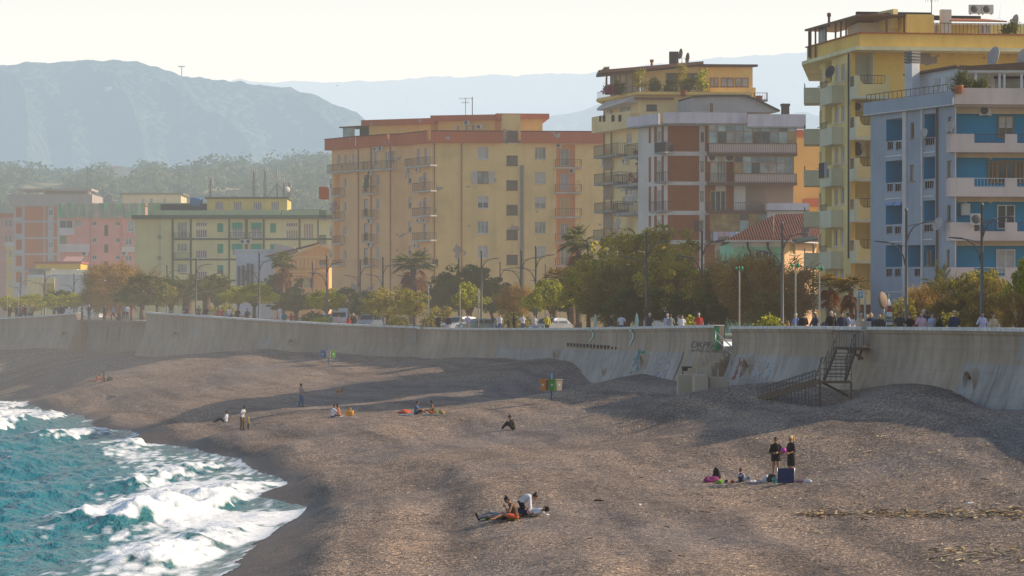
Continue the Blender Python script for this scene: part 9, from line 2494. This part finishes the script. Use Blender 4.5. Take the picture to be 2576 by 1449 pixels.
def posts():
 wm=plain('post_white',(.42,.40,.36),.5);gm=plain('lamp_green',(.02,.30,.12),.4);t=thing('white_pole','x','pole');mb=MB();mb.lathe((0,0,0),((.05,0),(.042,3.6),(.04,3.62),(.01,3.66)),9);mb.build('shaft',wm,t)
 hb=MB();hb.lathe((.10,0,3.45),((.03,0),(.09,.07),(.10,.13),(.04,.22),(.01,.24)),10,0,(.4,0,1));hb.lathe((-.16,0,3.5),((.02,0),(.1,.06),(.02,.16)),8,0,(-.6,0,1));hb.build('lantern',gm,t)
 first=True
 for px,top,lab,hd in((1860,668,'white pole with a green lantern left of the big tamarisk',1),(2001,660,'white pole with a green lantern right of the big tamarisk',1),(2061,668,'white pole with a green lantern before the fat palm',1),(1078,716,'bare white pole beside the olive gold trees',0),(1157,722,'thin bare white pole left of the bright tree',0),(1204,723,'thin bare white pole next to the lamp by the bright tree',0),(46,738,'bare pole in the low green trees, second from the frame edge',0),(104,730,'bare pole before the low green trees',0),(18,740,'bare pole first from the frame edge',0)):
  d=wall_dist(px)+.25;x=(px-CX)/F*d;g=prom_z(x,d);h=ZC-(top-YH)/F*d-g;o=t if first else copy_tree(t);first=False
  place(o,(x+.0,d,g),0,(1,1,h/3.7));o['label']=lab;o['group']='white poles on the sea wall'
  if not hd:
   for ch in kids(o):
    if ch.name.startswith('lantern'):drop(ch,o)
    # beach sign on two posts
 d=wall_dist(2168)+.2;a,b=P(2158,826,d),P(2176,826,d);t=thing('beach_sign','blue and white beach sign on two white posts','sign',((a.x+b.x)/2,d,7.3));top=P(2168,729,d).z
 for p,tz in((a,top-.3),(b,top)):mb=MB();mb.box(p.x-.05,p.x+.05,d-.05,d+.05,7.3,tz);mb.build('post',wm,t)
 p,q=P(2156,752,d),P(2175,731,d);mb=MB();mb.box(p.x,q.x-.07,d-.12,d-.06,p.z,q.z);s=mb.build('board',plain('sign_white',(.60,.63,.66),.4),t)
 pm=MB();w=q.x-.07-p.x;h=q.z-p.z
 for i in range(6):pm.box(p.x+w*(.12+.13*i),p.x+w*(.19+.13*i),d-.128,d-.122,p.z+h*(.45+.04*(i%3)),p.z+h*.88)
 pm.box(p.x+w*.1,p.x+w*.9,d-.128,d-.122,p.z+h*.1,p.z+h*.42,1);pm.box(p.x+w*.4,p.x+w*.62,d-.132,d-.129,p.z+h*.2,p.z+h*.75,2)
 pm.build('picture',[plain('sign_blue',(.15,.25,.38)),plain('sign_green',(.12,.28,.24)),plain('emblem_white',(.6,.65,.6))],s)
 # pale fins on the wall
 for i,px in enumerate((1503,1607)):
  c,n=wface(px,0,-.2);mb=MB();zt=P(px,787+(i==0)*3,c.y).z
  mb.loft([ring((c.x,c.y,z),V((1,0,0)),V((0,1,0)),w,.05,12)for z,w in((c.z-.1,.10),(c.z+(zt-c.z)*.5,.13),(c.z+(zt-c.z)*.8,.09),(c.z+(zt-c.z)*.95,.05),(zt,.01))])
  solo('painted_fin',mb,plain('mint_fin',(.42,.58,.52),.5),'pale mint pointed fin standing on the wall, '+('beside a bending woman' if i==0 else 'beside the man in a dark polo'),'fin','pale mint fins on the sea wall')
  # flag shaped banner
 d=wall_dist(2237)+2.2;t=thing('banner','tall feather banner with green, white and red flag over a white panel reading FESTA VIVA','banner',P(2237,850,d));p0=P(2228,815,d);mb=MB();vs=[];n=14
 for i in range(n+1):
  f=i/n;y=817-(817-742)*f;xl=2228+8*f;xr=2246-4*f if f<.6 else 2243.6-22*(f-.6)
  vs+=[P(xl,y,d+.05*math.sin(f*7)),P(max(xr,xl+1.5),y,d+.05*math.sin(f*7+1))]
 for i in range(n):
  f=i/n;m=0 if f<.42 else 1 if f<.6 else 0 if f<.8 else 2
  mb.add(vs[2*i:2*i+4],((0,1,3,2),),m)
 mb.build('cloth',[plain('banner_white',(.62,.62,.66)),plain('banner_red',(.40,.06,.06)),plain('banner_green',(.05,.25,.10))],t)
 mb=MB();mb.tube((P(2227,850,d+.06),P(2236,740,d+.06)),.03,6);mb.build('pole',wm,t)
 for txt,y in(('FESTA',803),('VIVA',811)):
  cu=bpy.data.curves.new('lettering','FONT');cu.body=txt;cu.size=.19;cu.offset=.006;tmp=bpy.data.objects.new('tmp',cu);COL.objects.link(tmp);me=bpy.data.meshes.new_from_object(tmp.evaluated_get(bpy.context.evaluated_depsgraph_get()));bpy.data.objects.remove(tmp)
  q=P(2229.5,y,d-.1);me.transform(Matrix.Translation(q-V(t.matrix_basis.translation))@Matrix.Rotation(math.pi/2,4,'X')@Matrix.Diagonal((.85,1,1,1)));me.materials.clear();me.materials.append(CL['black']);o=bpy.data.objects.new('lettering',me);COL.objects.link(o);adopt(o,t)
  # round traffic mirror seen from the back
 d=wall_dist(2228)+6;c=P(2222,755,d);t=thing('traffic_mirror','round traffic mirror seen from its grey brown back','mirror',(c.x,d,7.3));mb=MB();mb.lathe(c,((.02,-.12),(.4,-.06),(.48,.02),(.48,.06),(.02,.05)),20,0,(-.75,.5,-.1));mb.build('disc',plain('mirror_back',(.22,.16,.12)),t);mb=MB();mb.tube((c+V((.05,.1,0)),V((c.x+.05,d+.1,7.3))),.04,6);mb.build('post',wm,t)
 # benches
 for px,dd,lab in((600,6,'slatted bench beneath the bright umbrella shaped tree'),(570,7,'slatted bench beside the man in a crisp white shirt')):
  d=wall_dist(px)+dd;x=(px-CX)/F*d;g=prom_z(x,d);t=thing('bench',lab,'bench',(x,d,g),'promenade benches');wd=plain('bench_wood',(.36,.26,.15));sm=MB()
  for i in range(3):sm.box(x-.9,x+.9,d-.2+.14*i,d-.09+.14*i,g+.42,g+.46)
  sm.build('seat',wd,t);bm=MB()
  for i in range(3):bm.box(x-.9,x+.9,d+.26,d+.29,g+.52+.13*i,g+.62+.13*i)
  bm.build('backrest',wd,t)
  for sx_ in(-.7,.7):lb=MB();lb.box(x+sx_-.04,x+sx_+.04,d-.18,d+.3,g,g+.415);lb.build('leg',plain('galvanised',(.42,.43,.44)),t)
  # railing fence by the far promenade
 t=thing('railing_fence','low pale railing along the pavement by the pale green block','fence',(P(480,800,316).x,316,8.4));mb=MB()
 for i in range(20):
  p=P(420+i*8,800,318-i*.7);g=prom_z(p.x,p.y);mb.bar((p.x,p.y,g),(p.x,p.y,g+1),.05)
  if i:
   for z in(.35,.68,1.0):mb.bar((o_.x,o_.y,prom_z(o_.x,o_.y)+z),(p.x,p.y,g+z),.035)
  o_=p
 mb.build('rails',plain('galvanised',(.42,.43,.44)),t)
posts()
# ---------------------------------------------------------------- parked cars
def car_proto(name,mat,tall=0.0,van=False):
 t=thing(name,'x','car' if not van else 'van');L,W,H=(4.2,1.74,1.46+tall)if not van else(4.9,1.9,2.1);mb=MB()
 prof=[(-L/2,.35),(-L/2-.03,.62),(-L/2+.06,.86),(-L/2+.45,.95),(-.95,1.0+tall*.4),(-.35,H-.06),(.2,H),(1.2,H-.05),(1.78,1.02+tall*.5),(L/2,.92),(L/2+.03,.6),(L/2-.02,.35)]if not van else[(-L/2,.35),(-L/2,.9),(-L/2+.5,1.1),(-L/2+1.1,H-.1),(-L/2+1.4,H),(L/2-.1,H),(L/2,H-.2),(L/2,.35)]
 secs=[]
 for y,ins in((-W/2,0),(-W/2+.08,-.02),(W/2-.08,-.02),(W/2,0)):secs.append((y,ins))
 rings=[]
 for y,k in((-W/2,.0),(-W/2+.12,.03),(W/2-.12,.03),(W/2,0)):
  rings.append([V((x,(y if z<1.0 else y*(1-.16*min(1,(z-1.0)/.45))),z+(k if z>.9 else 0)))for x,z in prof])
 mb.loft(rings,0,False);mb.build('body',mat,t)
 gl=glass('car_glass',(.03,.035,.04),.08)
 z0,z1=(1.0+tall*.5,H-.12)if not van else(1.2,H-.25)
 for s in(-1,1):
  for xa,xb in(((-.85,.05),(.12,1.35))if not van else((-1.5,-.6),(-.5,.8),(.9,2.2))):
   g=MB();y0,y1=s*(W/2*1.0+.006),s*(W/2*(1-.16*min(1,(z1-1)/.45))+.01);g.quad((xa,y0*.99,z0+.03),(xb,y0*.99,z0+.03),(xb-.12,y1,z1),(xa+.3 if xa<-.5 else xa,y1,z1));g.build('window',gl,t)
 for x0,x1,sg in((-.92,-.42,1),(1.74,1.26,-1))if not van else((-L/2+.52,-L/2+1.08,1),):
  g=MB();w=W/2-.2;g.quad((x0-.03*sg,-w,z0+.05),(x0-.03*sg,w,z0+.05),(x1-.04*sg,w*.9,z1+.03),(x1-.04*sg,-w*.9,z1+.03));g.build('windscreen',gl,t)
 for x in(-L/2+.78,L/2-.78):
  for s in(-1,1):
   wb=MB();wb.lathe((x,s*(W/2-.18),.32),((.1,0),(.32,0),(.33,.03),(.33,.19),(.3,.21),(.1,.2)),16,0,(0,s,0));w=wb.build('wheel',plain('tyre',(.02,.02,.02),.8),t);rb=MB();rb.lathe((x,s*(W/2+.02),.32),((.01,.02),(.2,.015),(.21,0)),14,0,(0,s,0));rb.build('rim',plain('rim',(.4,.4,.42),.3,.8),w)
 for s in(-1,1):
  hb=MB();hb.box(-L/2-.045,-L/2+.1,s*.52-.17,s*.52+.17,.66,.8);hb.build('headlight',plain('headlight',(.6,.6,.6),.1),t);tb=MB();tb.box(L/2-.1,L/2+.045,s*.6-.12,s*.6+.12,.7,.9);tb.build('tail_light',plain('tail_red',(.35,.02,.02),.2),t)
 return t
def cars():
 cm=lambda n,c:plain('car_'+n,c,.25,.3,.5,.05)
 specs=[(824,15.0,'parked_car',cm('white',(.62,.63,.65)),0,False,1.35,'white parked car left of the white minivan'),(858,16.0,'parked_van',cm('white',(.62,.63,.65)),0,True,1.5,'white minivan parked behind the woman in pale pink'),(928,15.0,'parked_car',cm('silver',(.32,.36,.38)),.25,False,1.3,'grey green car parked behind the railing'),(1128,13.5,'parked_car',cm('steel',(.22,.24,.28)),.1,False,.9,'steel grey car parked left of the pale people carrier'),(1158,12.5,'parked_car',cm('pale',(.48,.50,.52)),.2,False,.75,'pale people carrier parked behind the lilac shirted man'),(1206,11.0,'parked_car',cm('teal',(.10,.17,.19)),0,False,.5,'dark teal car parked by the double lamp'),(2110,14.0,'parked_car',cm('char',(.05,.05,.06)),0,False,1.0,'dark car parked under the golden palms'),(1385,13,'parked_car',cm('steel',(.22,.24,.28)),.1,False,.9,'grey car in the shade of the leafy tree')]
 cache={}
 for px,back,nm,m,tall,van,rz,lab in specs:
  k=(m.name,tall,van);o=copy_tree(cache[k])if k in cache else car_proto(nm,m,tall,van);cache.setdefault(k,o)
  d=wall_dist(px)+back;x=(px-CX)/F*d;place(o,(x,d,prom_z(x,d)+(.02 if back<9 else-.12)),rz);o['label']=lab;o['group']='cars parked along the road'
cars()
# ---------------------------------------------------------------- far things
def far_things():
 gm=plain('pylon_grey',(.30,.32,.34),.6)
 for px,y0,y1,d,lab in((97,440,373,1500,'lattice pylon on the slope above the brick block'),(806,425,372,1600,'lattice pylon on the slope beside the peach block')):
  p=on_hill(px,y0-12);q=P(px,y1,p.y);q.x=p.x;h=q.z-p.z;t=thing('pylon',lab,'pylon',p);mb=MB();w=h*.12
  for sx_ in(-1,1):
   for sy_ in(-1,1):mb.bar(p+V((sx_*w,sy_*w,-5)),q+V((sx_*.3,sy_*.3,0)),.32)
  for i in range(7):
   f=i/7;ww=w*(1-f)+.3*f;wn=w*(1-(i+1)/7)+.3*(i+1)/7;mb.bar(p+V((-ww,-ww,h*f)),p+V((wn,-wn,h*(i+1)/7)),.2);mb.bar(p+V((ww,-ww,h*f)),p+V((-wn,-wn,h*(i+1)/7)),.2)
  mb.build('tower',gm,t)
  for f in(.55,.72,.88):ab=MB();ab.bar(p+V((-h*.2,0,h*f)),p+V((h*.2,0,h*f)),.3);ab.build('crossarm',gm,t)
 p,q=P(457,195,2600),P(457,166,2600);t=thing('mast','thin mast with a dish head on the mountain ridge','mast',p);mb=MB();mb.tube((p-V((0,0,12)),q),.55,6);mb.build('pole',gm,t);mb=MB();mb.box(q.x-2.8,q.x+2.8,2598,2602,q.z-1.0,q.z);mb.build('mast_head',gm,t)
 d=7000;hub=P(2514,44,d);t=thing('wind_turbine','faint white wind turbine on the skyline behind the yellow tower','wind turbine',(hub.x,d,400));wm=plain('turbine_white',(.8,.8,.8));mb=MB();mb.tube((V((hub.x,d,hub.z-110)),hub),(2.2,1.3),8);mb.build('tower',wm,t)
 for a in(.1,2.2,4.3):mb=MB();mb.tube((hub,hub+V((math.sin(a)*36,0,math.cos(a)*36))),(1.6,.4),5);mb.build('blade',wm,t)
 c=P(848,215,500);mb=MB();mb.loft([ring(c+V((0,y,0)),V((1,0,0)),V((0,0,1)),r,r,6)for y,r in((-.3,.02),(-.1,.08),(.15,.07),(.35,.02))])
 for s in(-1,1):mb.add([c+V((s*.05,-.08,0)),c+V((s*.05,.08,0)),c+V((s*.35,.05,.10)),c+V((s*.35,-.07,.10)),c+V((s*.75,.0,.02)),c+V((s*.75,-.04,.02))],((0,1,2,3),(3,2,4,5)))
 solo('bird',mb,plain('bird_dark',(.06,.06,.06)),'gull gliding before the far ridge','bird')
far_things()
bpy.data.scenes.remove(WORK)
